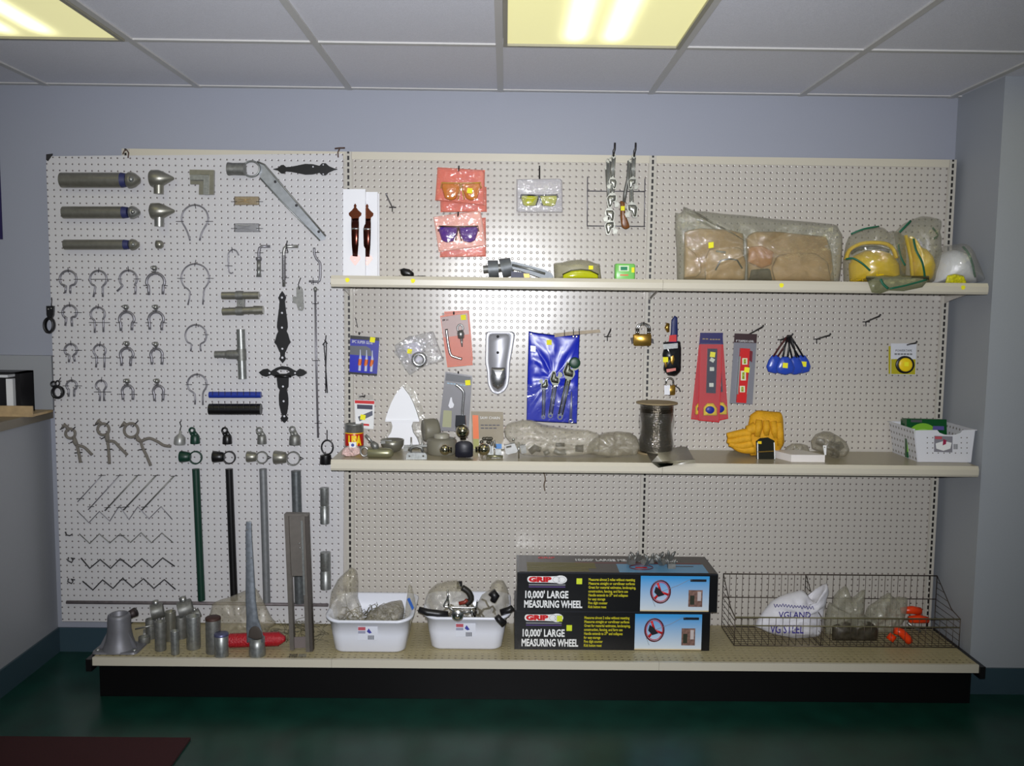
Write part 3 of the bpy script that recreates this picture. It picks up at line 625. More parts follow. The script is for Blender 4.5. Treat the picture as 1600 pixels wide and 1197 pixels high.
# nails and zigzags
for i, (a, b, r) in enumerate((((159, 743), (121.4, 784), .8), ((186.5, 743), (138, 796.6), .9), ((215, 743), (164, 798), 1.2), ((244, 743), (193, 797), 1.3), ((271.8, 744), (221.7, 797), 1.3))):
    t = Thing('slanted_wire', ['shortest and thinnest slanted wire, leftmost of five', 'second slanted wire from the left, thin', 'slanted wire in the middle of the five', 'fourth slanted wire from the left, thick', 'slanted wire nearest the green rod'][i], 'wire', 'slanted straight wires')
    g = G(); g.pt([a, b], r, YB-.003, 6); t.add('wire', g, WIRE if i < 2 else GALVD)
    ties(t, [(a[0]-5, a[1]+.3, a[0]+6, a[1]-.3), (b[0]-1, b[1]-4.5, b[0]+9, b[1]-5)], .6); t.done()
ZZ = [[(245,635),(315,705),(380,635),(445,695),(505,600),(565,685),(620,605),(690,680),(765,605),(835,685)], [(255,775),(320,835),(380,775),(445,832),(510,775),(575,828),(640,768),(705,830),(770,770),(840,830)], [(265,925),(320,990),(385,935),(450,990),(510,930),(580,985),(645,930),(710,985),(775,925),(850,978)], [(275,1070),(340,1125),(400,1062),(465,1115),(525,1052),(590,1110),(655,1055),(720,1115),(785,1060),(855,1122)]]
for i, z in enumerate(ZZ):
    t = Thing('zigzag_wire', ['thin zigzag wire overlapping the slanted wires', 'thin zigzag wire, second from the top', 'thicker zigzag wire, third from the top', 'thicker zigzag wire, lowest of the four'][i], 'wire', 'zigzag wires')
    q = [(60+x/3.99, 640+y_/3.99) for x, y_ in z]; pts = []
    for j, p in enumerate(q):
        if 0 < j < len(q)-1:
            for s_ in (j-1, j+1): d = Vector(q[s_])-Vector(p); (pts.append(tuple(Vector(p)+d.normalized()*2.2)) if s_ == j-1 else None)
            pts.append((p[0], p[1]+(-.2 if q[j-1][1] > p[1] else .2))); d = Vector(q[j+1])-Vector(p); pts.append(tuple(Vector(p)+d.normalized()*2.2))
        else: pts.append(p)
    g = G(); g.pt(pts, [.75, .85, 1.05, 1.05][i], YB-.003, 6); t.add('wire', g, [WIRE, GALVD, DWIRE, DWIRE][i])
    ties(t, [(q[4][0]-5, q[4][1]+3, q[4][0]+7, q[4][1]+2.5)], .6); t.done()
for (u, v, l) in ((107, 835, 'small bent clip left of the second zigzag wire'), (111, 875, 'small curled clip left of the third zigzag wire'), (111, 908, 'small curled clip left of the lowest zigzag wire')):
    g = G(); g.pt([(u-5, v-4), (u-3, v+1), (u+2, v+2), (u+6, v-.5)] if v < 850 else [(u-4, v-4), (u-5, v+1), (u+1, v+4), (u+3, v), (u, v-3), (u+6, v-2)], 1.1, YB-.004, 6); solo('wire_clip', g, DWIRE, l, 'clip', 'small wire clips')
# loop caps
def loopcap(eye, cu0, cu1, cv0, cv1, m_, l):
    t = Thing('loop_cap', l, 'post cap', 'loop caps with an upright eye'); y = YB-(cu1-cu0)/2*K(YB)-.001; k = K(y); c = (cu0+cu1)/2; w_ = (cu1-cu0)/2*k
    g = G(); g.lathe([(w_*.98, 0), (w_*1.02, .002), (w_*.93, (cv1-cv0)*.8*k), (w_*.7, (cv1-cv0)*k), (0, (cv1-cv0)*k)], P(c, cv1, y), (0, 0, 1), 18); t.add('cup', g, m_)
    g = G(); g.pt([(eye[0]-4, eye[1]), (eye[0]+2+4*0, eye[1]-4.5)][:0]+circ(eye[0], eye[1], 4, 12), 1.6, y, 8, True, 1.6); g.pt([(eye[0]+3, eye[1]+2), (c+2, cv0+3)], [3, 4.5], y, 8, flat=.6); g.pt([(eye[0]-3, eye[1]+3), (c-2, cv0+4)], [1.6, 4], y, 8, flat=.6); t.add('eye', g, m_); t.done()
loopcap((300, 672.6), 297.6, 312.6, 679, 693, GREENP, 'green loop cap above the green cup ring')
loopcap((351, 672.6), 347.7, 362.8, 679, 693.5, BLACK, 'black loop cap above the black cup ring')
loopcap((405, 672.6), 402, 416.6, 679, 693.5, GALVD, 'small steel loop cap, third of the loop caps')
loopcap((456.7, 671), 451.7, 470, 679, 695, GALVD, 'wide steel loop cap nearest the long thin rod')
t = Thing('dome_cap', 'grey domed post cap hanging from a thin hook, left of the green loop cap', 'post cap'); y = YB-.026; k = K(y)
g = G(); g.lathe([(8.5*k, 0), (9*k, 2*k), (8.4*k, 11*k), (5*k, 15*k), (2.2*k, 17*k), (2, 0)][:5]+[(1.6*k, 22*k), (0, 23*k)], P(280.5, 694.5, y), (.08, 0, 1), 18); t.add('dome', g, mat('pale_zinc', (158, 158, 156), .42, .5, noise_amt=.1)); g = G(); g.pt([(281, 674, y), (283, 666, y), (281, 660, YB-.01), (283, 658, YB-.004)], .9, y); t.add('hanging_hook', g, DWIRE); t.done()
def cupring(cu0, cu1, cv0, cv1, ring, rr, m_, nub, l, rm=None):
    t = Thing('cup_ring', l, 'rail clamp', 'cup fittings with a ring'); r = (cv1-cv0)/2; y = YB-r*K(YB)-.001; k = K(y); cv = (cv0+cv1)/2
    g = G(); g.lathe([(r*k*.97, 0), (r*k*1.03, 2*k), (r*k*.92, (cu1-cu0)*.6*k), (r*k*.8, (cu1-cu0)*k), (r*k*.5, (cu1-cu0+2)*k)], P(cu0, cv, y), (1, 0, 0), 18); t.add('cup', g, m_)
    g = G(); g.pt(circ(ring[0], ring[1], rr, 20), 1.2, y, 6, True, 3.2); t.add('ring', g, rm or m_)
    if nub: g = G(); g.pt([(ring[0]+rr, ring[1]-2.5), (ring[0]+rr+6, ring[1]), (ring[0]+rr, ring[1]+2.5)], 1, y, 6); t.add('nub', g, DWIRE)
    t.done()
cupring(281.5, 296, 704.6, 722.7, (305.6, 715), 9.6, GREENP, False, 'green cup with a dark ring, on its side above the green rod', GREENP)
cupring(333, 349, 704.6, 723, (358, 715), 9.4, BLACK, False, 'black cup with a dark ring, on its side above the black rod', DWIRE)
cupring(386, 400, 705, 722.5, (409, 715), 9, PIPE, True, 'steel cup with a ring, above the thinner grey pipe', GALVD)
cupring(428.4, 446.7, 704, 725.5, (458, 716.5), 10.3, PIPE, True, 'larger steel cup with a ring, above the wider grey pipe', GALVD)
t = Thing('black_latch_loop', 'black cup and loop hanging beside the end of the lower shelf', 'latch'); g = G(); g.pt(circ(511.4, 699, 9, 20, 11), 1.4, YB-.02, 8, True, 1.5); t.add('loop', g, BLACK); g = G(); g.lathe([(9*K(YB), 0), (9.6*K(YB), .003), (8.5*K(YB), 14*K(YB))], P(509, 725, YB-.024), (0, 0, 1), 16); t.add('cup', g, BLACK); g = G(); g.pt([(511, 688, YB-.02), (511, 672, YB-.003)], .9, YB); t.add('hanging_hook', g, DWIRE); t.done()
# binder clamps hanging off the left edge
t = Thing('hose_clamp', 'black hose clamp hanging off the left edge, upper of the two', 'clamp', 'black clamps at the left edge'); y = YB-.012
g = G(); g.pt(circ(77, 508, 7.2, 20, 11), 2.2, y, 8, True, 2.2); t.add('ring', g, BLKPL); g = G(); g.prism([(72, 478), (83.5, 478), (83, 492), (80, 499), (75, 499), (72.5, 492)], y-.006, .012); t.add('clasp', g, BLKPL); g = G(); g.pt([(80, 480, y), (81, 470, y), (80.5, 465, YB)], .8, y); t.add('hanging_wire', g, DWIRE); g = G(); 
for q in ((75.5, 483), (80, 482)): g.sph(P(q[0], q[1], y-.0065), 1.2*K(y), 8)
t.add('rivet', g, SATIN); t.done()
t = Thing('hose_clamp', 'round black hose clamp at the counter end, lower of the two', 'clamp', 'black clamps at the left edge')
g = G(); g.pt(circ(90.5, 613, 8, 20, 8.6), 2.2, y, 8, True, 2.2); t.add('ring', g, BLKPL); g = G(); g.pt(circ(83, 600, 3.5, 12, 3.8), 1.3, y, 8, True); g.pt(circ(90, 599, 3, 12, 4), 1.3, y, 8, True); t.add('clasp', g, BLKPL); g = G(); g.pt([(91, 597, y), (95, 590, YB)], .8, y); t.add('hanging_wire', g, DWIRE); t.done()
# long rods
def vrod(u0, v0, u1, v1, r, m_, l, open_=False):
    t = Thing('post_sample', l, 'post', 'upright post samples'); y = YB-r*K(YB)-.001; k = K(y)
    a, b = P(u1, v1, y), P(u0, v0, y); g = G(); g.cyl(a, b, r*k, seg=22); t.add('tube', g, m_)
    g = G(); g.lathe([(r*k*.7, .0002), (r*k*1.02, .0002), (r*k*1.02, .004), (r*k*.7, .004)], b-Vector((0, 0, .003)), b-a, 22, True); t.add('rim', g, m_)
    t.done()
vrod(306, 733, 315, 938, 5.8, GREENP, 'long green coated post sample')
vrod(358, 733, 366, 938, 5.8, BLACK, 'long black coated post sample')
POST = mat('grey_post', (128, 130, 132), .5, .5, noise_amt=.1, nscale=60)
vrod(411, 733, 417, 941, 5.8, POST, 'long narrow grey post sample behind the post driver')
vrod(462.5, 736, 468, 942, 7.6, mat('dark_zinc_post', (104, 108, 110), .42, .6, noise_amt=.2, nscale=80), 'widest grey post sample behind the channel frame')
for (u0, v0, u1, v1, r, l) in ((507, 762, 507.5, 818, 7.2, 'upper short crimped pipe sleeve at the right edge of the pegboard'), (508.5, 863, 509, 920, 8.5, 'lower short crimped pipe sleeve at the right edge of the pegboard')):
    y = YB-r*K(YB)-.001; k = K(y); a, b = P(u1, v1, y), P(u0, v0, y); L = (b-a).length
    g = G(); g.lathe([(r*k, 0), (r*k, L*.48), (r*k*.9, L*.49), (r*k*.9, L*.51), (r*k*.97, L*.52), (r*k*.97, L)], a, b-a, 22); solo('pipe_sleeve', g, GALV, l, 'pipe sleeve', 'short pipe sleeves')
t = Thing('bottom_rod', 'long grey rod fixed level along the bottom of the pegboard', 'rod'); g = G(); g.pt([(104, 941, YB-.0075), (300, 942.5, YB-.0075), (513, 945.5, YB-.0075)], 2.7, YB, 10); t.add('rod', g, mat('aged_zinc', (120, 112, 114), .5, .4, noise_amt=.15)); g = G()
for i in range(38): u = 110+i*10.6; g.pt([(u, 938.5+.011*(u-104), YB-.001), (u, 938.8+.011*(u-104), YB-.012)], .45, YB, 4)
t.add('wire_tie', g, DWIRE); t.done()
# ================================================================== things hanging on the beige panels
ORANGE = mat('orange_card', (222, 84, 26), .45); PINKF = film('pink_film', (240, 160, 150), .08, .45, 22, .06)
CLR = film('clear_film', (225, 225, 232), .12, .5, 22, .06)
def quad(g, q, Y, th): g.prism(q, Y, th); return g
def inq(q, a, b):
    """point at fractions a (across), b (down) of a 4-corner outline"""
    (x0, y0), (x1, y1), (x2, y2), (x3, y3) = q
    return ((x0*(1-a)+x1*a)*(1-b)+(x3*(1-a)+x2*a)*b, (y0*(1-a)+y1*a)*(1-b)+(y3*(1-a)+y2*a)*b)
def sub(q, a0, b0, a1, b1): return [inq(q, a0, b0), inq(q, a1, b0), inq(q, a1, b1), inq(q, a0, b1)]
def words(t, s, q, a, b, h, Y, m_, wfrac=None, parent=None, align='LEFT', bold=0, name='lettering'):
    p0 = P(*inq(q, a, b), Y-.0006); p1 = P(*inq(q, min(1, a+.3), b), Y-.0006)
    wd = (P(*inq(q, a+wfrac, b), Y)-P(*inq(q, a, b), Y)).length if wfrac else None
    R = (p1-p0).normalized(); U = Vector((0, -1, 0)).cross(R)*-1; U = R.cross(Vector((0, 1, 0)))*-1
    U = Vector((-R.z, 0, R.x))
    g = textg(s, h*K(Y), p0, R, U, .0002, align, bold, wd)
    return t.subp(parent, name, g, m_) if parent else t.add(name, g, m_)
def textlines(t, q, rows, m_, parent, Y, h=.5):
    """tiny unreadable printed lines as thin bars"""
    for (a0, b0, a1) in rows:
        g = G(); p0 = inq(q, a0, b0); p1 = inq(q, a1, b0); n = max(2, int((a1-a0)*9)); 
        for i in range(n):
            x0 = (p0[0]+(p1[0]-p0[0])*(i+.08)/n, p0[1]+(p1[1]-p0[1])*i/n); x1 = (p0[0]+(p1[0]-p0[0])*(i+.86)/n, p0[1]+(p1[1]-p0[1])*(i+.86)/n)
            g.prism([(x0[0], x0[1]-h), (x1[0], x1[1]-h), (x1[0], x1[1]+h), (x0[0], x0[1]+h)], Y-.0005, .0004)
        t.subp(parent, 'printed_line', g, m_)
def sticker(t, u, v, s, Y, parent=None, rot=8):
    g = G(); g.prism(rot2([(-1, -1), (1, -1), (1, 1), (-1, 1)], u, v, s, rot), Y-.0006, .0005)
    (t.subp(parent, 'price_sticker', g, YSTICK) if parent else t.add('price_sticker', g, YSTICK))
def hookgeo(u, v, ut, vt, Yt=-.12):
    g = G(); g.pt([(u, v, -.006), ((u*.4+ut*.6), (v*.4+vt*.6)+1, Yt*.7), (ut-(ut-u)*.1, vt+3, Yt), (ut, vt, Yt)], 1.2, 0, 8)
    return g
def crossgeo(u, v):
    g = G(); g.pt([(u-5, v), (u+6, v)], 1.0, -.005, 6); g.pt([(u, v-1), (u, v+7)], .9, -.005, 6); return g
def peg_hook(u, v, ut, vt, label, Yt=-.12):
    t = Thing('peg_hook', label, 'hook', 'metal peg hooks'); t.add('arm', hookgeo(u, v, ut, vt, Yt), WIRE if u < 700 else DWIRE); t.add('base', crossgeo(u, v), DWIRE); return t.done()
HK = mat('hook_steel', (70, 68, 68), .4, .7)
def bare_hook(u, v, ut, vt, label, Yt=-.1):
    g = hookgeo(u, v, ut, vt, Yt); return solo('peg_hook', g, HK, label, 'hook', 'metal peg hooks')
peg_hook(613, 324, 603, 302, 'empty metal hook right of the white display boards', -.1)
peg_hook(949, 526, 954, 514, 'empty metal hook beyond the right end of the wooden yardstick', -.09)
peg_hook(1276, 530, 1298, 521, 'empty metal hook right of the blue knee pads')
peg_hook(1353, 503, 1376, 491, 'empty metal hook upper left of the yellow tape measure card')
# display boards with copper handles
def handle_board(q, c, Y, label):
    t = Thing('display_board', label, 'display board', 'white boards with copper handles'); quad(G(), q, Y, .012)
    g = G(); g.prism(q, Y, .012); t.add('board', g, WPAINT); yy = Y-.004
    g = G(); g.prism(sym(c, 309, c, 334, [(0, .8), (.12, 2.2), (.22, 1.5), (.4, 5), (.58, 10), (.72, 9.5), (.85, 6), (1, 5.8)]), yy, .004); t.add('top_plate', g, COPPER, 'copper spade plate')
    L = [(c, 333), (c, 340), (c, 352), (c, 372), (c, 391)]; g = G(); g.pt([(c, 333, yy), (c, 340, yy-.012), (c, 352, yy-.018), (c, 372, yy-.018), (c, 391, yy-.004)], [6, 6.2, 6, 5.5, 4], yy, 10, False, .35); t.add('grip', g, mat('dark_copper', (74, 36, 28), .2, .9)); 
    g = G(); g.pt([(c, 347, yy-.0175), (c, 349.6, yy-.018)], 6.3, yy, 10, False, .38); t.add('band', g, CHROME)
    g = G(); g.prism(sym(c, 389, c, 405, [(0, 4.5), (.15, 7.5), (.4, 8), (.7, 4.5), (1, .8)]), yy, .004, [circ(c-.5, 397, 1.4, 8)]); t.add('bottom_plate', g, mat('copper_reflection', (238, 196, 188), .4, .3), 'copper spade plate painted pale as its reflection, with a dark hole'); t.done(rest=ZU)  # bottom plate is copper; its bright reflection is put into the pale colour
handle_board([(571, 290), (590, 290), (590, 424), (571, 424)][:0]+[(561, 290), (590, 290), (590, 424), (561, 424)], 573.5, -.034, 'white board with a copper door handle, behind and half hidden by the front one')
handle_board([(536, 286), (570.8, 286), (570.8, 424), (536, 424)], 554.8, -.055, 'front white board with a copper handle, standing at the left end of the upper shelf')
g = G(); g.prism([(596, 296), (598, 296), (598, 424), (596, 424)][:0]+[(588, 292), (592.5, 292), (592.5, 424), (588, 424)], -.016, .01); solo('display_board', g, WPAINT, 'plain white board edge seen behind both copper handles', 'display board', rest=ZU)
# safety glasses bags
def gbag(q, Y, lens, lq, label, film, card, seed, frame=None):
    t = Thing('safety_glasses_pack', label, 'safety glasses', 'bagged safety glasses')
    g = G(); g.prism(q, Y+.004, .0015); t.add('card', g, card)
    if lq:
        u0, v0, u1, v1 = lq; um = (u0+u1)/2; h = v1-v0
        for s_, a in ((-1, u0), (1, u1)):
            g = G(); o = [(um+s_*1.2, v0+1), (a-s_*1, v0), (a, v0+h*.25), (a-s_*h*.18, v0+h*.85), (a-s_*h*.5, v1), (um+s_*h*.3, v1-h*.1), (um+s_*2.5, v0+h*.45)]
            g.pillow(o, Y-.004, .006, .0, seed, rings=4, N=24, back=.3); t.add('lens', g, lens)
        g = G(); g.pt([(u0-1, v0+h*.3, Y), (u0, v0-.5, Y-.006), (um, v0+.3, Y-.012), (u1, v0-.5, Y-.006), (u1+1, v0+h*.3, Y)], 1.1, Y, 6); g.pt([(um, v0+1, Y-.012), (um-2.5, v0+h*.5, Y-.012), (um-5, v1-2, Y-.009)], 1, Y, 6); g.pt([(um, v0+1, Y-.012), (um+2.5, v0+h*.5, Y-.012), (um+5, v1-2, Y-.009)], 1, Y, 6)
        t.add('frame', g, frame or BLKPL)
    g = G(); g.pillow(q, Y-.002, .014, .35, seed, rings=6, N=40, back=.02, freq=30); t.add('plastic_bag', g, film)
    return t
ol = mat('orange_lens', (206, 120, 6), .12, spec=.8); pl_ = mat('violet_lens', (62, 22, 140), .1, spec=.9); yl = mat('yellow_lens', (176, 176, 30), .1, spec=.9)
gbag([(687, 290), (760, 292), (760.6, 331), (688.5, 331.5)], -.028, ol, None, 'orange bagged safety glasses at the back of the upper pair', PINKF, ORANGE, 1).done()
t = gbag([(683.6, 261.3), (757.7, 266), (756.7, 321), (680, 313)], -.052, ol, (690, 286, 751, 314), 'front orange bagged safety glasses with amber lenses, upper left hook', PINKF, ORANGE, 2, mat('amber_frame', (190, 150, 20), .3)); sticker(t, 734, 298, 4, -.075); t.done()
gbag([(688, 345), (759, 340), (759.6, 401), (687.5, 402)], -.028, pl_, None, 'orange bagged safety glasses behind the violet ones', PINKF, ORANGE, 3).done()
gbag([(677, 339), (751, 328.6), (759.6, 383.5), (685.6, 394)], -.052, pl_, (685.6, 354, 747, 379.5), 'bagged safety glasses with violet lenses, lower left hook', PINKF, mat('pale_orange_card', (238, 170, 150), .4), 4).done()
gbag([(807, 280), (878.4, 279), (879.4, 332), (807, 332)], -.05, yl, (814, 305, 871, 323), 'clear bagged safety glasses with yellow lenses and dark frame, right of the orange packs', CLR, mat('grey_card', (190, 184, 186), .5), 5).done()
bare_hook(716, 272, 717, 259, 'black hook tip above the upper orange safety glasses', -.09); bare_hook(715, 342, 716, 331, 'black hook tip above the violet safety glasses', -.09)
bare_hook(843, 284, 843, 259, 'upright black hook holding the clear bag of yellow safety glasses', -.09)
# wire rack
t = Thing('wire_rack', 'thin square wire rack behind the hanging adjustable wrenches', 'rack'); g = G()
for a, b in (((918, 276), (917.5, 353.5)), ((1007.7, 279), (1006.5, 354.5))): g.pt([a, b], .9, -.02, 6)
t.add('upright_wire', g, WIRE); g = G()
for v in (298.5, 353): g.pt([(917, v), (1008, v+.8)], 1.0, -.022, 6)
for (u, v) in ((918, 300), (1007, 301)): g.pt([(u, v, -.022), (u, v, -.001)], .8, 0, 6)
t.add('cross_wire', g, WIRE); t.done()
# adjustable wrenches
WRM = mat('wrench_chrome', (150, 150, 142), .36, .8, noise_amt=.2, nscale=70)
def wrench(u0, v0, u1, v1, w, r, Y, label, group, m_=None, th=.010, flip=1, hole=True):
    """handle from (u0,v0) to the head at (u1,v1); jaws beyond the head"""
    t = Thing('adjustable_wrench', label, 'wrench', group)
    m_ = m_ or WRM; ang = math.degrees(math.atan2(v1-v0, u1-u0)); L = math.hypot(u1-u0, v1-v0)
    def tr(p): return rot2([(x, flip*y) for x, y in p], u0, v0, 1, ang)
    bd = [(0, -w), (-w*.7, -w*.7), (-w, 0), (-w*.7, w*.7), (0, w), (L*.6, w*.75), (L-r*.9, w*.95), (L-r*.5, r*.7), (L, r*1.0), (L+r*.6, r*.9), (L+r*1.5, r*.75), (L+r*1.55, r*.2), (L+r*.65, -r*.02), (L+r*.5, -r*.6), (L, -r*.8), (L-r*.5, -r*.65), (L-r, -w*.9), (L*.6, -w*.75)]
    hl = [tr(circ(0, 0, w*.5, 8))] if hole and w > 1.8 else []
    g = G(); g.prism(tr(bd), Y-th, th, hl)
    g.pillow(tr([(L-r*.5, -r*.55), (L+r*.4, -r*.5), (L+r*.55, 0), (L+r*1.4, r*.3), (L+r*1.35, r*.65), (L+r*.5, r*.8), (L, r*.9), (L-r*.5, r*.6)]), Y-th+.0005, r*.28*K(Y), .05, 1, rings=4, N=24, back=0)
    for sy in (-1, 1): p = tr([(w, sy*w*.62), (L-r*.9, sy*w*.72)]); g.pt(p, w*.3, Y-th, 6)
    t.add('body', g, m_)
    g = G(); g.prism(tr([(L+r*.5, -r*.15), (L+r*.55, -r*.75), (L+r*.9, -r*1.15), (L+r*1.45, -r*.9), (L+r*1.5, -r*.35), (L+r*.75, -r*.3)]), Y-th*.9, th*.8); t.add('movable_jaw', g, m_)
    g = G(); p = tr([(L+r*.05, -r*.45), (L+r*.05, r*.35)]); g.pt([p[0], p[1]], r*.26, Y-th, 8); t.add('adjusting_screw', g, SATIN)
    g = G(); p = tr([(w*1.5, 0), (L-r*1.1, 0)]); g.pt([p[0], p[1]], w*.35, Y-th-.0003, 6, False, .2); t.add('handle_panel', g, GALV); t.done()
wrench(948, 262, 954, 352, 3, 9.5, -.018, 'adjustable wrench with the lowest open jaws, left hook, hung at the back', 'adjustable wrenches on the two upper hooks')
wrench(950, 250, 952, 333, 3, 9, -.036, 'adjustable wrench third from the front on the left hook', 'adjustable wrenches on the two upper hooks', WRM, flip=-1)
wrench(955, 248, 957, 310, 3.2, 9.5, -.054, 'bright adjustable wrench second from the front on the left hook', 'adjustable wrenches on the two upper hooks', WRM)
wrench(959, 243, 957, 284, 3.3, 7.5, -.072, 'front and highest adjustable wrench on the left hook', 'adjustable wrenches on the two upper hooks', WRM, flip=-1)
wrench(986, 250, 987, 325, 3.2, 10, -.05, 'lower adjustable wrench with open jaws on the right hook', 'adjustable wrenches on the two upper hooks', WRM, flip=-1)
wrench(990.5, 243, 989, 284, 3.3, 8, -.07, 'front adjustable wrench on the right hook', 'adjustable wrenches on the two upper hooks', WRM)
t = Thing('wooden_handled_tool', 'tool with a brown wooden handle and yellow sticker on the right hook, beside the wrenches', 'tool'); g = G(); g.pillow([(969, 314), (976, 314), (977, 335), (983, 350), (984, 356), (977, 359), (971, 355), (969, 340)], -.03, .009, .1, 3, N=30); h_ = t.add('handle', g, mat('brown_wood', (122, 74, 34), .35, noise_amt=.25, nscale=60)); g = G(); g.prism([(970, 322), (976, 322), (976, 329), (970, 329)], -.041, .0005); t.add('price_sticker', g, YSTICK); g = G(); g.pt([(982, 251), (981, 280), (977, 300), (975, 316)], [1.6, 2.5, 3, 2.5], -.03, 8); t.add('shank', g, GALVD); t.done()
for (u, l) in ((958.5, 'upturned hook end rising above the left group of wrenches'), (991, 'upturned hook end rising above the right group of wrenches')):
    g = G(); g.pt([(u-3, 262, -.002), (u-1, 252, -.04), (u, 243, -.085), (u+.5, 236, -.09), (u+2, 232, -.09), (u+2.3, 223, -.09)], [1.2, 1.2, 1.5, 2, 1.7, 1.5], 0, 8); solo('peg_hook', g, HK, l, 'hook', 'metal peg hooks')
# super glue card
q = [(547.4, 524), (593, 527.5), (589, 587.3), (546, 584)]; Y = -.05
t = Thing('super_glue_pack', 'dark blue carded pack of three super glue tubes, at the left upright', 'glue pack'); g = G(); g.prism(q, Y, .0012); cdp = t.add('card', g, mat('navy_card', (36, 40, 150), .35))
g = G(); g.prism(sub(q, 0, 0, 1, .09), Y-.0004, .0004); t.subp(cdp, 'dark_band', g, BLACK); g = G(); g.prism(sub(q, 0, .95, 1, 1), Y-.0004, .0004); t.subp(cdp, 'dark_band', g, BLACK)
words(t, '3PC SUPER GLUE', q, .05, .19, 6.2, Y, PAPER, .72, cdp)
g = G(); qq = sub(q, .0, .24, .78, .98); g.prism([inq(q, 0, .27), inq(q, .55, .25), inq(q, .7, .3), inq(q, .77, .42), inq(q, .77, .95), inq(q, 0, .95)], Y-.0005, .0004); t.subp(cdp, 'inner_panel', g, mat('deep_blue_card', (20, 30, 170), .3))
g = G(); g.prism([inq(q, 0, .27), inq(q, .55, .25), inq(q, .7, .3), inq(q, .77, .42), inq(q, .77, .5), inq(q, 0, .5)], Y-.0008, .0003); t.subp(cdp, 'grey_panel', g, mat('grey_print', (96, 98, 104), .3))
for a in (.36, .58, .78):
    u, v = inq(q, a, .36); u2, v2 = inq(q, a, .9); y_ = Y-.006
    g = G(); g.cyl(P(u2, v2, y_), P(u, v+13, y_), 2.3*K(Y), seg=10); g.lathe([(2.3*K(Y), 0), (1.2*K(Y), 5*K(Y)), (.7*K(Y), 13*K(Y)), (0, 14*K(Y))], P(u, v+13, y_), (0, 0, 1), 10); tb = t.add('glue_tube', g, mat('tube_clear', (190, 196, 220), .25)); g = G(); g.cyl(P(u2, v+24, y_), P(u, v+14, y_), 2.7*K(Y), seg=10); t.subp(tb, 'tube_label', g, mat('orange_label', (220, 110, 40), .5))
sticker(t, 582, 531, 4, Y-.001); textlines(t, [(590.5, 540), (590, 583), (583, 583), (583.5, 540)], [(.05, .5, .9)], mat('indigo_print', (30, 26, 90), .5), cdp, Y, .8)
t.done(); bare_hook(563, 520, 561, 519, 'hook tip above the super glue pack', -.07); g = G(); g.pt(smooth([Vector(p) for p in [(555, 496), (557, 504), (559, 512)]]), .6, -.004, 5); solo('loose_wire', g, DWIRE, 'thin loose bit of wire on the panel above the super glue pack', 'wire')
# clear bags
t = Thing('clear_parts_bag', 'tilted crumpled clear bag with a shiny part, left of the orange hitch pin cards', 'plastic bag')
g = G(); g.pillow([(616, 540), (637.6, 526.4), (677, 517), (694, 563.6), (672, 570), (658, 575), (640, 587), (627, 568)], -.03, .022, .5, 11, rings=8, N=56, freq=35, back=.05); t.add('bag', g, CLR)
g = G(); g.prism([(630, 540), (652, 534), (664, 560), (644, 568)], -.02, .002); t.add('insert_card', g, mat('pale_lilac_card', (205, 200, 214), .5)); g = G(); g.pt(circ(655, 562, 9, 16), 4, -.03, 8, True); t.add('shiny_ring', g, CHROME); sticker(t, 640, 549, 3.6, -.054); t.done()
t = Thing('clear_parts_bag', 'flatter clear bag behind the crumpled one with the yellow sticker', 'plastic bag'); g = G(); g.pillow([(615, 550), (640, 524), (668, 532), (655, 570), (628, 566)], -.012, .010, .4, 12, N=40, freq=30, back=.05); t.add('bag', g, CLR); t.done()
# hitch pin cards
def hitch(q, Y, label, card, pin, lockc, st, logo=True):
    t = Thing('hitch_pin_pack', label, 'hitch pin', 'carded hitch pins'); g = G(); g.prism(q, Y, .0012); c = t.add('card', g, card)
    g = G(); g.prism([inq(q, a, b) for a, b in ((.02, .02), (.98, .02), (.98, .98), (.02, .98))], Y-.018, .017); 
    t.add('blister', g, BLISTER)
    if pin: g = G(); g.pt(smooth([Vector(p) for p in pin], 5), 2.3, Y-.010, 10); t.add('bent_pin', g, CHROME)
    if lockc:
        u, v = lockc; g = G(); g.pt(circ(u, v-9, 4.5, 12, 6), 1.6, Y-.01, 6, True); g.pt([(u, v-6), (u+1, v), (u+1.5, v+7)], [4.5, 6, 5], Y-.01, 10); g.pt([(u+2, v+7), (u+3, v+20)], [2.5, 1], Y-.01, 8); t.add('lock', g, SATIN)
    if logo: textlines(t, q, [(.05, .09, .3)], RED, c, Y, 1.4)
    if st: sticker(t, st[0], st[1], 4, Y-.019, rot=-5)
    return t, c
PEACH = mat('orange_red_card', (210, 92, 44), .4)
t, c = hitch([(694, 487), (733, 485), (739, 563), (703, 567)], -.03, 'orange card partly hidden behind the front hitch pin card', PEACH, None, None, None, False); t.done()
q = [(687.7, 493.7), (731, 487), (738.6, 570.4), (699, 574)]
t, c = hitch(q, -.06, 'front orange carded hitch pin with a bent steel pin and lock', PEACH, [(697.4, 514), (700, 535), (704, 553.5), (711, 558), (722, 561)], (719, 522), (724, 496)); g = G(); g.prism(sub(q, .02, .03, .97, .42), -.0605, .0004); t.subp(c, 'grey_upper_print', g, mat('grey_pink_print', (182, 150, 142), .4)); textlines(t, [inq(q, 0, .95), inq(q, 0, .2), inq(q, .14, .2), inq(q, .14, .95)], [(.04, .5, .96)], RED, c, -.0605, 1.6); t.done(); bare_hook(709, 494, 709, 487, 'hook through the front orange hitch pin card', -.09)
q = [(696, 580.5), (738, 587), (732, 675), (685, 673)]
t, c = hitch(q, -.06, 'grey carded hitch pin standing on the lower shelf behind the tow balls', mat('steel_grey_card', (128, 126, 130), .3), [(712, 601), (719, 606), (724.5, 614), (723.5, 630), (722, 652)], None, (731, 598), False)
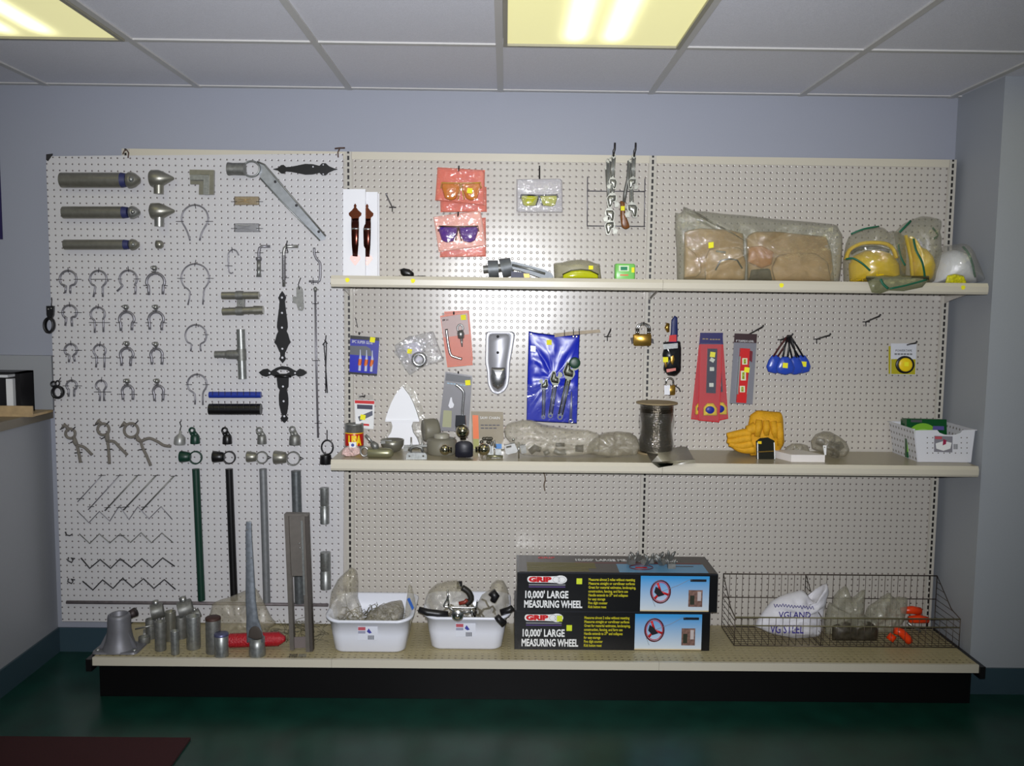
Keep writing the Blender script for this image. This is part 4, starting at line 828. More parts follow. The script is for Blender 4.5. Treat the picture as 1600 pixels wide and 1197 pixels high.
g = G(); g.prism(sub(q, .04, .03, .95, .15), -.0607, .0004); t.subp(c, 'dark_header', g, mat('dark_grey_print', (70, 72, 78), .4)); textlines(t, q, [(.1, .19, .8)], mat('pale_blue_print', (150, 180, 200), .5), c, -.0607, 1)
g = G(); g.prism([(704, 621), (706, 621), (707, 628), (709.5, 632), (708, 637), (703, 638), (700.5, 634), (702, 629)], -.0615, .0006); t.subp(c, 'white_keyhole', g, WHITE); g = G(); g.prism([(693, 641), (706, 642), (705, 668), (691, 667)], -.0615, .0006); t.subp(c, 'pale_panel', g, mat('pale_olive_print', (160, 160, 120), .5)); g = G(); g.prism([(712, 650), (727, 651), (726, 672), (712, 671)], -.07, .012); t.add('lock_body', g, mat('dark_steel', (60, 62, 66), .2, .8)); t.done(); bare_hook(716, 584, 716, 580, 'hook through the grey hitch pin card', -.085)
# white card
q = [(553.5, 624.5), (585.7, 625.7), (583.5, 670.8), (556, 668.5)]
t = Thing('paper_card_pack', 'white card pack with red print hanging above the round can', 'card pack'); g = G(); g.prism([(559, 616), (583, 617), (583, 627), (559, 626)], -.03, .001); t.add('header', g, BLISTER)
g = G(); g.prism(q, -.035, .003); c = t.add('card', g, PAPER); g = G(); g.prism([inq(q, a, b) for a, b in ((.02, .02), (.98, .02), (.98, .13), (.02, .13))], -.0356, .0004); g.prism(sub(q, .25, .83, .75, .9), -.0356, .0004); t.subp(c, 'red_print', g, RED)
g = G(); g.prism([inq(q, a, b) for a, b in ((.15, .6), (.9, .36), (.92, .52), (.22, .76))], -.036, .0005); t.subp(c, 'strip_picture', g, mat('slate_print', (80, 84, 100), .5)); g = G(); g.prism(sub(q, .12, .17, .9, .32), -.0356, .0004); t.subp(c, 'dark_print', g, mat('dark_ink', (60, 60, 80), .6)); sticker(t, 567, 652, 4, -.037); t.done(); bare_hook(562, 620, 570, 617, 'small hook above the white card pack', -.06)
# coupler
t = Thing('trailer_coupler', 'shiny chrome trailer coupler plate with a rounded lower end', 'coupler'); Y = -.03
out = [(759, 522), (762, 518), (800, 518), (805, 521), (802, 540), (797, 567), (796, 590), (794, 603), (788, 612), (777, 617), (767, 612), (762, 600), (761, 580), (758, 567), (758.5, 540)]
out = [(x, y) for x, y in out]; s1 = [(777+(x-777)*.74, 565+(y-565)*.95) for x, y in out]
def ring_at(L, Y): return [P(u, v, Y) for u, v in L]
n = 60
R0 = resamp(ring_at(out, -.004), n); R1 = resamp(ring_at(out, -.02), n); R2 = resamp(ring_at([(777+(x-777)*.9, 566+(y-566)*.98) for x, y in out], -.024), n); R3 = resamp(ring_at([(777+(x-777)*.8, 566+(y-566)*.94) for x, y in out], -.018), n); R4 = resamp(ring_at([(777+(x-777)*.66, 562+(y-562)*.9) for x, y in out], -.034), n)
g = G(); g.loft([R0, R1, R2, R3, R4], False, True); t.add('shell', g, mat('bright_chrome', (190, 190, 196), .5, .6))
g = G(); g.pillow([(768, 574), (790, 574), (791, 590), (787, 603), (778, 609), (769, 603), (766, 590)], -.036, .014, 0, 1, N=36, rings=7); t.add('ball_socket', g, mat('polished_chrome', (190, 190, 192), .2, .9)); g = G()
for v in (526, 551): g.lathe([(2.2*K(Y), 0), (2*K(Y), .002), (0, .002)], P(777.8, v, -.0345), (0, -1, 0), 10)
t.add('bolt_hole', g, BLACK); t.done()
# blue pouch
t = Thing('tool_pouch', 'bright blue vinyl pouch hanging from the wooden yardstick', 'pouch'); Y = -.02
g = G(); q = [(826, 517.4), (837, 520), (848, 521), (866.6, 523.4), (886, 524), (906.3, 522.4), (905, 545), (904.6, 567), (903, 620), (901.3, 662.5), (880, 661), (856.8, 660), (822.5, 658), (824, 590)]
g.pillow(q, Y, .008, .7, 21, rings=8, N=60, freq=28, back=.1); t.add('vinyl_sheet', g, BLUE); 
g = G(); g.prism([(824, 600), (903, 604), (901.3, 661), (822.5, 657)], Y-.0225, .0008); t.add('clear_pocket', g, film('clear_vinyl', (60, 80, 220), .08, .2, 20)); sticker(t, 858, 535, 4, Y-.0125, rot=0)
g = G(); g.prism([(829, 540), (837, 541), (837, 550), (829, 549)], Y-.011, .0008); t.add('small_label', g, GALV); g = G()
for (u, v) in ((830, 522), (901, 526), (896, 526)): g.lathe([(1.8*K(Y), 0), (1.8*K(Y), .002), (.8*K(Y), .002)], P(u, v, Y-.009), (0, -1, 0), 10)
t.add('grommet', g, CHROME); t.done()
WR = mat('wrench_chrome_dark', (96, 98, 88), .4, .9)
wrench(849, 652, 850, 603, 3, 7, -.034, 'smallest adjustable wrench in the blue pouch, leftmost', 'adjustable wrenches in the blue pouch', WR, .006)
wrench(860, 650, 868, 594, 3.8, 9, -.034, 'middle adjustable wrench in the blue pouch', 'adjustable wrenches in the blue pouch', WR, .006, flip=-1)
wrench(875, 652, 890, 583, 4.5, 11, -.034, 'largest adjustable wrench in the blue pouch, rightmost', 'adjustable wrenches in the blue pouch', WR, .006, flip=-1)
g = G(); g.pillow(circ(898, 567, 9, 20), -.042, .006, .1, 4, N=24); solo('green_rubber_disc', g, mat('dark_green_rubber', (24, 64, 44), .4), 'round dark green cap covering the jaws of the largest wrench in the pouch', 'disc')
t = Thing('small_wrench', 'slender shiny spanner at the right side of the blue pouch', 'wrench'); g = G(); g.pt([(893, 612), (892.5, 635), (891.5, 655)], [.8, 2, 2.6], -.034, 8, flat=.5); t.add('shaft', g, SATIN); g = G(); g.pt(circ(892, 658, 3, 12), 1.3, -.034, 8, True); t.add('ring_end', g, CHROME); t.done()
t = Thing('yardstick', 'thin wooden yardstick holding up the blue pouch', 'yardstick'); g = G(); g.prism([(866.5, 521), (900, 517.5), (937, 515), (938.5, 519.5), (900, 523), (866.5, 527)], -.045, .003); t.add('stick', g, mat('pale_wood', (168, 152, 128), .6, noise_amt=.12, nscale=40)); g = G()
for (u, v) in ((882, 519), (896, 518), (905, 517)): g.pt([(u, v-2, -.001), (u, v-3, -.049), (u, v+6, -.049)], .7, 0, 5)
t.add('wire_clip', g, DWIRE); t.done()
# padlocks
def padlock(u0, v0, u1, v1, sv, Y, label, m_, dual=False):
    t = Thing('padlock', label, 'padlock', 'padlocks'); um = (u0+u1)/2; w_ = (u1-u0)/2
    g = G(); th = .018; rr = [rrect(um, 0, 0, w_, .5, .5)] ; R = []
    L = [(u0, v0+1), (u0+1.5, v0), (u1-1.5, v0), (u1, v0+1), (u1-.4, v1-2), (u1-2, v1), (u0+2, v1), (u0+.4, v1-2)]
    rings = [resamp(ring_at([(um+(x-um)*s, (v0+v1)/2+(y-(v0+v1)/2)*s) for x, y in L], Y-d), 32) for s, d in ((.9, 0), (1, .003), (1, th-.003), (.9, th))]; g.loft(rings, True, True, True); t.add('body', g, m_)
    k = .62*w_
    for j in range(2 if dual else 1):
        g = G(); g.pt([(um-k+j*3, v0+1), (um-k+j*3, v0-(v0-sv)*.5)]+arc(um+j*3, sv+k*.9+1, k, 180, 0, 10, k*.9)+[(um+k+j*3, v0-(v0-sv)*.5), (um+k+j*3, v0+1)], 1.7, Y-th/2+j*.012, 8); t.add('shackle', g, CHROME)
    g = G(); g.prism([(um-2, v1-.5), (um+2, v1-.5), (um+1.6, v1+.6), (um-1.6, v1+.6)], Y-.012, .006); t.add('keyway', g, BLKPL); return t
t = padlock(989, 522, 1018, 540.5, 505, -.045, 'brass padlock hanging at the middle upright', BRASS, True); g = G(); g.prism([(985, 528), (990, 527), (990, 536), (987, 538)], -.05, .002); t.add('key', g, DWIRE); g = G(); g.prism([(1017, 528), (1021, 530), (1022, 537), (1018, 536)], -.05, .002); t.add('key', g, DWIRE); t.done(); bare_hook(1005, 508, 1006, 503, 'hook tip above the brass padlock', -.075)
t = Thing('lock_pack', 'black packed lock with a red and blue strap, right of the middle upright', 'lock pack'); Y = -.04
g = G(); g.pillow([(1049, 500), (1054, 493), (1058.5, 496), (1059, 520), (1058, 536), (1045, 536), (1048, 520)], Y-.004, .006, .1, 2, N=36); t.add('strap', g, mat('navy_strap', (20, 34, 90), .5)); g = G(); g.prism([(1046, 524), (1057, 523), (1057, 534), (1045, 534)], Y-.0115, .001); t.add('red_label', g, RED); g = G(); g.pt([(1044, 505), (1042, 512), (1044, 519)], [2.5, 4, 2], Y-.008, 8); t.add('buckle', g, BRASS)
g = G(); g.pillow([(1036, 535), (1050, 533), (1063, 533), (1064.5, 545), (1064, 580), (1056, 588), (1044, 587), (1036, 578), (1038, 565), (1034.5, 555), (1037, 545)], Y, .014, .15, 5, N=44); bd = t.add('pack_body', g, mat('black_film', (18, 18, 20), .15, spec=.8)); g = G(); g.prism([(1036, 538), (1059, 536), (1059, 544), (1037, 546)], Y-.0155, .001); t.subp(bd, 'grey_label', g, GALV); g = G(); g.pillow([(1047, 556), (1053, 553), (1055, 562), (1051, 571), (1047, 566)], Y-.013, .004, .1, 1, N=20); g.pillow([(1036, 562), (1040, 560), (1043, 572), (1040, 575)], Y-.013, .004, .1, 1, N=20); t.subp(bd, 'brass_key', g, BRASS); g = G(); g.prism([(1041, 577), (1056, 575), (1056, 579), (1042, 582)], Y-.0145, .001); t.subp(bd, 'red_white_label', g, mat('salmon_label', (205, 120, 110), .5)); sticker(t, 1040, 562, 4, Y-.0165, rot=0); t.done()
t = padlock(1037, 602, 1055.5, 617.5, 590, -.045, 'small padlock with a white and yellow body hanging under the black lock pack', BRASS); g = G(); g.prism([(1037.5, 602), (1047, 602), (1046.5, 617), (1038, 617)], -.0645, .0008); t.add('white_label', g, WHITE); g = G(); g.pt([(1054, 602), (1061, 607), (1063, 612)], 1.1, -.05, 6); t.add('key', g, DWIRE); t.done()
# red measuring sets
def redset(q, Y, label, full=True):
    t = Thing('level_and_tape_pack', label, 'tool pack', 'red carded level and tape sets'); g = G(); g.prism(q, Y, .0012); c = t.add('card', g, mat('red_card', (196, 26, 36), .35)); g = G(); g.prism(sub(q, 0, 0, 1, .13), Y-.0005, .0004); t.subp(c, 'navy_header', g, mat('navy_print', (36, 32, 92), .4))
    if full:
        textlines(t, q, [(.1, .07, .38), (.42, .075, .9)], mat('gold_print', (150, 130, 90), .5), c, Y-.0004, .8)
        a, b, d, e = sub(q, .36, .18, .78, .68); g = G(); g.prism([a, b, d, e], Y-.013, .012); lv = t.add('level', g, mat('dark_slate_plastic', (44, 46, 66), .3))
        for bb in (.22, .34, .55): cc = inq(q, .57, .12+bb*.85); g = G(); g.prism(rot2([(-3.4, -3), (3.4, -3), (3.4, 3), (-3.4, 3)], *cc, 1, 30 if bb < .3 else 0), Y-.0142, .0015); t.subp(lv, 'vial', g, mat('vial_white', (215, 218, 205), .15))
        cc = inq(q, .55, .87); g = G(); g.pillow([(cc[0]-11, cc[1]+9), (cc[0]-11, cc[1]-4), (cc[0]-5, cc[1]-11), (cc[0]+5, cc[1]-11), (cc[0]+11, cc[1]-3), (cc[0]+11, cc[1]+9)], Y-.002, .014, 0, 1, N=36, rings=5); tp = t.add('tape_measure', g, YEL); g = G(); g.pillow(circ(cc[0], cc[1], 7.5, 18, 6.5), Y-.012, .006, 0, 1, N=24, rings=4); t.subp(tp, 'blue_disc', g, mat('blue_label', (30, 40, 140), .4)); sticker(t, *inq(q, .58, .245), 4, Y-.0145)
    g = G(); g.prism(sub(q, .03, .12, .97, .99), Y-.016, .0006); t.add('blister', g, BLISTER); return t
redset([(1094, 522), (1120, 521), (1108, 658), (1079.8, 655)], -.03, 'rear left red carded level and tape set', True).done()
redset([(1104, 521), (1129, 521), (1137.8, 654), (1112, 660)], -.05, 'rear right red carded level and tape set', True).done()
redset([(1094, 520), (1129.7, 520), (1124, 660), (1090.6, 657)], -.075, 'front red carded level and tape set with a yellow sticker').done()
# torpedo level card
q = [(1147.8, 521), (1183, 522), (1175.8, 632), (1140, 630)]; Y = -.06
t = Thing('torpedo_level_pack', 'red torpedo level on a grey card, right of the red level sets', 'level'); g = G(); g.prism(q, Y, .0012); c = t.add('card', g, mat('mid_grey_card', (122, 122, 130), .4)); g = G(); g.prism(sub(q, 0, 0, 1, .13), Y-.0005, .0004); t.subp(c, 'dark_header', g, mat('maroon_black', (52, 28, 32), .4)); words(t, '9" TORPEDO LEVEL', q, .08, .12, 4.5, Y-.0004, PAPER, .8, c)
lq = [(1157, 544), (1172, 545), (1166, 630), (1151, 629)]; g = G(); g.prism(lq, Y-.014, .013); lv = t.add('level_body', g, RED)
g = G(); g.prism([(1172, 548), (1176, 549), (1175, 566), (1171, 563)], Y-.01, .009); t.subp(lv, 'corner_tab', g, mat('dark_red', (110, 20, 36), .4)); g = G(); g.prism([(1155.5, 557), (1157.5, 557), (1153.5, 616), (1151.5, 616)], Y-.0145, .014); g.prism([(1171, 572), (1172.5, 572), (1168, 616), (1166.5, 616)], Y-.0145, .014); t.subp(lv, 'edge_rail', g, SATIN)
for (u, v, h_) in ((1163.8, 564.7, 5), (1161.5, 587, 7.5), (1160, 608, 5)):
    g = G(); g.prism([(u-4, v-h_), (u+4, v-h_), (u+4, v+h_), (u-4, v+h_)], Y-.0148, .001); w_ = t.subp(lv, 'vial_window', g, mat('vial_cream', (220, 222, 190), .3)); g = G(); g.pt([(u, v-h_*.7), (u, v+h_*.7)], 1.8, Y-.016, 8); t.subp(lv, 'vial', g, mat('vial_green', (150, 170, 40), .2))
sticker(t, 1167, 578, 4, Y-.0165); t.done(); bare_hook(1171, 522, 1193, 508, 'long slanted hook holding the torpedo level card', -.12)
# blue knee pads
KP = mat('blue_shell', (44, 74, 176), .28)
for i, (u, v, y_, l) in enumerate(((1211, 569, -.04, 'leftmost blue shell of the hanging bunch'), (1253, 569, -.012, 'rightmost blue shell of the hanging bunch, with a sticker at its edge'), (1242, 571, -.048, 'blue shell second from the right in the hanging bunch'), (1227, 571, -.075, 'front blue shell of the hanging bunch with a yellow sticker'))):
    t = Thing('hanging_reel', l, 'reel', 'blue hanging shells'); w_ = 14 if i != 3 else 15
    g = G(); g.pillow([(u-5, v-14), (u+5, v-14), (u+w_*.75, v-6), (u+w_, v+4), (u+w_*.8, v+12), (u, v+15), (u-w_*.8, v+12), (u-w_, v+4), (u-w_*.75, v-6)], y_, .013, .04, i, N=40, back=.6); t.add('shell', g, KP)
    g = G()
    for dx_ in (-4, 3): g.pt([(1233+dx_*.4, 524, -.06), ((u+1233)/2+dx_, 542, (y_-.06)/2), (u+dx_, v-10, y_-.003)], 1.5, 0, 6)
    t.add('cord', g, BLKPL if i != 0 else mat('dark_red_cord', (70, 20, 18), .6))
    if i in (3, 1): sticker(t, u+(0 if i == 3 else 3), v, 4, y_-.0145, rot=5)
    t.done()
peg_hook(1220, 531, 1239, 521, 'metal hook carrying the bunch of blue shells', -.1)
# yellow tape card
q = [(1392, 536.6), (1432, 536.6), (1430.8, 586.3), (1391.5, 585.5)]; Y = -.05
t = Thing('tape_measure_pack', 'carded yellow tape measure near the right end, above the white basket', 'tape measure'); g = G(); g.prism(q, Y, .0012); c = t.add('card', g, mat('white_card', (205, 206, 212), .5)); words(t, 'POWERTAPE', q, .18, .26, 4.6, Y, BLKPL, .64, c); textlines(t, q, [(.14, .34, .86)], mat('grey_ink', (110, 110, 112), .6), c, Y, 1.2)
g = G(); g.prism(sub(q, .02, .5, .98, .98), Y-.0005, .0004); t.subp(c, 'yellow_print', g, mat('dull_yellow_print', (170, 160, 30), .4)); g = G(); g.pillow(circ(1414, 570, 15, 24, 14), Y-.002, .006, 0, 1, N=30); t.add('black_case', g, BLKPL); g = G(); g.pillow(circ(1415, 570, 11, 24, 11), Y-.007, .006, 0, 1, N=30); t.add('yellow_disc', g, YEL); sticker(t, 1416.5, 569, 3.4, Y-.014, rot=0)
t.done(); g = G(); g.prism([(1389, 541), (1392, 541), (1392, 585), (1389, 584)][:0]+[(1388.5, 541), (1425, 540), (1425, 584), (1388.5, 584)], -.03, .001); solo('tape_measure_pack', g, mat('dull_yellow_print', (170, 160, 30), .4), 'second yellow card peeping out behind the carded tape measure', 'tape measure'); bare_hook(1410, 541, 1433, 533, 'long slanted hook above the yellow tape measure card', -.12)
# wire dangling under the lower shelf
g = G(); g.pt(smooth([Vector(p) for p in [(849, 737), (852, 748), (850, 758), (851.5, 767)]]), 1.0, -.03, 6); solo('loose_wire', g, mat('brown_wire', (90, 70, 50), .6), 'short brown wire hanging below the lower shelf', 'wire')
# ================================================================== upper shelf goods
def zof(u, v, Y): return P(u, v, Y).z
t = Thing('black_knob_latch', 'small black knob lying on the upper shelf with a thin wire', 'latch'); g = G(); g.pillow([(625, 414), (631, 412), (640, 414), (647, 420), (646, 426), (632, 426), (626, 421)], -.2, .014, .05, 1, N=30, back=1); t.add('knob', g, BLACK); g = G(); g.pt([(617, 425), (640, 425.5), (661, 424.5), (667, 426)], .8, -.21, 6); t.add('wire', g, DWIRE); t.done(rest=ZU)
t = Thing('cast_bracket', 'grey cast metal hinge bracket lying on the upper shelf', 'bracket'); Y = -.18; k = K(Y); CAST = mat('cast_grey', (112, 116, 120), .5, .5, noise_amt=.1, nscale=60)
g = G(); g.cyl(P(763, 411, Y), P(779, 410, Y), 14*k, 13*k, 20); t.add('disc', g, CAST); g = G(); g.cyl(P(783, 410, Y), P(800, 406, Y), 15.5*k, 13.5*k, 20); t.add('disc', g, CAST); g = G(); g.cyl(P(755, 411, Y), P(803, 407, Y), 6*k, seg=12); t.add('pin', g, GALVD)
g = G(); g.prism([(799, 398), (812, 401), (850, 411), (862, 417), (865, 422), (862, 426), (848, 425), (812, 413), (798, 410)], Y-.02, .03); t.add('arm', g, CAST); g = G(); g.pt([(800, 404), (830, 411), (852, 418)], 2, Y-.022, 8); t.add('rib', g, GALV); t.done(rest=ZU)
t = Thing('small_label_packet', 'dark blue packet with yellow label half hidden under the cast bracket', 'packet'); g = G(); g.prism([(799, 416), (827, 419), (829, 427), (798, 427)], -.235, .01); c = t.add('packet', g, mat('dark_blue_film', (20, 22, 60), .5)); g = G(); g.prism([(818, 419.5), (827, 420), (828, 426), (819, 426)], -.236, .0005); t.subp(c, 'yellow_label', g, YEL); t.done(rest=ZU)
t = Thing('goggles_case', 'smoky clear case with yellow safety glasses inside on the upper shelf', 'safety glasses'); Y = -.2
g = G(); g.pillow([(866, 428), (865, 403), (878, 402), (890, 399), (904, 397.5), (920, 399), (932, 404), (937, 404), (940, 428)], Y, .04, .06, 3, N=50, back=.8, freq=12); t.add('case', g, film('smoky_case', (178, 172, 140), .5, .2, 18)); g = G(); g.pillow([(879, 427), (880, 419), (895, 414.5), (908, 413.5), (922, 415), (934, 419), (935.5, 427)], Y-.042, .01, 0, 3, N=36); t.add('lens', g, mat('lime_lens', (184, 188, 20), .1, spec=.9)); g = G(); g.pt([(879, 421, Y-.045), (893, 414.5, Y-.05), (908, 413, Y-.053), (922, 414.5, Y-.05), (935, 421, Y-.045)], 1, 0, 6); t.add('frame', g, mat('olive_frame', (60, 60, 20), .4)); g = G(); g.prism([(920, 407), (927, 407), (927, 413), (920, 413)], Y-.043, .0006); t.add('price_sticker', g, YSTICK); t.done(rest=ZU)
t = Thing('green_tape_box', 'small light green box with a window standing on the upper shelf', 'box'); Y = -.22
g = G(); a = P(961.5, 403, Y); b = P(992.5, 428.5, Y); r0 = [rrect((a.x+b.x)/2, Y+.022, z, (b.x-a.x)/2*s_, .022*s_, .008) for z, s_ in ((b.z, .97), (b.z+.003, 1), (a.z-.004, 1), (a.z, .9))]; g.loft(r0, True, True); c = t.add('box', g, mat('light_green', (120, 196, 96), .3)); g = G(); g.prism([(967, 406), (983, 406), (983, 415), (967, 415)], Y-.0008, .0006); t.subp(c, 'pale_frame', g, mat('pale_green', (196, 220, 180), .4)); g = G(); g.prism([(970, 408), (980.5, 408), (980.5, 413.5), (970, 413.5)], Y-.0014, .0006); t.subp(c, 'window', g, mat('teal_window', (40, 130, 90), .2)); g = G(); g.prism([(987, 409), (991.5, 409), (991.5, 417), (987, 417)], Y-.0012, .0006); t.subp(c, 'price_sticker', g, YSTICK); g = G(); g.prism([(969, 420), (982, 420), (982, 422), (969, 422)], Y-.0012, .0006); t.subp(c, 'orange_print', g, ORANGE); t.done(rest=ZU)
# leather tool belts in a long bag
LEA = mat('tan_leather', (170, 134, 82), .6, noise_amt=.12, nscale=25, bump=.15, bscale=60); LEA2 = mat('light_tan_leather', (182, 146, 94), .6, noise_amt=.1, nscale=30)
t = Thing('tool_belt', 'tan leather tool belt in the left half of the long clear bag', 'tool belt', 'bagged leather tool belts'); Y = -.14
g = G(); g.pillow([(1068, 429), (1069, 352), (1095, 347), (1140, 350), (1162, 356), (1164, 429)], Y, .03, .3, 3, N=50, rings=8); t.add('back_pouch', g, LEA); g = G(); g.pillow([(1102, 429), (1100, 400), (1108, 380), (1130, 376), (1158, 378), (1166, 400), (1164, 429)], Y-.025, .025, .2, 5, N=44); t.add('front_pocket', g, LEA2); g = G(); g.pillow([(1069, 425), (1071, 374), (1086, 386), (1096, 402), (1096, 416), (1088, 424)], Y-.025, .015, .2, 6, N=36); t.add('side_flap', g, LEA2)
g = G(); g.pt([(1118, 413, Y-.052), (1126, 398, Y-.055), (1140, 395, Y-.056), (1152, 397, Y-.055), (1160, 410, Y-.052)], 1.3, 0, 6); t.add('loop_strap', g, BLKPL); g = G(); g.pt([(1119, 383, Y-.05), (1134, 385, Y-.052)], 1.6, 0, 6); t.add('buckle', g, GALVD); t.done(rest=ZU+.002)
t = Thing('tool_belt', 'tan leather tool belt in the right half of the long clear bag', 'tool belt', 'bagged leather tool belts')
g = G(); g.pillow([(1168, 429), (1166, 360), (1180, 352), (1215, 352), (1250, 356), (1292, 360), (1300, 385), (1304, 431)], Y, .03, .3, 8, N=56, rings=8); t.add('back_pouch', g, LEA); g = G(); g.pillow([(1211, 430), (1205, 410), (1214, 390), (1240, 384), (1275, 386), (1294, 400), (1299, 431)], Y-.025, .03, .25, 9, N=44); t.add('front_pocket', g, LEA2); g = G(); g.pillow([(1168, 400), (1170, 376), (1190, 374), (1210, 384), (1206, 404), (1190, 410)], Y-.025, .016, .2, 10, N=36); t.add('side_pocket', g, mat('orange_tan_leather', (184, 118, 52), .5)); g = G(); g.pillow([(1170, 429), (1174, 412), (1204, 409), (1207, 429)], Y-.022, .014, .4, 4, N=30); t.add('gap_shade', g, mat('gap_shade', (62, 52, 34), .7, noise_amt=.3, nscale=80)); t.done(rest=ZU+.002)  # shade in the gap below the side pocket is modelled as a dark patch
t = Thing('tool_belt_bag', 'long clear wrinkled plastic bag around the two tan tool belts on the upper shelf', 'plastic bag')
g = G(); g.pillow([(1058, 430), (1057, 385), (1054.5, 350), (1055, 324), (1066, 326), (1068, 314), (1071, 324), (1082, 322), (1100, 322), (1130, 326), (1170, 329), (1208, 334), (1260, 338), (1308, 343), (1312, 352), (1317, 360), (1316, 400), (1312, 434), (1240, 433), (1140, 431)], Y-.03, .055, .25, 31, rings=9, N=90, freq=16, back=1.0); t.add('film', g, film('bag_film', (168, 166, 142), .28, .6, 26, .06)); t.done(rest=ZU)
g = G(); g.prism([(1107, 379), (1115, 378), (1115, 387), (1107, 388)], -.236, .0006); solo('price_sticker', g, YSTICK, 'yellow price sticker on the left half of the long tool belt bag', 'sticker')
# hard hats
YHAT = mat('hard_hat_yellow', (232, 194, 14), .3); GST = mat('green_print', (12, 92, 66), .5); OLB = film('olive_bag', (165, 162, 126), .2, .6, 26, .06)
def stripe(t, pts, Y, r=1.5): g = G(); g.pt(smooth([Vector(p) for p in pts], 4), r, Y, 6, flat=.3); t.add('green_stripe', g, GST)
t = Thing('hard_hat', 'yellow hard hat lying forward in a bag, left of the upright one', 'hard hat', 'bagged hard hats'); Y = -.16
g = G(); g.pillow([(1328, 432), (1326, 405), (1334, 390), (1352, 382), (1372, 381), (1390, 387), (1402, 402), (1404, 432)], Y-.02, .09, .06, 1, rings=9, N=48, back=.4); t.add('dome', g, YHAT); g = G(); g.pt(smooth([Vector(p) for p in [(1322, 396), (1328, 381), (1345, 371.5), (1365, 369.5), (1385, 371.5), (1396, 380), (1401, 394)]], 4), 3, Y-.02, 10, flat=1.6); t.add('brim', g, YHAT); g = G(); g.pt(smooth([Vector(p) for p in [(1330, 386), (1345, 378.5), (1370, 377), (1390, 383)]], 4), 2.5, Y-.015, 8, flat=.5); t.add('sweatband', g, DWIRE)
g = G()
for i in range(7): g.pt([(1330+i*9, 426, Y-.085), (1331+i*9, 431, Y-.08)], 1, 0, 5)
t.add('ridge', g, mat('dull_yellow', (170, 140, 20), .5)); t.done(rest=ZU)
t = Thing('hard_hat', 'yellow hard hat standing on edge in a green striped bag, between the others', 'hard hat', 'bagged hard hats')
g = G(); g.pillow([(1430, 424), (1424, 400), (1422, 370), (1420, 352), (1424, 350), (1432, 366), (1446, 372), (1456, 384), (1460, 400), (1456, 418), (1446, 426)], Y-.03, .06, .06, 2, rings=9, N=48, back=.6); t.add('dome', g, YHAT); g = G(); g.pt([(1416, 350), (1424, 385), (1427, 422)], 2.6, Y-.05, 8, flat=1.5); t.add('brim', g, YHAT); t.done(rest=ZU)
WH = mat('white_hat', (222, 224, 228), .35); t = Thing('hard_hat', 'white hard hat in a clear bag at the right end of the upper shelf', 'hard hat', 'bagged hard hats'); Y2 = -.17
g = G(); g.pillow([(1453, 437), (1456, 418), (1464, 398), (1476, 388), (1490, 384), (1504, 388), (1514, 400), (1520, 418), (1522, 437)], Y2, .08, .05, 3, rings=9, N=48, back=.5); t.add('dome', g, WH)
for i in range(3): g = G(); g.pt(smooth([Vector(p) for p in [(1466+i*6, 398-i*3, Y2-.058), (1484+i*2, 393+i*5, Y2-.078), (1503, 396+i*7, Y2-.066)]][:0]+[Vector(P(a_, b_, c_)) for a_, b_, c_ in ()], 1), 1, 0) if 0 else None
g = G(); g.pillow([(1477, 436), (1480, 424), (1492, 421), (1506, 424), (1511, 436)], Y2-.088, .006, .3, 3, N=26); t.add('yellow_emblem', g, mat('yellow_emblem', (196, 190, 20), .5, noise_amt=.4, nscale=120)); sticker(t, 1510, 399, 3.4, Y2-.058); t.done(rest=ZU)
t = Thing('hard_hat_bag', 'wrinkled clear bag with green stripes around the left yellow hard hat', 'plastic bag')
g = G(); g.pillow([(1318, 434), (1317, 400), (1322, 372), (1327, 361), (1345, 352), (1367, 345), (1376, 347), (1384, 356), (1396, 352), (1408, 360), (1412, 390), (1410, 434)], Y-.02, .115, .12, 41, rings=8, N=60, freq=20, back=.4); t.add('film', g, OLB); stripe(t, [(1330, 358, Y-.05), (1350, 350, Y-.06), (1374, 346, Y-.05)], 0); stripe(t, [(1322, 397, Y-.11), (1334, 396, Y-.13), (1348, 404, Y-.14), (1360, 415, Y-.14)], 0, 1.6); t.done(rest=ZU)
t = Thing('hard_hat_bag', 'tall twisted clear bag with green stripes around the upright yellow hard hat', 'plastic bag')
g = G(); g.pillow([(1410, 432), (1404, 400), (1402, 376), (1398, 352), (1410, 340), (1422, 333), (1441, 326.5), (1455, 328), (1467, 331), (1461, 342), (1466, 359), (1466, 385), (1462, 405), (1455, 432)], Y-.03, .095, .15, 43, rings=8, N=60, freq=22, back=.5); t.add('film', g, OLB); stripe(t, [(1406, 352, Y-.1), (1416, 342, Y-.1), (1424, 334, Y-.08)], 0, 1.8); stripe(t, [(1428, 362, Y-.12), (1432, 380, Y-.14), (1442, 400, Y-.14), (1446, 424, Y-.12)], 0, 1.8); stripe(t, [(1404, 370, Y-.11), (1408, 390, Y-.12), (1415, 404, Y-.12)], 0); stripe(t, [(1458, 345, Y-.08), (1466, 356, Y-.05), (1460, 362, Y-.08)], 0); t.done(rest=ZU)
t = Thing('hard_hat_bag', 'clear bag with a green stripe around the white hard hat', 'plastic bag'); g = G(); g.pillow([(1451, 438), (1455, 410), (1464, 388), (1474, 379), (1490, 377), (1506, 375), (1516, 385), (1526, 410), (1534, 436)], Y2-.01, .1, .1, 44, rings=8, N=50, freq=18, back=.5); t.add('film', g, CLEAR); stripe(t, [(1505, 380, Y2-.05), (1513, 390, Y2-.08), (1520, 408, Y2-.08), (1524, 428, Y2-.06)], 0, 2); t.done(rest=ZU)
t = Thing('bag_flap', 'loose end of a green striped bag drooping over the shelf edge below the hats', 'plastic bag')
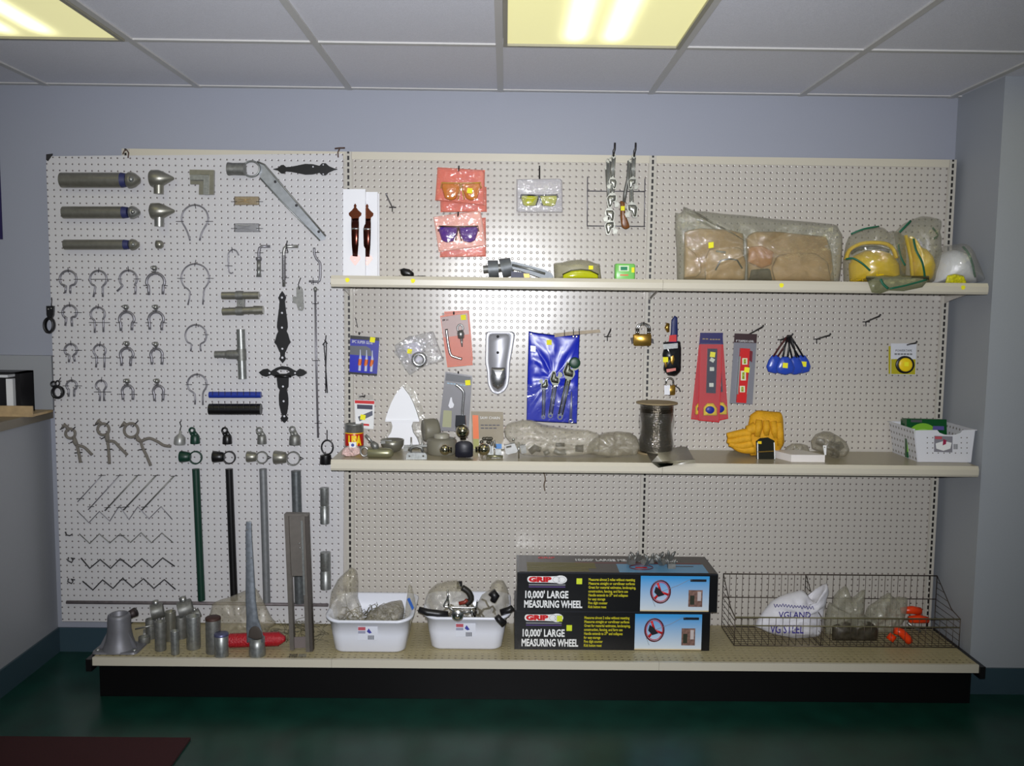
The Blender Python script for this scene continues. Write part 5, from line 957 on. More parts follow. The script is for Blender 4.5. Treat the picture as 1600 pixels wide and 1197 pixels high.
Yf = SF-.012; q_ = [(1354, 434, Yf+.03), (1362, 457, Yf), (1375, 459, Yf), (1389, 454, Yf), (1412, 455, Yf), (1441, 449, Yf), (1447, 442, Yf), (1452, 434, Yf+.03)]
top = [P(1354+i*14, 431-(2 if i in (2, 4) else 0), -.24) for i in range(8)]; mid = [P(1353+i*14.1, 434.5, Yf-.002) for i in range(8)]; low = [P(u, v, y-.006*(i % 2)) for i, (u, v, y) in enumerate(q_)]; low[0] = P(1356, 440, Yf); low[-1] = P(1452, 438, Yf)
g = G(); g.loft([mid and [a*(1-f)+b*f for a, b in zip(top, mid)] for f in (0, .5, 1)]+[low]+[[p+Vector((0, .0012, 0)) for p in R] for R in (low, mid, top)], False, False); t.add('film', g, film('olive_flap', (150, 150, 112), .55, .5, 30)); stripe(t, [(1376, 436, Yf-.004), (1380, 444, Yf-.006), (1388, 451, Yf-.007)], 0, 2); stripe(t, [(1390, 451, Yf-.008), (1415, 446, Yf-.008), (1448, 437, Yf-.006)], 0, 1.4); t.done()

# ================================================================== lower shelf goods
def yb(u, v, z=ZM): return onz(u, v, z).y
# can
yc = yb(551, 703); rc = 14.7*K(yc); c0 = onz(551.2, 703, ZM)+Vector((0, rc, 0)); zt_ = zof(551, 664, yc); H = zt_-ZM
t = Thing('round_tin', 'round tin with a red and yellow label at the left end of the lower shelf', 'can'); g = G(); g.lathe([(rc*.97, .0004), (rc, .003), (rc, H-.004), (rc*1.03, H-.003), (rc*1.03, H), (rc*.93, H), (rc*.93, H-.004), (0, H-.004)], c0, seg=28); bd = t.add('tin_body', g, GALV)
g = G(); g.lathe([(rc*1.004, H*.14), (rc*1.012, H*.15), (rc*1.012, H*.66), (rc*1.004, H*.67)], c0, seg=28, caps=False); lb = t.add('label', g, mat('tin_red', (188, 30, 20), .35))
g = G(); 
g.lathe([(rc*1.014, H*.63), (rc*1.018, H*.635), (rc*1.018, H*.66), (rc*1.014, H*.665)], c0, seg=28, caps=False); t.subp(lb, 'yellow_band', g, YEL)
tg = textg('USA', H*.52, (0, 0, 0), align='CENTER', bold=.004, width=rc*1.5); g = G(); mx_ = sum(v.x for v in tg.v)/len(tg.v)
g.add([Vector((c0.x+math.sin((v.x-mx_+.006)/rc)*(rc*1.02-v.y*.3), c0.y-math.cos((v.x-mx_+.006)/rc)*(rc*1.02-v.y), c0.z+H*.2+v.z*.95)) for v in tg.v], [f for f in tg.f], False); t.subp(lb, 'lettering', g, YEL); t.done()
t = Thing('crumpled_packet', 'small crumpled pinkish white packet with a blue printed tag in front of the tin', 'packet'); ycp = yb(548, 714)
g = G(); g.pillow([(533, 713), (536, 704), (545, 699), (556, 697), (563, 704), (564, 712), (555, 716), (540, 716)], ycp+.01, .014, .6, 7, N=40, freq=60, back=1); t.add('film', g, mat('pinkish_wrap', (206, 176, 170), .3, noise_amt=.25, nscale=120, bump=.6, bscale=120)); g = G(); g.prism([(545, 694), (557, 694), (556.5, 703), (546, 703)], ycp-.004, .001); c = t.add('tag', g, PAPER); g = G(); g.prism(circ(551, 698.5, 2.6, 8), ycp-.0048, .0006); t.subp(c, 'blue_mark', g, mat('blue_mark', (60, 80, 150), .5)); t.done(rest=ZM)
# fitting with eye and lever
t = Thing('latch_fitting', 'galvanised cylinder fitting with an eye ring and a slanted lever on the lower shelf', 'pipe fitting'); Yq = yb(595, 717)+.02; k = K(Yq)
g = G(); g.lathe([(7.5*k, 0), (8*k, .002), (8*k, 30*k), (7*k, 36*k), (4*k, 39.5*k), (0, 40.5*k)], P(575, 708, Yq), (1, 0, .0), 20); t.add('cylinder', g, mat('yellowish_zinc', (150, 148, 118), .35, .7)); g = G(); g.pt(circ(569.5, 706, 6, 18, 7), 1.7, Yq, 8, True, 1.6); t.add('eye_ring', g, SATIN); g = G(); g.pt([(571, 680), (583, 694)], 2.3, Yq, 10); t.add('lever', g, SATIN); g = G(); g.pt([(581, 692), (586, 697), (588, 703)], [4, 6, 5], Yq, 8); t.add('lever_mount', g, GALVD); t.done(rest=ZM)
t = Thing('steel_cup', 'rounded dark steel cup behind the latch fitting', 'cup'); Yq = yb(612, 709)+.04; k = K(Yq); g = G(); g.lathe([(5*k, 0), (13*k, 3*k), (18*k, 12*k), (18.5*k, 20*k), (17.5*k, 20*k), (16*k, 12*k), (4*k, 5*k)], Vector((P(613, 700, Yq).x, Yq, ZM)), seg=26); t.add('bowl', g, PIPE); g = G(); g.prism([(595, 689), (612, 688), (612, 692), (595, 694)], Yq-.04, .01); t.add('lip_tab', g, GALVD); t.done(rest=ZM)
# clamp with studs
t = Thing('u_bolt_clamp', 'small galvanised clamp block with two upright studs on the lower shelf', 'clamp'); Yq = yb(650, 718); k = K(Yq)
g = G(); L = [(635, 718.5), (634.5, 712), (637, 708.5), (664, 708.5), (667, 712), (667, 718.5)]; g.prism(L, Yq, .02, [circ(640, 713.5, 1.6, 8), circ(661.5, 713.5, 1.6, 8)]); t.add('base_block', g, GALV)
for u, vt in ((642.4, 684), (659.6, 685)): g = G(); g.pt([(u, 710), (u, vt)], 1.3, Yq+.01, 8); t.add('stud', g, SATIN)
g = G(); g.prism([(631, 697), (667, 696), (667, 699), (631, 700)], Yq+.006, .012); t.add('cross_bar', g, GALVD); g = G(); g.pt([(640, 706), (643, 700), (651, 698), (658, 700), (661, 706)], 2.5, Yq+.01, 8); t.add('saddle', g, GALVD); g = G(); g.prism([(630, 700), (638, 700), (637, 706), (631, 706)], Yq+.008, .01); t.add('side_lug', g, GALVD); t.done(rest=ZM)
# white finial
t = Thing('fence_finial', 'white pointed fence post finial standing on the lower shelf', 'finial'); Yq = -.06
g = G(); half = [(629, 606), (624, 611), (617, 620), (611, 632), (606, 645), (602.5, 656), (602, 660), (611, 660.5), (613.5, 668), (611, 678), (605, 687), (602, 695), (602, 703)]; o = half+[(2*629-x-1.5, y) for x, y in half[::-1]][:-1]
g.prism(o, Yq, .022); t.add('picket_top', g, WPAINT); g = G(); g.prism([(602, 658.5), (655, 658.5), (655, 661.2), (602, 661.2)], Yq-.004, .004); t.add('shoulder', g, WPAINT); t.done(rest=ZM)
t = Thing('finial_backing', 'clear plastic silhouette sheet behind the white finial', 'plastic sheet'); Yq2 = Yq+.04; g = G()
g.prism([(640, 610), (650, 622), (658, 640), (664, 660), (668, 672), (664, 676), (660, 690), (664, 704), (596, 706), (600, 690), (610, 676), (606, 662), (612, 640), (622, 616), (632, 606)], Yq2, .002); t.add('sheet', g, CLEAR); t.done(rest=ZM)
# nylon rollers
NY = mat('nylon_grey', (118, 114, 100), .42, spec=.4)
t = Thing('gate_roller', 'grey nylon roller tipped on its edge, higher of the two', 'roller', 'grey nylon rollers'); Yq = yb(675, 706)+.03; k = K(Yq)
g = G(); g.lathe([(10*k, 0), (17*k, 1*k), (18*k, 4*k), (18*k, 19*k), (16*k, 24*k), (10*k, 25*k)], P(661, 673, Yq), (1, .35, .06), 28); t.add('wheel', g, NY); g = G(); g.cyl(P(682, 673, Yq+.005), P(688, 672, Yq+.005), 9*k, 8*k, 16); t.add('hub', g, DWIRE); t.done(shift=(0, 0, 0))
t = Thing('gate_roller', 'grey nylon roller lying flat beneath the tipped one', 'roller', 'grey nylon rollers'); Yq = yb(690, 713)+.055; k = K(Yq); c = Vector((P(690, 705, Yq).x, Yq, ZM+.0004))
g = G(); g.lathe([(21*k, 0), (23.5*k, 2*k), (24*k, 10*k), (23.5*k, 22*k), (20*k, 25*k), (12*k, 25.5*k)], c, seg=32); t.add('wheel', g, NY); g = G(); g.lathe([(12*k, 25.5*k), (12*k, 31*k), (10*k, 32.5*k), (4*k, 32.5*k)], c, seg=24); t.add('hub', g, mat('nylon_pale', (150, 146, 132), .4)); t.done()
# triple tow ball
TB = mat('chrome_warm_reflection', (196, 188, 160), .12, 1); t = Thing('triple_tow_ball', 'black square hitch block with three shiny tow balls on the lower shelf', 'tow ball mount'); Yq = yb(724, 719)+.028; k = K(Yq)  # balls are plain chrome; the yellowish reflection is put into the base colour
g = G(); a = P(711.5, 699, Yq); b = P(738, 699, Yq); zz = ZM+.0004; cx = (a.x+b.x)/2; hw = (b.x-a.x)/2
L = [(711, 719), (711, 701), (714, 697), (720, 695), (730, 695), (736, 697), (739, 701), (739, 719), (735, 721), (715, 721)]; rings = [resamp(ring_at([(725+(x-725)*s, 708+(y-708)*s) for x, y in L], Yq-d), 40) for s, d in ((.92, .028), (1, .024), (1, -.024), (.92, -.028))]; g.loft(rings, True, True); t.add('block', g, mat('navy_black', (14, 14, 28), .45))
for (bu, bv, r, nu, nv, nm) in ((722.5, 679.5, 10.5, 723.5, 692, 'top'), (695, 708.5, 8.6, 706, 708.5, 'left'), (756, 708, 9.8, 743, 708.5, 'right')):
    g = G(); g.pt([(bu, bv), (nu, nv)], [4.5, 5], Yq, 14); g.sph(P(bu, bv, Yq), r*k, 22); t.add('tow_ball', g, TB)
g = G(); g.prism([(712, 655), (727, 655), (728, 672), (711, 672)], Yq+.004, .02); t.add('upright_tube', g, mat('dark_steel', (60, 62, 66), .2, .8)); t.done(rest=ZM)
# saw chain pack
q = [(736, 640), (786, 641), (787.5, 699), (738, 700)]; Yq = yb(762, 703)
t = Thing('saw_chain_pack', 'clear pack labelled saw chain with an orange strip, behind the tow balls', 'chain pack'); g = G(); g.prism(q, Yq, .0015); c = t.add('card', g, film('tan_pack', (176, 164, 140), .55, .1, 12)); g = G(); g.prism(sub(q, .04, .1, .22, .72), Yq-.0006, .0005); t.subp(c, 'orange_strip', g, mat('orange_strip', (226, 110, 50), .4)); g = G(); g.prism(sub(q, .04, .72, .22, .98), Yq-.0006, .0005); t.subp(c, 'olive_strip', g, mat('olive_strip', (150, 150, 80), .4)); words(t, 'SAW CHAIN', q, .27, .2, 6, Yq, PAPER, .62, c)
textlines(t, q, [(.28, .36, .9), (.28, .44, .8)], mat('dark_ink', (60, 60, 80), .6), c, Yq, .7); g = G()
for i in range(8): g.sph(P(*inq(q, .3+.3*abs(math.sin(i*1.7)), .75+.06*math.cos(i*2.1)), Yq-.006), 3.2*K(Yq), 8, (1, .6, 1))
t.add('chain', g, mat('dark_chain', (84, 80, 70), .4, .6)); g = G(); g.prism(sub(q, .72, .86, .93, .99), Yq-.002, .0005); t.subp(c, 'blue_corner', g, mat('blue_corner', (70, 130, 196), .4)); t.done(rest=ZM)
# small clamps
t = Thing('rail_end_bracket', 'small grey bracket with a bolt, just right of the tow balls', 'bracket', 'small grey brackets on the lower shelf'); Yq = yb(772, 716); 
for (a, b_, c_, d_) in ((763, 698, 771, 712), (774, 703, 783, 712)): g = G(); g.prism([(a, b_), (c_, b_+1), (c_, d_), (a, d_)], Yq, .014); t.add('plate', g, GALV)
g = G(); g.pt([(767, 710), (768, 694), (772, 690), (774, 700)], 1.8, Yq+.004, 8); t.add('bolt', g, GALVD); g = G(); g.pt([(760, 714), (786, 715)], 2.2, Yq+.004, 8); t.add('strap', g, mat('yellowish_zinc', (150, 148, 118), .35, .7)); t.done(rest=ZM)
t = Thing('rail_end_bracket', 'larger tilted grey bracket with a clear bead on top', 'bracket', 'small grey brackets on the lower shelf'); Yq = yb(805, 716)
g = G(); g.prism([(788, 700), (804, 696.5), (809, 708), (807, 711), (793, 714), (790, 712)], Yq-.004, .02, [rot2([(-4, -1.5), (4, -1.5), (4, 1.5), (-4, 1.5)], 795, 702, 1, -12)]); t.add('plate', g, mat('pale_zinc', (158, 158, 156), .42, .5, noise_amt=.1)); g = G(); g.prism([(812, 700), (821, 699), (823, 711), (815, 713)], Yq+.004, .016); t.add('plate', g, GALVD); g = G(); g.pt([(810.5, 720), (810.5, 695)], 1.2, Yq-.006, 8); t.add('bolt', g, CHROME); g = G(); g.sph(P(802, 690.5, Yq), 2.6*K(Yq), 10); t.add('bead', g, CHROME); t.done(rest=ZM)
# bags with fittings
def bagpile(name, label, outline, Yb_, th, seed, film_, items, rest, group=None, freq=22, back=.5):
    t = Thing(name, label, 'plastic bag', group); g = G(); g.pillow(outline, Yb_, th, .3, seed, rings=8, N=60, freq=freq, back=back); t.add('film', g, film_)
    for i, (pts, r, m_) in enumerate(items): g = G(); g.pt(pts, r, Yb_, 8); t.add('fitting', g, m_)
    return t.done(rest=rest)
Yq = yb(850, 716)+.03
bagpile('fittings_bag', 'long cloudy plastic bag of fittings in the middle of the lower shelf', [(787, 676), (791, 668), (800, 664.5), (815, 661), (831, 661), (845, 667), (865, 671), (890, 675), (920, 677), (938, 684), (936, 712), (900, 718), (850, 719), (815, 716), (800, 700), (789, 688)], Yq, .04, 51, CLOUDY, [([(828, 712), (836, 705), (845, 708)], [5, 6, 4], DWIRE), ([(868, 700), (882, 700)], 3, DWIRE), ([(866, 709), (874, 713), (884, 711)], [5, 4, 5], GALVD), ([(899, 706), (911, 706)], [5, 6], DWIRE), ([(850, 714), (858, 710)], 4, GALVD)], ZM, 'plastic bags of fittings')
Yq = yb(960, 716)+.03
bagpile('fittings_bag', 'rounded cloudy bag of fittings left of the wire spool', [(912, 716), (920, 700), (932, 688), (945, 683), (965, 681), (985, 683), (995, 690), (1000, 705), (995, 718), (950, 721)], Yq, .045, 52, GREYBAG, [([(925, 712), (935, 706)], 4, DWIRE)], ZM, 'plastic bags of fittings')
# spool
Yq = -.095; k = K(Yq); cx = P(1024.5, 700, Yq).x; zt_ = zof(1024, 628, Yq); t = Thing('wire_spool', 'large spool of shiny dark wire wrapped in plastic on the lower shelf', 'wire spool')
g = G(); g.lathe([(29*k, .0004), (30*k, .001), (30*k, .005), (29*k, .006)], (cx, Yq, ZM), seg=32); t.add('bottom_flange', g, mat('cardboard', (150, 132, 100), .7)); g = G(); g.lathe([(31*k, 0), (32.5*k, .001), (32.5*k, .005), (31*k, .006)], (cx, Yq, zt_-.006), seg=32); t.add('top_flange', g, mat('cardboard', (150, 132, 100), .7)); Hs = zt_-.006-ZM-.006; g = G(); pr = []
for i in range(60): f = i/59; pr.append(((24.5+1.5*math.sin(f*9)+(.5 if i % 2 else -.5))*k, .006+Hs*f))
g.lathe(pr, (cx, Yq, ZM), seg=36, caps=False); w1 = t.add('wound_wire', g, mat('dark_shiny_wire', (66, 60, 50), .22, .85, bump=.3, bscale=150)); g = G(); pr = [((26.8+1.4*math.sin(i*.9))*k, .012+Hs*.96*i/14) for i in range(15)]; g.lathe(pr, (cx, Yq, ZM), seg=36, caps=False); t.add('plastic_wrap', g, film('wrap_film', (190, 185, 170), .06, .6, 30)); t.done(rest=ZM)
Yf = SF-.01; t = Thing('grey_flat_bag', 'flat grey plastic bag hanging over the lower shelf edge below the spool', 'plastic bag')
A = [P(1010, 706, -.24), P(1032, 702, -.22), P(1073, 695, -.2)]; B = [P(1018, 718, Yf), P(1050, 716, Yf), P(1088, 714.5, Yf)]; C_ = [P(1029, 731, Yf-.004), P(1050, 727, Yf-.007), P(1086, 718, Yf-.003)]
A = [onz(1010, 707, ZM+.012), onz(1035, 702, ZM+.014), onz(1073, 697, ZM+.01)]; B = [Vector((P(1018, 720, Yf).x, Yf, ZM+.005)), Vector((P(1050, 720, Yf).x, Yf, ZM+.008)), Vector((P(1087, 720, Yf).x, Yf, ZM+.004))]
g = G(); g.loft([A, B, C_]+[[p+Vector((0, .0015, .0015)) for p in R] for R in (C_, B, A)], False, False); t.add('film', g, mat('grey_opaque_film', (140, 134, 116), .35, noise_amt=.08)); t.done()
# yellow gloves
GL = mat('yellow_glove_leather', (206, 150, 12), .75, noise_amt=.12, nscale=50, bump=.25, bscale=120); Yq = yb(1185, 716)+.05
t = Thing('work_gloves', 'bulky yellow work gloves folded over on the lower shelf', 'gloves')
g = G(); g.pillow([(1172, 716), (1166, 700), (1168, 670), (1172, 652), (1183, 644.5), (1200, 646), (1220, 647.5), (1223, 655), (1224, 672), (1225, 695), (1218, 708), (1212, 716)], Yq, .04, .15, 61, N=56, rings=9, back=.6); t.add('cuff', g, GL)
fing = [([(1172, 688), (1158, 690), (1144, 693), (1136, 692)], [9, 8, 6.5, 4]), ([(1174, 696), (1160, 700), (1148, 699), (1139, 697)], [9, 8, 7, 4]), ([(1178, 705), (1164, 706), (1153, 704), (1146, 700)], [8, 8, 6, 4]), ([(1172, 680), (1160, 681), (1147, 683), (1136, 685)], [8, 8, 7, 5]), ([(1180, 672), (1172, 675), (1166, 676)], [10, 9, 7])]
for pts, r in fing: g = G(); g.pt(smooth([Vector(p) for p in pts], 3), [r[0]+(r[-1]-r[0])*(i/((len(pts)-1)*3)) for i in range((len(pts)-1)*3+1)], Yq-.02, 12); t.add('finger', g, GL)
for (u0_, v0_, u1_, v1_) in ((1186, 660, 1183, 686), (1197, 661, 1197, 684), (1208, 662, 1211, 688), (1217, 664, 1219, 700)): g = G(); g.pt([(u0_, v0_), ((u0_+u1_)/2, (v0_+v1_)/2), (u1_, v1_)], [5, 6.5, 4.5], Yq-.036, 10); t.add('finger', g, GL)
t.done(rest=ZM)
t = Thing('glove_label', 'black and yellow label card standing against the yellow gloves', 'label card'); Yl = Yq-.075; g = G(); g.prism([(1182, 716), (1181, 688), (1188, 683), (1200, 682), (1210, 687), (1212, 716)], Yl, .0015); c = t.add('card', g, mat('black_label', (24, 24, 16), .3)); g = G(); g.prism([(1184, 688), (1190, 688), (1190, 692), (1184, 692)], Yl-.0006, .0005); t.subp(c, 'yellow_patch', g, YEL); g = G(); g.prism([(1184, 704), (1210, 702.5), (1210, 704), (1184, 705.5)], Yl-.0006, .0005); t.subp(c, 'gold_line', g, BRASS); g = G(); g.prism([(1183, 690), (1184.5, 690), (1185, 716), (1183.5, 716)], Yl-.0006, .0005); t.subp(c, 'pale_edge', g, PAPER); g = G(); g.prism([(1209, 690), (1210.5, 690), (1211.5, 716), (1210, 716)], Yl-.0006, .0005); t.subp(c, 'pale_edge', g, PAPER); t.done(rest=ZM)
# white box, bags beside
a = onz(1236, 722, ZM); b = onz(1288.5, 722.5, ZM); a.y = b.y = max(a.y, SF+.004); z1 = zof(1260, 710.8, a.y); dd = .115
g = G(); A = [Vector((a.x, a.y, 0)), Vector((b.x, b.y, 0)), Vector((b.x-.05, b.y+dd, 0)), Vector((a.x-.045, a.y+dd, 0))]; g.loft([[p+Vector((0, 0, z)) for p in A] for z in (ZM+.0004, z1)], smooth=False); solo('small_carton', g, mat('white_carton', (222, 216, 212), .6), 'flat plain white box at the front edge of the lower shelf', 'box')
z1b = z1
bagpile('small_parts_bag', 'low grey bag with a shiny piece on top, behind the flat white box', [(1224, 704), (1228, 694), (1238, 688), (1250, 688), (1262, 691), (1266, 702), (1262, 708), (1228, 708)], -.14, .02, 53, GREYBAG, [([(1238, 701), (1243, 691), (1249, 700)], 1.6, CHROME), ([(1240, 700), (1248, 697)], 1.6, CHROME)], ZM, 'small bags by the flat white box')
bagpile('small_parts_bag', 'dark crumpled bag with black pieces right of the flat white box', [(1268, 706), (1266, 694), (1274, 684), (1286, 679), (1297, 680), (1312, 688), (1322, 696), (1327, 708), (1320, 719), (1302, 721), (1290, 716)], -.17, .035, 54, GREYBAG, [([(1294, 700), (1304, 706), (1316, 700)], [7, 9, 6], BLKPL), ([(1276, 694), (1286, 698)], [5, 7], DWIRE), ([(1298, 713), (1310, 716)], [4, 5], BLKPL)], ZM, 'small bags by the flat white box')
t = Thing('hang_tag', 'small white tag with a hole on the dark bag by the flat white box', 'tag'); g = G(); g.prism([(1286, 696), (1291.5, 696), (1291, 711), (1288, 711)], -.215, .001, [circ(1288.6, 699, 1, 8)]); t.add('tag', g, PAPER); t.done()
# white basket
Yq = -.245; zb_ = ZM+.0004; zt_ = zof(1476, 671.5, Yq); WB = pattern_mat('white_basket_plastic', (206, 206, 212), (120, 116, 112), .4, 'holes', .2, ax=('Y', 'Z'), bstr=0)
x0, x1 = P(1434.6, 718, Yq).x, P(1517.3, 718, Yq).x; x0t, x1t = P(1429, 672, Yq).x, P(1524, 671, Yq).x; D_ = .228
t = Thing('plastic_basket', 'white perforated plastic basket at the right end of the lower shelf', 'basket')
WBM = mat('basket_white', (214, 214, 220), .35); mid = (x0+x1)/2
hs = [circ(u, v, 1.1, 6) for u in (1449, 1457.5, 1502, 1511) for v in (684, 692, 700, 708)]+[circ(u, 708, 1.1, 6) for u in (1466, 1475, 1484, 1493)]
fo_ = [(1434.6, 721.6), (1431, 690), (1430, 672.5), (1464, 672)]+[(1484.5-20*math.cos(math.radians(a_)), 671.5+8.5*math.sin(math.radians(a_))) for a_ in (5, 35, 65, 90, 115, 145, 175)]+[(1523, 671.5), (1521, 690), (1517.3, 722)]
g = G(); g.prism(fo_, Yq, .003); fw_ = t.add('front_wall', g, WBM)
g = G()
for h_ in hs: g.prism(h_, Yq-.0004, .0005)
t.subp(fw_, 'vent_holes', g, mat('vent_shadow', (120, 116, 112), .6))
g = G(); nz_ = 7; ny = 12    # left wall as a pierced lattice
for s_, xb_, xt_ in ((-1, x0, x0t), (1, x1, x1t)):
    g = G(); g.loft([[Vector((x_-.0014, y_, z_)) for y_ in (Yq+.0035, Yq+D_-.0035)]+[Vector((x_+.0014, y_, z_)) for y_ in (Yq+D_-.0035, Yq+.0035)] for x_, z_ in ((xb_, zb_), (xt_, zt_-.0025))], smooth=False)
    t.add('side_wall', g, WB)
g = G(); g.loft([[Vector((x0, Yq+D_-.003, zb_)), Vector((x1, Yq+D_-.003, zb_)), Vector((x1, Yq+D_, zb_)), Vector((x0, Yq+D_, zb_))], [Vector((x0t, Yq+D_-.003, zt_)), Vector((x1t, Yq+D_-.003, zt_)), Vector((x1t, Yq+D_, zt_)), Vector((x0t, Yq+D_, zt_))]], smooth=False); t.add('back_wall', g, WBM)
g = G(); g.box((x0, Yq+.003, zb_), (x1, Yq+D_, zb_+.003)); t.add('bottom', g, WBM)
g = G(); 
for a_, b_ in (((x0t-.007, Yq), (x0t+.002, Yq+D_)), ((x1t-.002, Yq), (x1t+.007, Yq+D_)), ((x0t-.007, Yq+D_-.004), (x1t+.007, Yq+D_+.005))): g.box((a_[0], a_[1], zt_-.002), (b_[0], b_[1], zt_+.001))
t.add('rim', g, WBM)
g = G(); g.prism([(1460, 681), (1488.5, 682), (1488, 707), (1459.5, 706)], Yq-.001, .0008); lb = t.add('label', g, mat('basket_label', (128, 126, 134), .5)); g = G(); g.prism([(1461, 682), (1472, 682), (1472, 686.5), (1461, 686)], Yq-.0016, .0005); t.subp(lb, 'red_logo', g, mat('pinkish_red', (180, 80, 90), .5)); g = G(); g.prism([(1462, 693), (1475, 689), (1487, 692), (1485, 701), (1474, 704.5), (1463, 701)], Yq-.0016, .0005); t.subp(lb, 'basket_picture', g, PAPER); g = G(); g.prism([(1474, 686), (1479, 688), (1478, 694), (1473, 696)], Yq-.0022, .0005); t.subp(lb, 'red_picture', g, mat('crimson_print', (150, 30, 70), .5))
g = G()
for i in range(5): g.prism([(1490+i*1.4, 694), (1490.8+i*1.4, 694), (1490.8+i*1.4, 702), (1490+i*1.4, 702)], Yq-.0008, .0006)
t.add('barcode', g, mat('grey_ink', (110, 110, 112), .6)); t.done()
DG = mat('dark_green_pack', (10, 74, 34), .25)
for i, (q, y_, l) in enumerate((([(1411, 645), (1432, 646), (1432, 700), (1411, 699)], -.09, 'dark green rearmost pack in the white basket'), ([(1414, 641), (1440, 642), (1440, 700), (1414, 699)], -.13, 'dark green pack second from the back in the white basket'), ([(1417.5, 638), (1480, 639.5), (1481, 700), (1418, 699)], -.17, 'bright green pack with a blue disc at the front of the white basket'))):
    t = Thing('green_packet', l, 'packet', 'green packs in the white basket'); g = G(); g.prism(q, y_, .018); c = t.add('packet', g, DG)
    if i == 2:
        for nm, cc, r, m_ in (('light_green_ring', (1443, 676), 28, mat('lime_print', (120, 176, 50), .3)), ('pale_ring', (1443, 676), 20, mat('pale_lime_print', (150, 200, 90), .3)), ('blue_disc', (1443, 675), 16, mat('sky_print', (40, 130, 190), .3)), ('yellow_centre', (1444, 674), 6, YEL)):
            pts = [(min(max(cc[0]+r*math.cos(a_), 1418.5), 1479), max(cc[1]-r*1.1*math.sin(a_), 641)) for a_ in [PI*j/20 for j in range(21)]]+[(cc[0]-r if cc[0]-r > 1418.5 else 1418.5, 698), (min(cc[0]+r, 1479), 698)][:0]
            pts = pts+[(pts[-1][0], 690), (pts[0][0], 690)]; g = G(); g.prism(pts, y_-.0006*(1+['light_green_ring', 'pale_ring', 'blue_disc', 'yellow_centre'].index(nm)), .0005); t.subp(c, nm, g, m_)
        g = G(); g.prism([(1459, 649.5), (1476, 650), (1476, 656), (1458, 655.5)], y_-.0034, .0005); t.subp(c, 'purple_label', g, mat('purple_print', (84, 78, 140), .4)); g = G(); g.prism([(1424, 639.6), (1441.5, 640), (1441.5, 644), (1424, 643.6)], y_-.0034, .0005); t.subp(c, 'grey_label', g, mat('dark_grey_print', (70, 72, 78), .4))
    t.done(rest=ZM+.0035)
# ================================================================== goods on the base deck
def yd(u, v): return onz(u, v, ZD).y
def stand(name, label, u, vb, vt, r, m_, group='upright pipe pieces on the base deck', hollow=True, capm=None, neck=None, cat='pipe'):
    yf = yd(u, vb); k = K(yf); R_ = r*k; c = Vector((P(u, vb, yf).x, yf+R_, ZD+.0004)); H = P(u, vt, yf).z-ZD
    t = Thing(name, label, cat, group); g = G()
    pr = [(R_*.97, 0), (R_, .002), (R_, H-.002)]
    if neck: pr = [(R_*.97, 0), (R_, .002), (R_, H*neck), (R_*.93, H*neck+.002), (R_*.93, H-.002)]
    e = pr[-1][0]
    if hollow: pr += [(e*.98, H), (e*.86, H), (e*.84, H*.4), (0, H*.4)]
    else: pr += [(e*.9, H), (0, H+.001)]
    g.lathe(pr, c, seg=26); t.add('tube', g, m_)
    if capm: g = G(); g.lathe([(R_*1.03, H-.008), (R_*1.03, H), (R_*.95, H+.002), (0, H+.002)], c, seg=26); t.add('end_cap', g, capm)
    t.done(); return c, H
BELL = mat('bell_grey', (122, 122, 128), .5, .45, noise_amt=.08, nscale=30)
# flared flange
yf = yd(186, 1021)+.045; k = K(yf); c = Vector((P(187, 1000, yf).x, yf, ZD+.0004)); H = P(190, 963, yf-.03).z-ZD
t = Thing('flared_post_base', 'bell shaped grey post base with gusset fins at the left end of the base deck', 'post base'); g = G()
r_ = lambda x: x*k
g.lathe([(r_(27), .004), (r_(24), H*.12), (r_(20.5), H*.3), (r_(18), H*.55), (r_(17.5), H*.9), (r_(16.5), H*.97), (r_(14), H), (r_(13), H*.97), (r_(13), H*.5), (0, H*.5)], c, seg=32); t.add('bell', g, BELL)
g = G(); A = rrect(c.x, c.y, ZD+.0004, r_(36), r_(25), r_(8)); B = rrect(c.x, c.y, ZD+.0075, r_(35), r_(24), r_(8)); g.loft([A, B], smooth=False); t.add('foot_plate', g, BELL)
for sx in (-1, 1):
    g = G(); w_ = .0025; pts = [(sx*r_(17), H*.5), (sx*r_(17), .0075), (sx*r_(31), .0075)]; g.prismw([[Vector((c.x+x, c.y-w_-r_(6), ZD+z)) for x, z in pts]], w_*2); t.add('gusset', g, BELL)
for sx in (-1, 1): g = G(); g.lathe([(r_(4), .0075), (r_(4), .012), (0, .013)], (c.x+sx*r_(29), c.y-r_(14), ZD+.0004), seg=6); t.add('bolt_head', g, GALV)
t.done()
g = G(); yk = yf+.06; g.pt([(194, 968), (204, 960), (212, 956)], [4, 6.5, 7.5], yk, 12); solo('angled_tube', g, mat('dark_steel_tube', (60, 52, 52), .5, .5), 'short dark slanted tube resting behind the bell shaped post base', 'tube')
stand('pipe_piece', 'grey pipe piece standing between the bell base and the shiny thin pipe', 248, 1019, 974, 8.8, GALVD)
stand('pipe_piece', 'tall pipe piece behind the thin shiny one, reaching up into the cluster', 264, 1004, 958, 8.5, PIPE)
stand('pipe_piece', 'thin shiny pipe piece at the front of the cluster', 271.5, 1024.5, 988, 6.6, GALV)
stand('pipe_piece', 'wide shiny pipe piece standing right of the cluster', 299, 1017, 966, 11, GALV)
stand('pipe_piece', 'tall pipe sleeve with a rusty brown rim', 330, 1024, 969, 11.8, GALVD, capm=mat('rusty_rim', (70, 46, 40), .6, .3))
stand('pipe_piece', 'short pipe cap with a bluish top in front of the rusty rimmed sleeve', 343, 1029, 994, 11, GALV, hollow=False, capm=mat('bluish_zinc', (96, 98, 130), .4, .6))
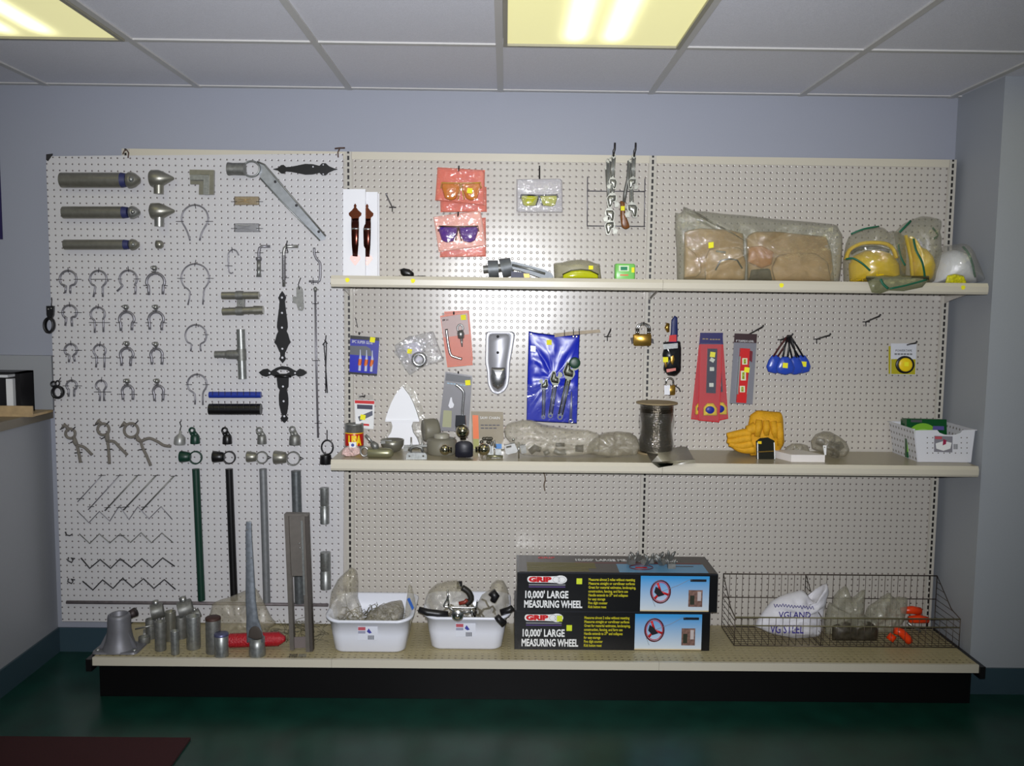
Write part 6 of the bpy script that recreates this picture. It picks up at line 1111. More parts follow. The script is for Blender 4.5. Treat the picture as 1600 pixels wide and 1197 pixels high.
# cluster of clamps
def clampfit(u, v, y, R_, label, deg=0):
    t = Thing('rail_clamp', label, 'clamp', 'clamps heaped behind the pipe pieces'); k = K(y); ax = Vector((math.cos(math.radians(deg)), .35, math.sin(math.radians(deg))))
    g = G(); g.lathe([(R_*k*.98, 0), (R_*k, .003), (R_*k, R_*1.5*k), (R_*k*.9, R_*1.6*k), (R_*k*.75, R_*1.6*k), (R_*k*.75, R_*.3*k), (0, R_*.3*k)], P(u, v, y), ax, 22); t.add('sleeve', g, GALVD)
    g = G(); d = ax.normalized().cross(Vector((0, 1, 0))).normalized(); c = P(u, v, y)+ax.normalized()*R_*.8*k; g.cyl(c-d*R_*1.15*k, c+d*R_*1.3*k, R_*.3*k, seg=10); t.add('bolt', g, GALV)
    g = G(); g.lathe([(R_*.42*k, 0), (R_*.42*k, R_*.35*k), (0, R_*.36*k)], c+d*R_*1.1*k, d, 6); t.add('nut', g, SATIN); return t
for (u, v, y, R_, l, dg) in ((236, 957, -.20, 12, 'large galvanised rail clamp at the left of the heap', 10), (256, 965, -.17, 9, 'rail clamp in the middle of the heap, partly hidden', -20), (279, 955, -.16, 14, 'highest and largest dark rail clamp of the heap', 15), (224, 992, -.18, 9, 'rail clamp lying low between the bell base and the pipe pieces', 0), (302, 962, -.20, 7, 'small slanted clamp at the right side of the heap', 25)):
    t = clampfit(u, v, y, R_, l, dg); t.done(rest=None)
g = G(); g.pt([(211, 983, -.24), (240, 977, -.23)], 1.2, 0, 6); solo('thin_bolt', g, SATIN, 'thin bright bolt lying slanted beside the bell base', 'bolt')
# support heap pieces: a low tray of assorted parts under the clamps
for i, (u, vb, vt, r, l) in enumerate(((233, 1000, 970, 8, 'short galvanised sleeve supporting the clamps at the left'), (280, 1000, 967, 9, 'dark sleeve standing behind the wide shiny pipe piece'), (222, 1008, 998, 9, 'very low ring on the deck right of the bell base'))):
    stand('pipe_piece', l, u, vb, vt, r, GALVD)
# clear bag and red roll
yb_ = yd(370, 1002); bag = film('deck_bag', (198, 188, 162), .24, .6, 26, .06)
t = Thing('empty_plastic_bag', 'upright empty clear bag behind the post driver tool', 'plastic bag'); g = G(); g.pillow([(330, 1000), (326, 975), (332, 950), (345, 944), (360, 940), (384, 929.6), (400, 925), (408, 940), (414, 951), (424, 972), (432, 980), (420, 990), (418, 1000)], yb_+.06, .04, .35, 71, rings=8, N=54, freq=20, back=.4); t.add('film', g, bag); t.done(rest=ZD)
REDF = mat('red_film', (172, 22, 36), .3, spec=.6, bump=.6, bscale=140); ya = yd(400, 1017)
t = Thing('red_wrapped_roll', 'red film wrapped roll lying behind the post driver tool', 'roll'); g = G(); pts = []; rs = []
for i in range(61): f = i/60; pts.append((356+f*90, 1008-f*3, ya+.03)); rs.append((10.2+(.7 if i % 2 else -.7))*(1 if 1 < i < 54 else (.75 if i < 2 else 1-(i-53)*.09)))
g.pt(pts, rs, 0, 14); t.add('wrapped_body', g, REDF); t.done(rest=ZD)
# wire tangle: nobody could count the strands
random.seed(5); g = G()
for i in range(80):
    u = random.uniform(406, 508); y = random.uniform(-.26, -.06); z = ZD+.002
    base = Vector((P(u, 990, y).x, y, z)); pts = [base+Vector((random.uniform(-.03, .03), random.uniform(-.02, .02), random.uniform(0, .045 if 420 < u < 500 else .02))) for _ in range(4)]
    g.tube(smooth(pts, 3), .0009, 4)
o = mesh_obj('wire_scrap', g, mat('dusty_wire', (108, 104, 84), .5, .4)); tag(o, 'dusty tangle of thin wire scraps on the deck around the channel frame', 'wire scrap'); o['kind'] = 'stuff'; o.location.z += ZD+.0004-bmin(o)[0].z
# spade shaped post driver
yp = yd(398, 1029); k = K(yp); BL = mat('weathered_zinc', (128, 134, 142), .45, .5, noise_amt=.22, nscale=60)
t = Thing('digging_tool', 'tall tapering galvanised tool with a rounded socket foot, standing on the base deck', 'tool')
g = G(); R_ = 13.5*k; c = Vector((P(398.5, 1029, yp).x, yp+R_, ZD+.0004)); H = P(398, 1001, yp).z-ZD
g.lathe([(R_*.95, 0), (R_, .003), (R_*.98, H*.3), (R_*.92, H*.5), (R_*.9, H), (R_*.8, H), (R_*.8, H*.5), (0, H*.5)], c, seg=26); t.add('socket_foot', g, GALV)
g = G(); rings = []
for (v, uc, w_, dp, bow) in ((1004, 398, 12.5, .004, .020), (992, 398, 12.5, .0, .02), (980, 396, 11.5, .004, .017), (966, 394, 9, .01, .01), (938, 391.5, 8, .014, .005), (880, 390, 6, .014, .003), (840, 388.5, 5, .014, .002), (817, 388.5, 4.2, .014, .001), (815, 388.5, 3.8, .014, .001)):
    fr = []; bk = []; n = 8; ph = 1 if v < 985 else 0
    for i in range(n+1):
        f = i/n*2-1; p = P(uc+w_*f, v, yp+.012); d = bow*(1-f*f) if v < 975 else -0.0; yy = c.y-math.sqrt(max(0, 1-f*f*.98))*R_*.85 if v >= 975 and False else p.y-d
        fr.append(Vector((p.x, yy, p.z))); bk.append(Vector((p.x, yy+.003, p.z)))
    rings.append(fr+bk[::-1])
g.loft(rings); t.add('blade', g, BL)
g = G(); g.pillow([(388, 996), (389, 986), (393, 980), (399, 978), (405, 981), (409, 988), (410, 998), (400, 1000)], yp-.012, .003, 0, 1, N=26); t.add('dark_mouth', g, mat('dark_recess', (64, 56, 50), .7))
for (u, v) in ((386, 828), (385, 877), (393, 872)): g = G(); g.sph(P(u, v, yp+.008), 1.3*k, 8); t.add('rivet', g, GALVD)
t.done()
# channel frame
yc1 = yd(485, 1027); yt = yc1; t = Thing('steel_channel_frame', 'tall open steel channel frame with a solid upper plate leaning near the tubs', 'frame'); CH = mat('channel_steel', (120, 114, 108), .45, .55, noise_amt=.08, nscale=40); ym = yc1+.05
def rail(u0, v0, u1, v1, w_, y0, d_, m_, nm):
    g = G(); g.prism([(u0, v0), (u0+w_, v0), (u1+w_, v1), (u1, v1)], y0, d_); t.add(nm, g, m_)
rail(444, 812, 453, 1024, 6.5, ym, .03, CH, 'left_rail'); rail(470, 813, 478, 1027, 6, ym-.004, .03, CH, 'right_rail'); rail(476, 813, 484, 1026, 5, ym+.004, .03, mat('channel_steel_dark', (84, 78, 74), .5, .5), 'right_edge')
rail(450, 812.5, 454, 908, 21, ym+.012, .004, CH, 'upper_plate'); g = G(); g.prism([(444, 811.5), (481, 812), (481, 815), (444, 814.5)], ym-.004, .034); t.add('top_edge', g, CH)
g = G(); g.prism([(470, 822), (473, 822), (477, 938), (474, 938)], ym-.008, .004); t.add('raised_strip', g, GALV)
for (u, v) in ((468, 857), (469, 864)): g = G(); g.sph(P(u, v, ym+.01), 1.6*k, 8); t.add('rivet', g, SATIN)
g = G(); g.prism([(456, 1004), (479, 1003), (481, 1020), (457, 1021)], ym+.012, .004); t.add('lower_plate', g, mat('mauve_steel', (124, 114, 112), .5, .3)); t.done(rest=ZD)
t = Thing('spring_coil', 'small dark spring coils lying at the foot of the channel frame', 'spring'); g = G(); ys = yd(460, 1028)
for j in range(2):
    pts = [P(452+j*14+i*.32+2.5*0, 1023+3*math.sin(i*.9), ys+.008*math.cos(i*.9)) for i in range(42)]; g2 = G(); g2.tube(pts, .0009, 5); t.add('coil', g2, GALVD if j else DWIRE)
t.done(rest=ZD)
# white tubs
TUB = mat('tub_plastic', (222, 224, 234), .3)
def tub(cu, vb, wb, wt, vt, label, D_, hump=.012):
    yf = yd(cu, vb); k = K(yf); H = P(cu, vt, yf).z-ZD-.004; cx = P(cu, vb, yf).x; cy = yf+D_/2
    hb = wb/2*k; ht = wt/2*k; t = Thing('plastic_tub', label, 'tub', 'white plastic tubs on the base deck')
    hd = D_/2
    def f(x, y): q = ((x-cx)/ht); return hump*(1-q*q)*(1 if y > cy else -.35)+.010*abs(q)**3
    rg = []
    for (s, z, fz) in ((.0, 0, 0), (.06, .006, 0), (.5, .55, .0)): pass
    def R(hx, hy, z, r, fz): return rrect(cx, cy, ZD+.0004+z, hx, hy, r, 6, (lambda x, y: f(x, y)*fz) if fz else None)
    t1 = R(hb*.94, hd*.80, 0, .035, 0); t2 = R(hb, hd*.84, .007, .04, 0); t3 = R((hb+ht*.93)/2, hd*.9, H*.5, .045, .2); t4 = R(ht*.93, hd*.96, H-.012, .05, 1); t5 = R(ht, hd*1.03, H-.012, .055, 1); t6 = R(ht*1.01, hd*1.04, H-.004, .056, 1); t7 = R(ht*.97, hd*1.0, H, .054, 1); t8 = R(ht*.9, hd*.93, H-.004, .048, 1); t9 = R((hb+ht*.93)/2-.006, hd*.87, H*.5, .043, .2); t10 = R(hb-.006, hd*.8, .008, .036, 0)
    g = G(); g.loft([t1, t2, t3, t4, t5, t6, t7, t8, t9, t10]); bd = t.add('tub_body', g, TUB)
    # label on the front
    uu = cu-2; yl = yf+D_/2-hd*.93+.0005
    def lq(a, b, c_, d_, dy): 
        g = G(); g.prism([(uu+a, vt+b), (uu+c_, vt+b), (uu+c_, vt+d_), (uu+a, vt+d_)], yl-.006-dy, .0006); return g
    lb = t.add('label', lq(-14, 11, 17, 32, 0), mat('tub_label', (214, 216, 226), .5)); t.subp(lb, 'red_print', lq(-13.5, 12, -2, 17, .0008), mat('pinkish_red', (180, 80, 90), .5)); t.subp(lb, 'grey_print', lq(-13.5, 18, -2, 22, .0008), mat('mid_print', (150, 150, 170), .5)); g = G(); g.prism([(uu, vt+19), (uu+3, vt+14), (uu+8, vt+21), (uu+4, vt+22)], yl-.0068, .0006); t.subp(lb, 'blue_picture', g, mat('blue_picture', (60, 60, 150), .5))
    g = G()
    for i in range(5): g.prism([(uu+2+i*2, vt+25), (uu+3.1+i*2, vt+25), (uu+3.1+i*2, vt+31.5), (uu+2+i*2, vt+31.5)], yl-.0068, .0006)
    t.subp(lb, 'barcode', g, mat('ink', (50, 50, 56), .6))
    t.done(); return yf, cx, cy, H, ht, hd
yf1, cx1, cy1, H1, ht1, hd1 = tub(575, 1024, 116, 142, 968, 'left white plastic tub holding bags of ties', .30)
yf2, cx2, cy2, H2, ht2, hd2 = tub(728, 1019, 116, 143, 963, 'right white plastic tub holding latches in plastic bags', .28)
zr = ZD+H1
def rpt(c, hx, n, z0, zz, r, seed, sp):
    pass
def heap(cx, cy, z, hx, hy, h, seed, n, r, m_, name, label, cat, th=None):
    random.seed(seed); g = G()
    for i in range(n):
        a = Vector((cx+random.uniform(-hx, hx), cy+random.uniform(-hy, hy), z+random.uniform(0, h))); b = a+Vector((random.uniform(-.05, .05), random.uniform(-.03, .03), random.uniform(-.02, .04))); b.x = min(max(b.x, cx-hx), cx+hx); b.y = min(max(b.y, cy-hy), cy+hy); mid = (a+b)/2+Vector((0, 0, .012)); g.tube([a, mid, b], r, 5)
    o = mesh_obj(name, g, m_); tag(o, label, cat); o['kind'] = 'stuff'; return o
TIEW = mat('dusty_wire', (108, 104, 84), .5, .4)
heap(cx1-.06, cy1, ZD+.02, .07, .09, H1-.05, 3, 150, .0012, TIEW, 'wire_ties', 'dense heap of thin wire ties in the left half of the left tub', 'wire ties')
heap(cx1+.06, cy1, ZD+.02, .06, .09, H1-.045, 4, 130, .0012, TIEW, 'wire_ties', 'dense heap of thin wire ties in the right half of the left tub', 'wire ties')
for (ol_, y_, th, sd, fm, l) in (([(518, 972), (514, 950), (517, 925), (528, 905), (540, 893), (549, 885), (557, 890), (560, 905), (559, 935), (566, 955), (572, 972)], cy1-.02, .05, 81, bag, 'tall clear bag rising from the left side of the left tub'), ([(568, 974), (575, 958), (592, 948), (612, 940), (628, 938), (632, 950), (628, 974)], cy1-.02, .05, 82, GREYBAG, 'lumpy clear bag of ties in the right side of the left tub')):
    t = Thing('ties_bag', l, 'plastic bag', 'bags in the left white tub'); g = G(); g.pillow(ol_, y_, th, .3, sd, rings=8, N=50, freq=22, back=.9); t.add('film', g, fm); t.done()
t = Thing('printed_bag', 'clear bag with a blue stripe standing at the right end of the left tub', 'plastic bag'); g = G(); g.pillow([(630, 975), (634, 945), (638, 915), (641.5, 912), (646, 925), (650, 945), (646, 965), (640, 978)], cy1-.05, .01, .2, 83, N=36, back=.6); t.add('film', g, CLOUDY); g = G(); g.prism([(636, 936), (640, 934), (647, 950), (644, 954)], cy1-.064, .0008); t.add('blue_stripe', g, mat('blue_stripe', (40, 90, 170), .4)); t.done()
# right tub content
for (ol_, y_, th, sd, l) in (([(664, 968), (664, 940), (670, 922), (682, 912), (700, 907), (716, 906), (724, 916), (732, 930), (740, 945), (748, 968)], cy2-.02, .05, 84, 'round clear bag bulging from the left side of the right tub'), ([(742, 966), (745, 945), (752, 930), (765, 922), (768, 912), (776, 906), (786, 906), (794, 920), (796, 945), (790, 966)], cy2-.02, .05, 85, 'clear bag rising from the right side of the right tub')):
    t = Thing('latch_bag', l, 'plastic bag', 'bags in the right white tub'); g = G(); g.pillow(ol_, y_, th, .3, sd, rings=8, N=50, freq=22, back=.9); t.add('film', g, bag); t.done()
g = heap(cx2, cy2, ZD+.02, .11, .085, H2-.045, 9, 90, .004, mat('dark_fitting', (44, 42, 38), .4, .3), 'dark_fittings', 'heap of dark metal latch parts filling the right tub', 'fittings')
t = Thing('gate_latch', 'shiny chrome loop latch with a round button over the front rim of the right tub', 'latch'); yl = yf2-.002
g = G(); g.pt(smooth([Vector(p) for p in [(700, 922), (699, 935), (694, 944), (696, 948), (720, 949.5), (742, 949), (745, 943), (746, 938)]], 3), 1.3, yl+.015, 8); g.pt([(699, 921), (701, 946)], 1.4, yl+.012, 8); t.add('wire_loop', g, CHROME); g = G(); kk = K(yl); g.lathe([(10*kk, 0), (10*kk, .004), (7*kk, .007), (4*kk, .007), (3*kk, .012), (0, .013)], P(715, 961.5, yl), (0, -1, 0), 22); t.add('button', g, CHROME); g = G(); g.pt([(737, 950), (738, 963)], 1.5, yl+.01, 8); t.add('post', g, CHROME); g = G(); g.pt([(700, 948), (712, 956)], 2, yl+.008, 8); g.pt([(722, 957), (736, 955)], 2, yl+.008, 8); t.add('link', g, SATIN); t.done()
for (pts, r, y_, l) in (([(654, 952), (668, 957), (684, 959), (700, 960)], [4.5, 6, 6, 5], yf2+.012, 'black grip lying along the left front rim of the right tub'), ([(776, 963), (780, 968), (788, 976)], [5, 5.5, 6], yf2-.004, 'black grip hanging over the right front corner of the right tub'), ([(722, 914), (714, 914)], [6.5, 6], cy2-.02, 'short black grip end sticking up at the back of the right tub'), ([(768, 925), (774, 932), (770, 940)], [7, 7, 5], cy2-.075, 'black grip wrapped in plastic at the right of the right tub'), ([(782, 957), (796, 953), (801, 949)], [5, 5.5, 4.5], yf2+.02, 'black grip pointing out at the right end of the right tub')):
    g = G(); g.pt(pts, r, y_, 14); solo('handle_grip', g, BLKPL, l, 'grip', 'black grips in the right tub')
t = Thing('red_brown_latch', 'dark latch with a reddish stripe in the middle of the right tub', 'latch'); g = G(); g.pt(smooth([Vector(p) for p in [(722, 918), (732, 925), (736, 936), (728, 944)]], 3), 5, cy2-.075, 12); t.add('arm', g, mat('dark_fitting', (44, 42, 38), .4, .3)); g = G(); g.pt([(717, 943), (726, 941), (730, 937)], 3, cy2-.1, 10); t.add('red_stripe', g, mat('red_brown', (130, 50, 36), .4)); t.done()
# measuring wheel boxes
BX = mat('black_box_print', (12, 12, 15), .32); SKY = None
def skymat():
    m = mat('sky_print_panel', (120, 180, 220), .3); nt = m.node_tree; b = nt.nodes['Principled BSDF']; tc = [n for n in nt.nodes if n.type == 'TEX_COORD'][0]
    sp = nt.nodes.new('ShaderNodeSeparateXYZ'); nt.links.new(tc.outputs['Generated'], sp.inputs[0]); cr = nt.nodes.new('ShaderNodeValToRGB'); cr.color_ramp.elements[0].color = lin((206, 214, 220)); cr.color_ramp.elements[1].color = lin((60, 150, 214)); cr.color_ramp.elements[1].position = .95; nt.links.new(sp.outputs[2], cr.inputs[0]); nt.links.new(cr.outputs[0], b.inputs['Base Color']); return m
SKY = skymat(); SKYT = mat('sky_print_top', (96, 150, 190), .4)
XR_ = Vector((1, 0, 0)); ZU_ = Vector((0, 0, 1)); YV = Vector((0, 1, 0))
WF = mat('white_box_print', (236, 236, 236), .4); YF = mat('yellow_box_print', (206, 196, 30), .4); RP = mat('red_box_print', (200, 24, 30), .35); GP = mat('grey_box_print', (130, 130, 136), .4); DK = mat('dark_print', (24, 26, 34), .4)
lines = ['Measures almost 2 miles without resetting', 'Measures straight or curvilinear surfaces', 'Great for material estimates, landscaping,', 'construction, fencing, and farm use', 'Handle extends to 37" and collapses', 'for easy storage', 'Five digit counter', 'Kick button reset']
def mbox(u0, u1, yf, z0, h, D_, label, tagpos, top=False, skew=0):
    x0, x1 = P(u0, 990, yf).x, P(u1, 990, yf).x; W_ = x1-x0; t = Thing('measuring_wheel_box', label, 'box', 'measuring wheel boxes')
    g = G(); g.box((x0, yf, z0), (x1, yf+D_, z0+h)); bd = t.add('carton', g, BX)
    g = G(); g.box((x0+.002, yf-.002, z0+h-.004), (x1-.002, yf, z0+h+.001)); t.add('top_flap', g, DK)
    def Q(a, b, c_, d_, off, nm, m_, par=bd):
        g = G(); g.prismw([[Vector((x0+W_*a, yf-off, z0+h*(1-b))), Vector((x0+W_*c_, yf-off, z0+h*(1-b))), Vector((x0+W_*c_, yf-off, z0+h*(1-d_))), Vector((x0+W_*a, yf-off, z0+h*(1-d_)))]], .0004); return t.subp(par, nm, g, m_)
    def TX(s, a, b, size, wd, nm, m_, bold=.0006, off=.0008):
        g = textg(s, size, (x0+W_*a, yf-off, z0+h*(1-b)), (1, 0, 0), (0, 0, 1), .0003, 'LEFT', bold, wd*W_); return t.subp(bd, nm, g, m_)
    g = G(); c = lambda a, b: Vector((x0+W_*a, yf-.0006, z0+h*(1-b)))
    lg = [c(.062+.012*math.cos(q), .18+.08*math.sin(q)) for q in [PI*.5+PI*i/6 for i in range(7)]]+[c(.16, .10)]+[c(.215+.033*math.cos(q), .18+.11*math.sin(q)) for q in [-PI*.7+PI*1.4*i/10 for i in range(11)]]+[c(.16, .26)]
    g.prismw([lg], .0004); t.subp(bd, 'logo_plate', g, WF); TX('GRIP', .058, .235, h*.17, .115, 'logo_lettering', RP, .0018, .0014)
    for q in (.195, .222): g = G(); g.tube([c(q+.018*math.cos(a), .18+.075*math.sin(a))-Vector((0, .0006, 0)) for a in [2*PI*i/12 for i in range(12)]], .0006, 4, True); t.subp(bd, 'logo_ring', g, GP)
    Q(.058, .30, .24, .335, .0008, 'grey_line', GP); Q(.058, .36, .24, .385, .0008, 'violet_line', mat('violet_print', (90, 70, 130), .4))
    TX("10,000' LARGE", .035, .66, h*.26, .215, 'title_lettering', WF, .0012); TX('MEASURING WHEEL', .035, .91, h*.26, .29, 'title_lettering', WF, .0012)
    for i, s in enumerate(lines): TX(s, .355, .20+i*.102, h*.098, .0058*len(s)*.97 if len(s) > 30 else .0055*len(s)*.97, 'bullet_lettering', YF, .0003)
    pn = Q(.615, .06, .958, .955, .0006, 'sky_panel', SKY); Q(.615, .955, .958, .985, .0006, 'cream_edge', mat('cream_print', (210, 190, 150), .4))
    cw = (.715, .47); 
    def C(a, b, off=.0016): return Vector((x0+W_*a, yf-off, z0+h*(1-b)))
    g = G(); g.tube([C(cw[0]+.052*math.cos(a)*.93-.0*math.sin(a), cw[1]+.29*math.sin(a)) for a in [2*PI*i/24 for i in range(24)]], .0034, 6, True, .15); t.subp(bd, 'wheel_tire', g, mat('maroon_print', (90, 20, 26), .4))
    g = G(); g.tube([C(cw[0]+.045*math.cos(a)*.93, cw[1]+.25*math.sin(a), .002) for a in [2*PI*i/24 for i in range(24)]], .0016, 6, True, .15); t.subp(bd, 'wheel_rim', g, RP)
    for a in (-110, 20, 130): a = math.radians(a); g = G(); g.tube([C(*cw, .002), C(cw[0]+.044*math.cos(a), cw[1]+.24*math.sin(a), .002)], .005, 6, flat=.08); t.subp(bd, 'wheel_spoke', g, RP)
    g = G(); g.tube([C(.722, .46, .0028), C(.80, .30, .0028), C(.855, .15, .0028), C(.872, .15, .0028)], .0009, 5, flat=.3); t.subp(bd, 'wheel_handle', g, GP); Q(.862, .135, .942, .20, .0022, 'handle_grip_print', DK); g = G(); g.prismw([[C(.69, .33, .003), C(.71, .40, .003), C(.735, .55, .003), C(.705, .60, .003), C(.683, .48, .003)]], .0004); t.subp(bd, 'counter_print', g, DK)
    g = G(); g.tube([C(.688, .58, .002), C(.675, .68, .002), C(.69, .86, .002)], .0005, 4, flat=.4); t.subp(bd, 'stand_print', g, DK)
    ph = Q(.855, .42, .925, .86, .0012, 'photo_print', mat('brown_photo_print', (120, 90, 80), .5, noise_amt=.5, nscale=90)); Q(.863, .56, .885, .8, .0018, 'photo_figure', mat('dark_green_print', (40, 44, 30), .5)); Q(.9, .46, .918, .7, .0018, 'photo_figure', mat('grey_white_print', (190, 180, 180), .5))
    for (a, b) in tagpos: Q(a, b, a+.028, b+.15, .0022, 'price_sticker', mat('lime_sticker', (206, 220, 40), .6))
    if top:
        zt = z0+h+.0014
        def T(a, b, c_, d_, nm, m_, off=0): g = G(); g.box((x0+W_*a, yf+D_*(1-b), zt+off), (x0+W_*c_, yf+D_*(1-d_), zt+off+.0005)); t.subp(bd, nm, g, m_)
        T(.01, .02, .99, .98, 'printed_top', mat('dusty_black_print', (58, 50, 44), .35), -.0006); T(.51, .5, .955, .96, 'top_sky_panel', SKYT); T(.30, .42, .95, .46, 'top_red_line', mat('dull_red_print', (110, 40, 44), .4))
        for i in range(6): T(.05, .46+i*.085, .40 if i < 4 else .36, .50+i*.085, 'top_yellow_line', mat('dull_yellow_text', (120, 112, 44), .5), .0002)
        g = textg("10,000' LARGE MEASURING WHEEL", D_*.16, (x0+W_*.30, yf+D_*.66, zt+.0008), (1, 0, 0), (0, 1, 0), .0003, 'LEFT', .0008, W_*.53); t.subp(bd, 'top_lettering', g, WF)
        g = textg('GRIP', D_*.14, (x0+W_*.11, yf+D_*.78, zt+.0008), (1, 0, 0), (0, 1, 0), .0003, 'LEFT', .001, W_*.09); t.subp(bd, 'top_lettering', g, RP)
        g = G(); g.tube([Vector((x0+W_*(.63+.06*math.cos(a)), yf+D_*(.3+.13*math.sin(a)), zt+.001)) for a in [2*PI*i/20 for i in range(20)]], .003, 5, True, .4); t.subp(bd, 'top_wheel_print', g, mat('maroon_print', (90, 20, 26), .4)); T(.60, .66, .66, .74, 'top_hub_print', RP, .0004); T(.80, .60, .9, .64, 'top_handle_print', DK, .0004)
    return t, (x0, x1, z0+h)
yB = yd(955, 1016); kz = K(yB); zl = P(955, 955, yB).z; h1 = zl-ZD
t, (bx0, bx1, zz1) = mbox(804, 1109, yB, ZD+.0004, h1-.001, .24, 'lower black measuring wheel box, with a sticker on its logo', [(.215, .12), (.265, .36)]); t.done()
h2 = P(955, 894, yB).z-zz1-.004
t, (bx0, bx1, zz2) = mbox(807, 1119, yB-.006, zz1+.0016, h2, .235, 'upper black measuring wheel box, lying on top of the other', [(.295, .14)], top=True); t.done()
# clips on the box
for i, (u, v, dg) in enumerate(((986, 874, 10), (996, 869, -20), (1008, 876, 25), (1016, 872, -10), (1026, 868, 40), (1034, 876, -30), (1045, 868, 15), (1049, 879, 0))):
    t = Thing('fence_clip', ['leftmost grey forked clip on the box top', 'second grey forked clip from the left on the box top', 'low grey forked clip, third from the left on the box top', 'grey forked clip in the middle of the pile, leaning left', 'grey forked clip in the middle of the pile, leaning right', 'grey forked clip at the front right of the middle', 'high grey forked clip near the right end of the pile', 'shiny grey forked clip at the front right of the pile'][i], 'clip', 'grey forked clips on the box top')
    c = onz(u, v+8, zz2+.004); ky = K(c.y); Rm = Matrix.Rotation(math.radians(dg), 3, 'Y') @ Matrix.Rotation(math.radians(dg*2), 3, 'Z')
    g = G(); g.obox(c+Vector((0, 0, 5*ky)), Rm, 6*ky, 4*ky, 4*ky); t.add('body', g, GALVD)
    for sx in (-1, 1):
        g = G(); g.tube([c+Rm @ Vector((sx*4*ky, 0, 7*ky)), c+Rm @ Vector((sx*5.5*ky, 0, 13*ky)), c+Rm @ Vector((sx*8*ky, 0, 16.5*ky))], [3*ky, 2.4*ky, 1*ky], 6, flat=.7); t.add('prong', g, GALVD)
    t.done(rest=zz2+.0016)
# wire basket
BW = mat('basket_wire', (92, 82, 74), .4, .6); BW2 = mat('dusty_basket_wire', (122, 116, 88), .45, .4)
yF, yK = yd(1300, 1011), -.03; zb = ZD+.003; xL, xRr = onz(1148, 1013, zb).x+.005, onz(1496, 1010, zb).x; zf2 = P(1330, 966, yF).z; zf1 = P(1330, 979, yF).z; zkt = P(1280, 898, yK).z; zkm = P(1280, 934.5, yK).z
t = Thing('wire_basket', 'long low open wire basket at the right end of the base deck', 'basket'); 
def wr(nm, pts, r=.0013, m_=BW): g = G(); g.tube(pts, r, 6); t.add(nm, g, m_)
xKl = xL-.012
wr('back_top_rail', [(xL, yK, zkt), (xRr, yK, zkt)], .0026); wr('back_middle_rail', [(xL, yK, zkm), (xRr, yK, zkm)], .002); wr('front_top_rail', [(xL, yF, zf2), (xRr, yF, zf2)], .0028, BW2); wr('front_lower_rail', [(xL, yF, zf1), (xRr, yF, zf1)], .0026, BW2); wr('front_bottom_rail', [(xL, yF, zb), (xRr, yF, zb)], .002); wr('back_bottom_rail', [(xL, yK, zb), (xRr, yK, zb)], .002)
n = 33
g = G()
for i in range(n+1): x = xL+(xRr-xL)*i/n; g.tube([(x, yK, zkt), (x, yK, zb), (x, yF, zb), (x, yF, zf2)], .0012, 5)
o = t.add('cross_wire', g, BW); o['kind'] = 'stuff'
g = G()
for j in range(9): y = yK+(yF-yK)*(j+.5)/9; g.tube([(xL, y, zb+.0024), (xRr, y, zb+.0024)], .0011, 5)
t.add('floor_wire', g, BW)
for nm, x in (('left_side', xL), ('middle_divider', xL+(xRr-xL)*.385), ('right_side', xRr)):
    g = G(); prof = [(yK, zkt), (yK-.01, zkt), (yF+.11, zkt-.03 if 0 else zkm+.02), (yF+.08, zf2+.004), (yF, zf2), (yF, zb), (yK, zb)]
    prof = [(yK, zkt), (yK-(yK-yF)*.62, zkm+.006), (yK-(yK-yF)*.70, zf2+.012), (yF, zf2), (yF, zb), (yK, zb)]; g.tube([Vector((x, a, b)) for a, b in prof], .002, 6, True)
    for i in range(1, 9):
        f = i/9; z_ = zb+(zkt-zb)*f
        if z_ < zf2: ye = yF
        else: ye = yK-(yK-yF)*max(.03, .66*(1-max(0, z_-zkm-.006)/(zkt-zkm-.006)) if z_ > zkm+.006 else .68)
        g.tube([(x, yK, z_), (x, ye, max(zb, z_-.0))], .0012, 5)
    t.add(nm, g, BW)
t.done()
# in the basket
zi = zb+.006
def inbag(name, ol_, y_, th, sd, fm, l, group=None, cat='plastic bag', back=.7):
    t = Thing(name, l, cat, group); g = G(); g.pillow(ol_, y_, th, .3, sd, rings=8, N=52, freq=18, back=back); t.add('film', g, fm); return t
t = inbag('cloth_sack', [(1178, 990), (1186, 975), (1196, 962), (1206, 950), (1222, 942), (1240, 937), (1254, 933), (1262, 943), (1271, 953), (1280, 944), (1287, 926), (1291, 922), (1295, 935), (1290, 950), (1286, 965), (1285, 985), (1284, 1000), (1272, 1007), (1240, 1009), (1205, 1002)], -.17, .055, 91, mat('white_sack', (214, 212, 218), .6, bump=.2, bscale=40), 'white sack with purple handwriting in the left part of the wire basket')
INK = mat('purple_ink', (52, 40, 130), .5); ys_ = -.236
random.seed(8); g = G(); g.pt(smooth([Vector((1209+i*2.3, 957+i*.15+(3.2 if i % 2 else -2.4)*random.uniform(.5, 1.2))) for i in range(28)], 3), .6, ys_, 5, flat=.4); t.add('handwriting', g, INK)
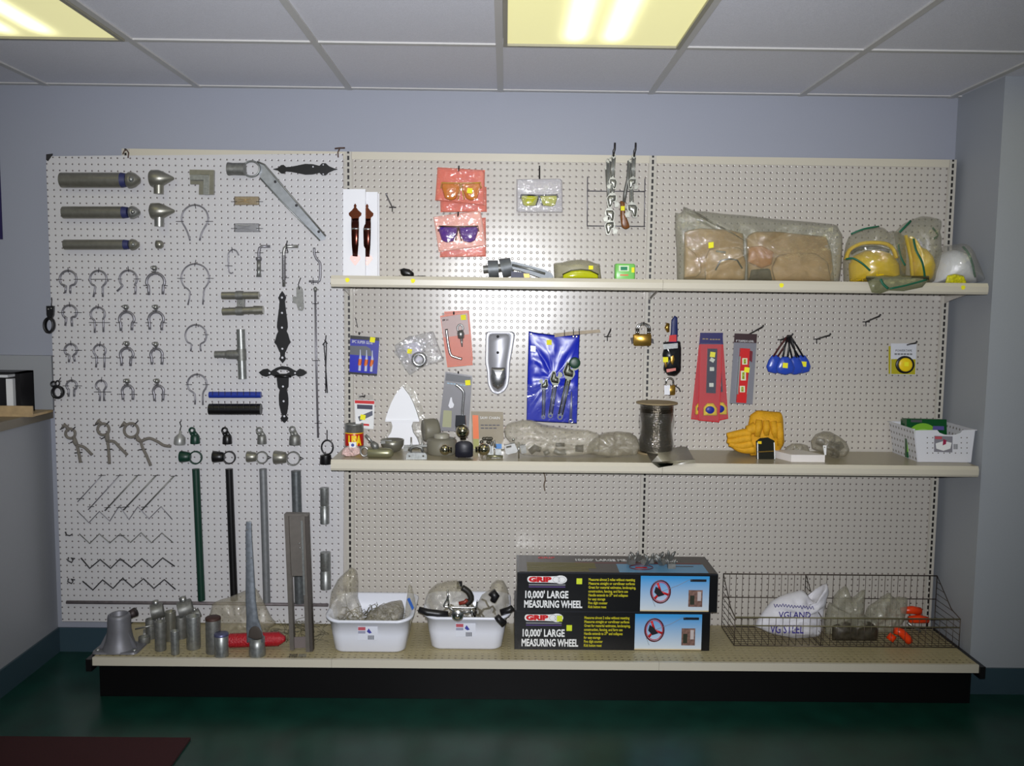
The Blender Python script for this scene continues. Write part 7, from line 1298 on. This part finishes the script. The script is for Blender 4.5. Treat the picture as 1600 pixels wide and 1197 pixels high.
for (s, u, v, h_, w_) in (('VGLAND', 1216, 977, 11, 52), ('VG STEEL', 1203, 1001, 15, 54)):
    g = textg(s, h_*K(ys_)*1.3, P(u, v, ys_), (1, 0, 0), (0, 0, 1), .0004, 'LEFT', .0004, w_*K(ys_)); 
    # drape the ink on the sack
    sk = t.p[0]; t.add('handwriting', g, INK)
t.done(rest=zi)
BAGF = film('basket_bag', (176, 172, 150), .34, .6, 26, .06)
inbag('basket_bag', [(1290, 985), (1288, 965), (1292, 945), (1296, 934), (1300, 940), (1303, 925), (1312, 915), (1322, 908), (1326, 918), (1326, 932), (1338, 925), (1352, 913), (1350, 935), (1350, 955), (1372, 965), (1373, 984), (1360, 975), (1350, 985)], -.16, .04, 92, BAGF, 'clear bag with pointed corners right of the white sack', 'clear bags in the wire basket').done(rest=zi+.015)
inbag('basket_bag', [(1352, 985), (1350, 960), (1355, 945), (1370, 935), (1380, 927), (1390, 921), (1396, 930), (1404, 928), (1418, 930), (1417, 950), (1412, 965), (1400, 985)], -.13, .035, 93, BAGF, 'clear bag left of the orange pieces in the wire basket', 'clear bags in the wire basket').done(rest=zi+.01)
inbag('basket_bag', [(1300, 1003), (1300, 980), (1330, 970), (1360, 974), (1372, 985), (1370, 1003)], -.19, .02, 94, mat('dark_bag_contents', (66, 60, 48), .4, .2, noise_amt=.4, nscale=60), 'low dark bundle on the floor of the wire basket, right of the sack', 'clear bags in the wire basket').done(rest=zi)
OR = mat('orange_red_plastic', (236, 64, 16), .3)
for i, (pts, r, y_, l) in enumerate((([(1396, 992), (1390, 1000)], [6, 6.5], -.2, 'leftmost orange plastic piece at the front of the wire basket'), ([(1398, 985), (1408, 988), (1417, 997), (1421, 1003)], [5.5, 6.5, 6.5, 6], -.22, 'front slanted orange plastic piece in the wire basket'), ([(1408, 954), (1425, 953), (1438, 955)], [5, 6.5, 6], -.052, 'highest orange plastic piece in the wire basket'), ([(1420, 968), (1436, 967), (1450, 969)], [5.5, 7, 5], -.052, 'orange plastic piece below the highest one'))):
    g = G(); g.pt(pts, r, y_, 14); o = solo('orange_piece', g, OR, l, 'plastic piece', 'orange plastic pieces in the basket')
g = G(); g.pt([(1418, 976), (1438, 990)], 2, -.1, 10); solo('metal_rod', g, SATIN, 'short bright metal rod lying in the right part of the wire basket', 'rod', rest=zi+.002)
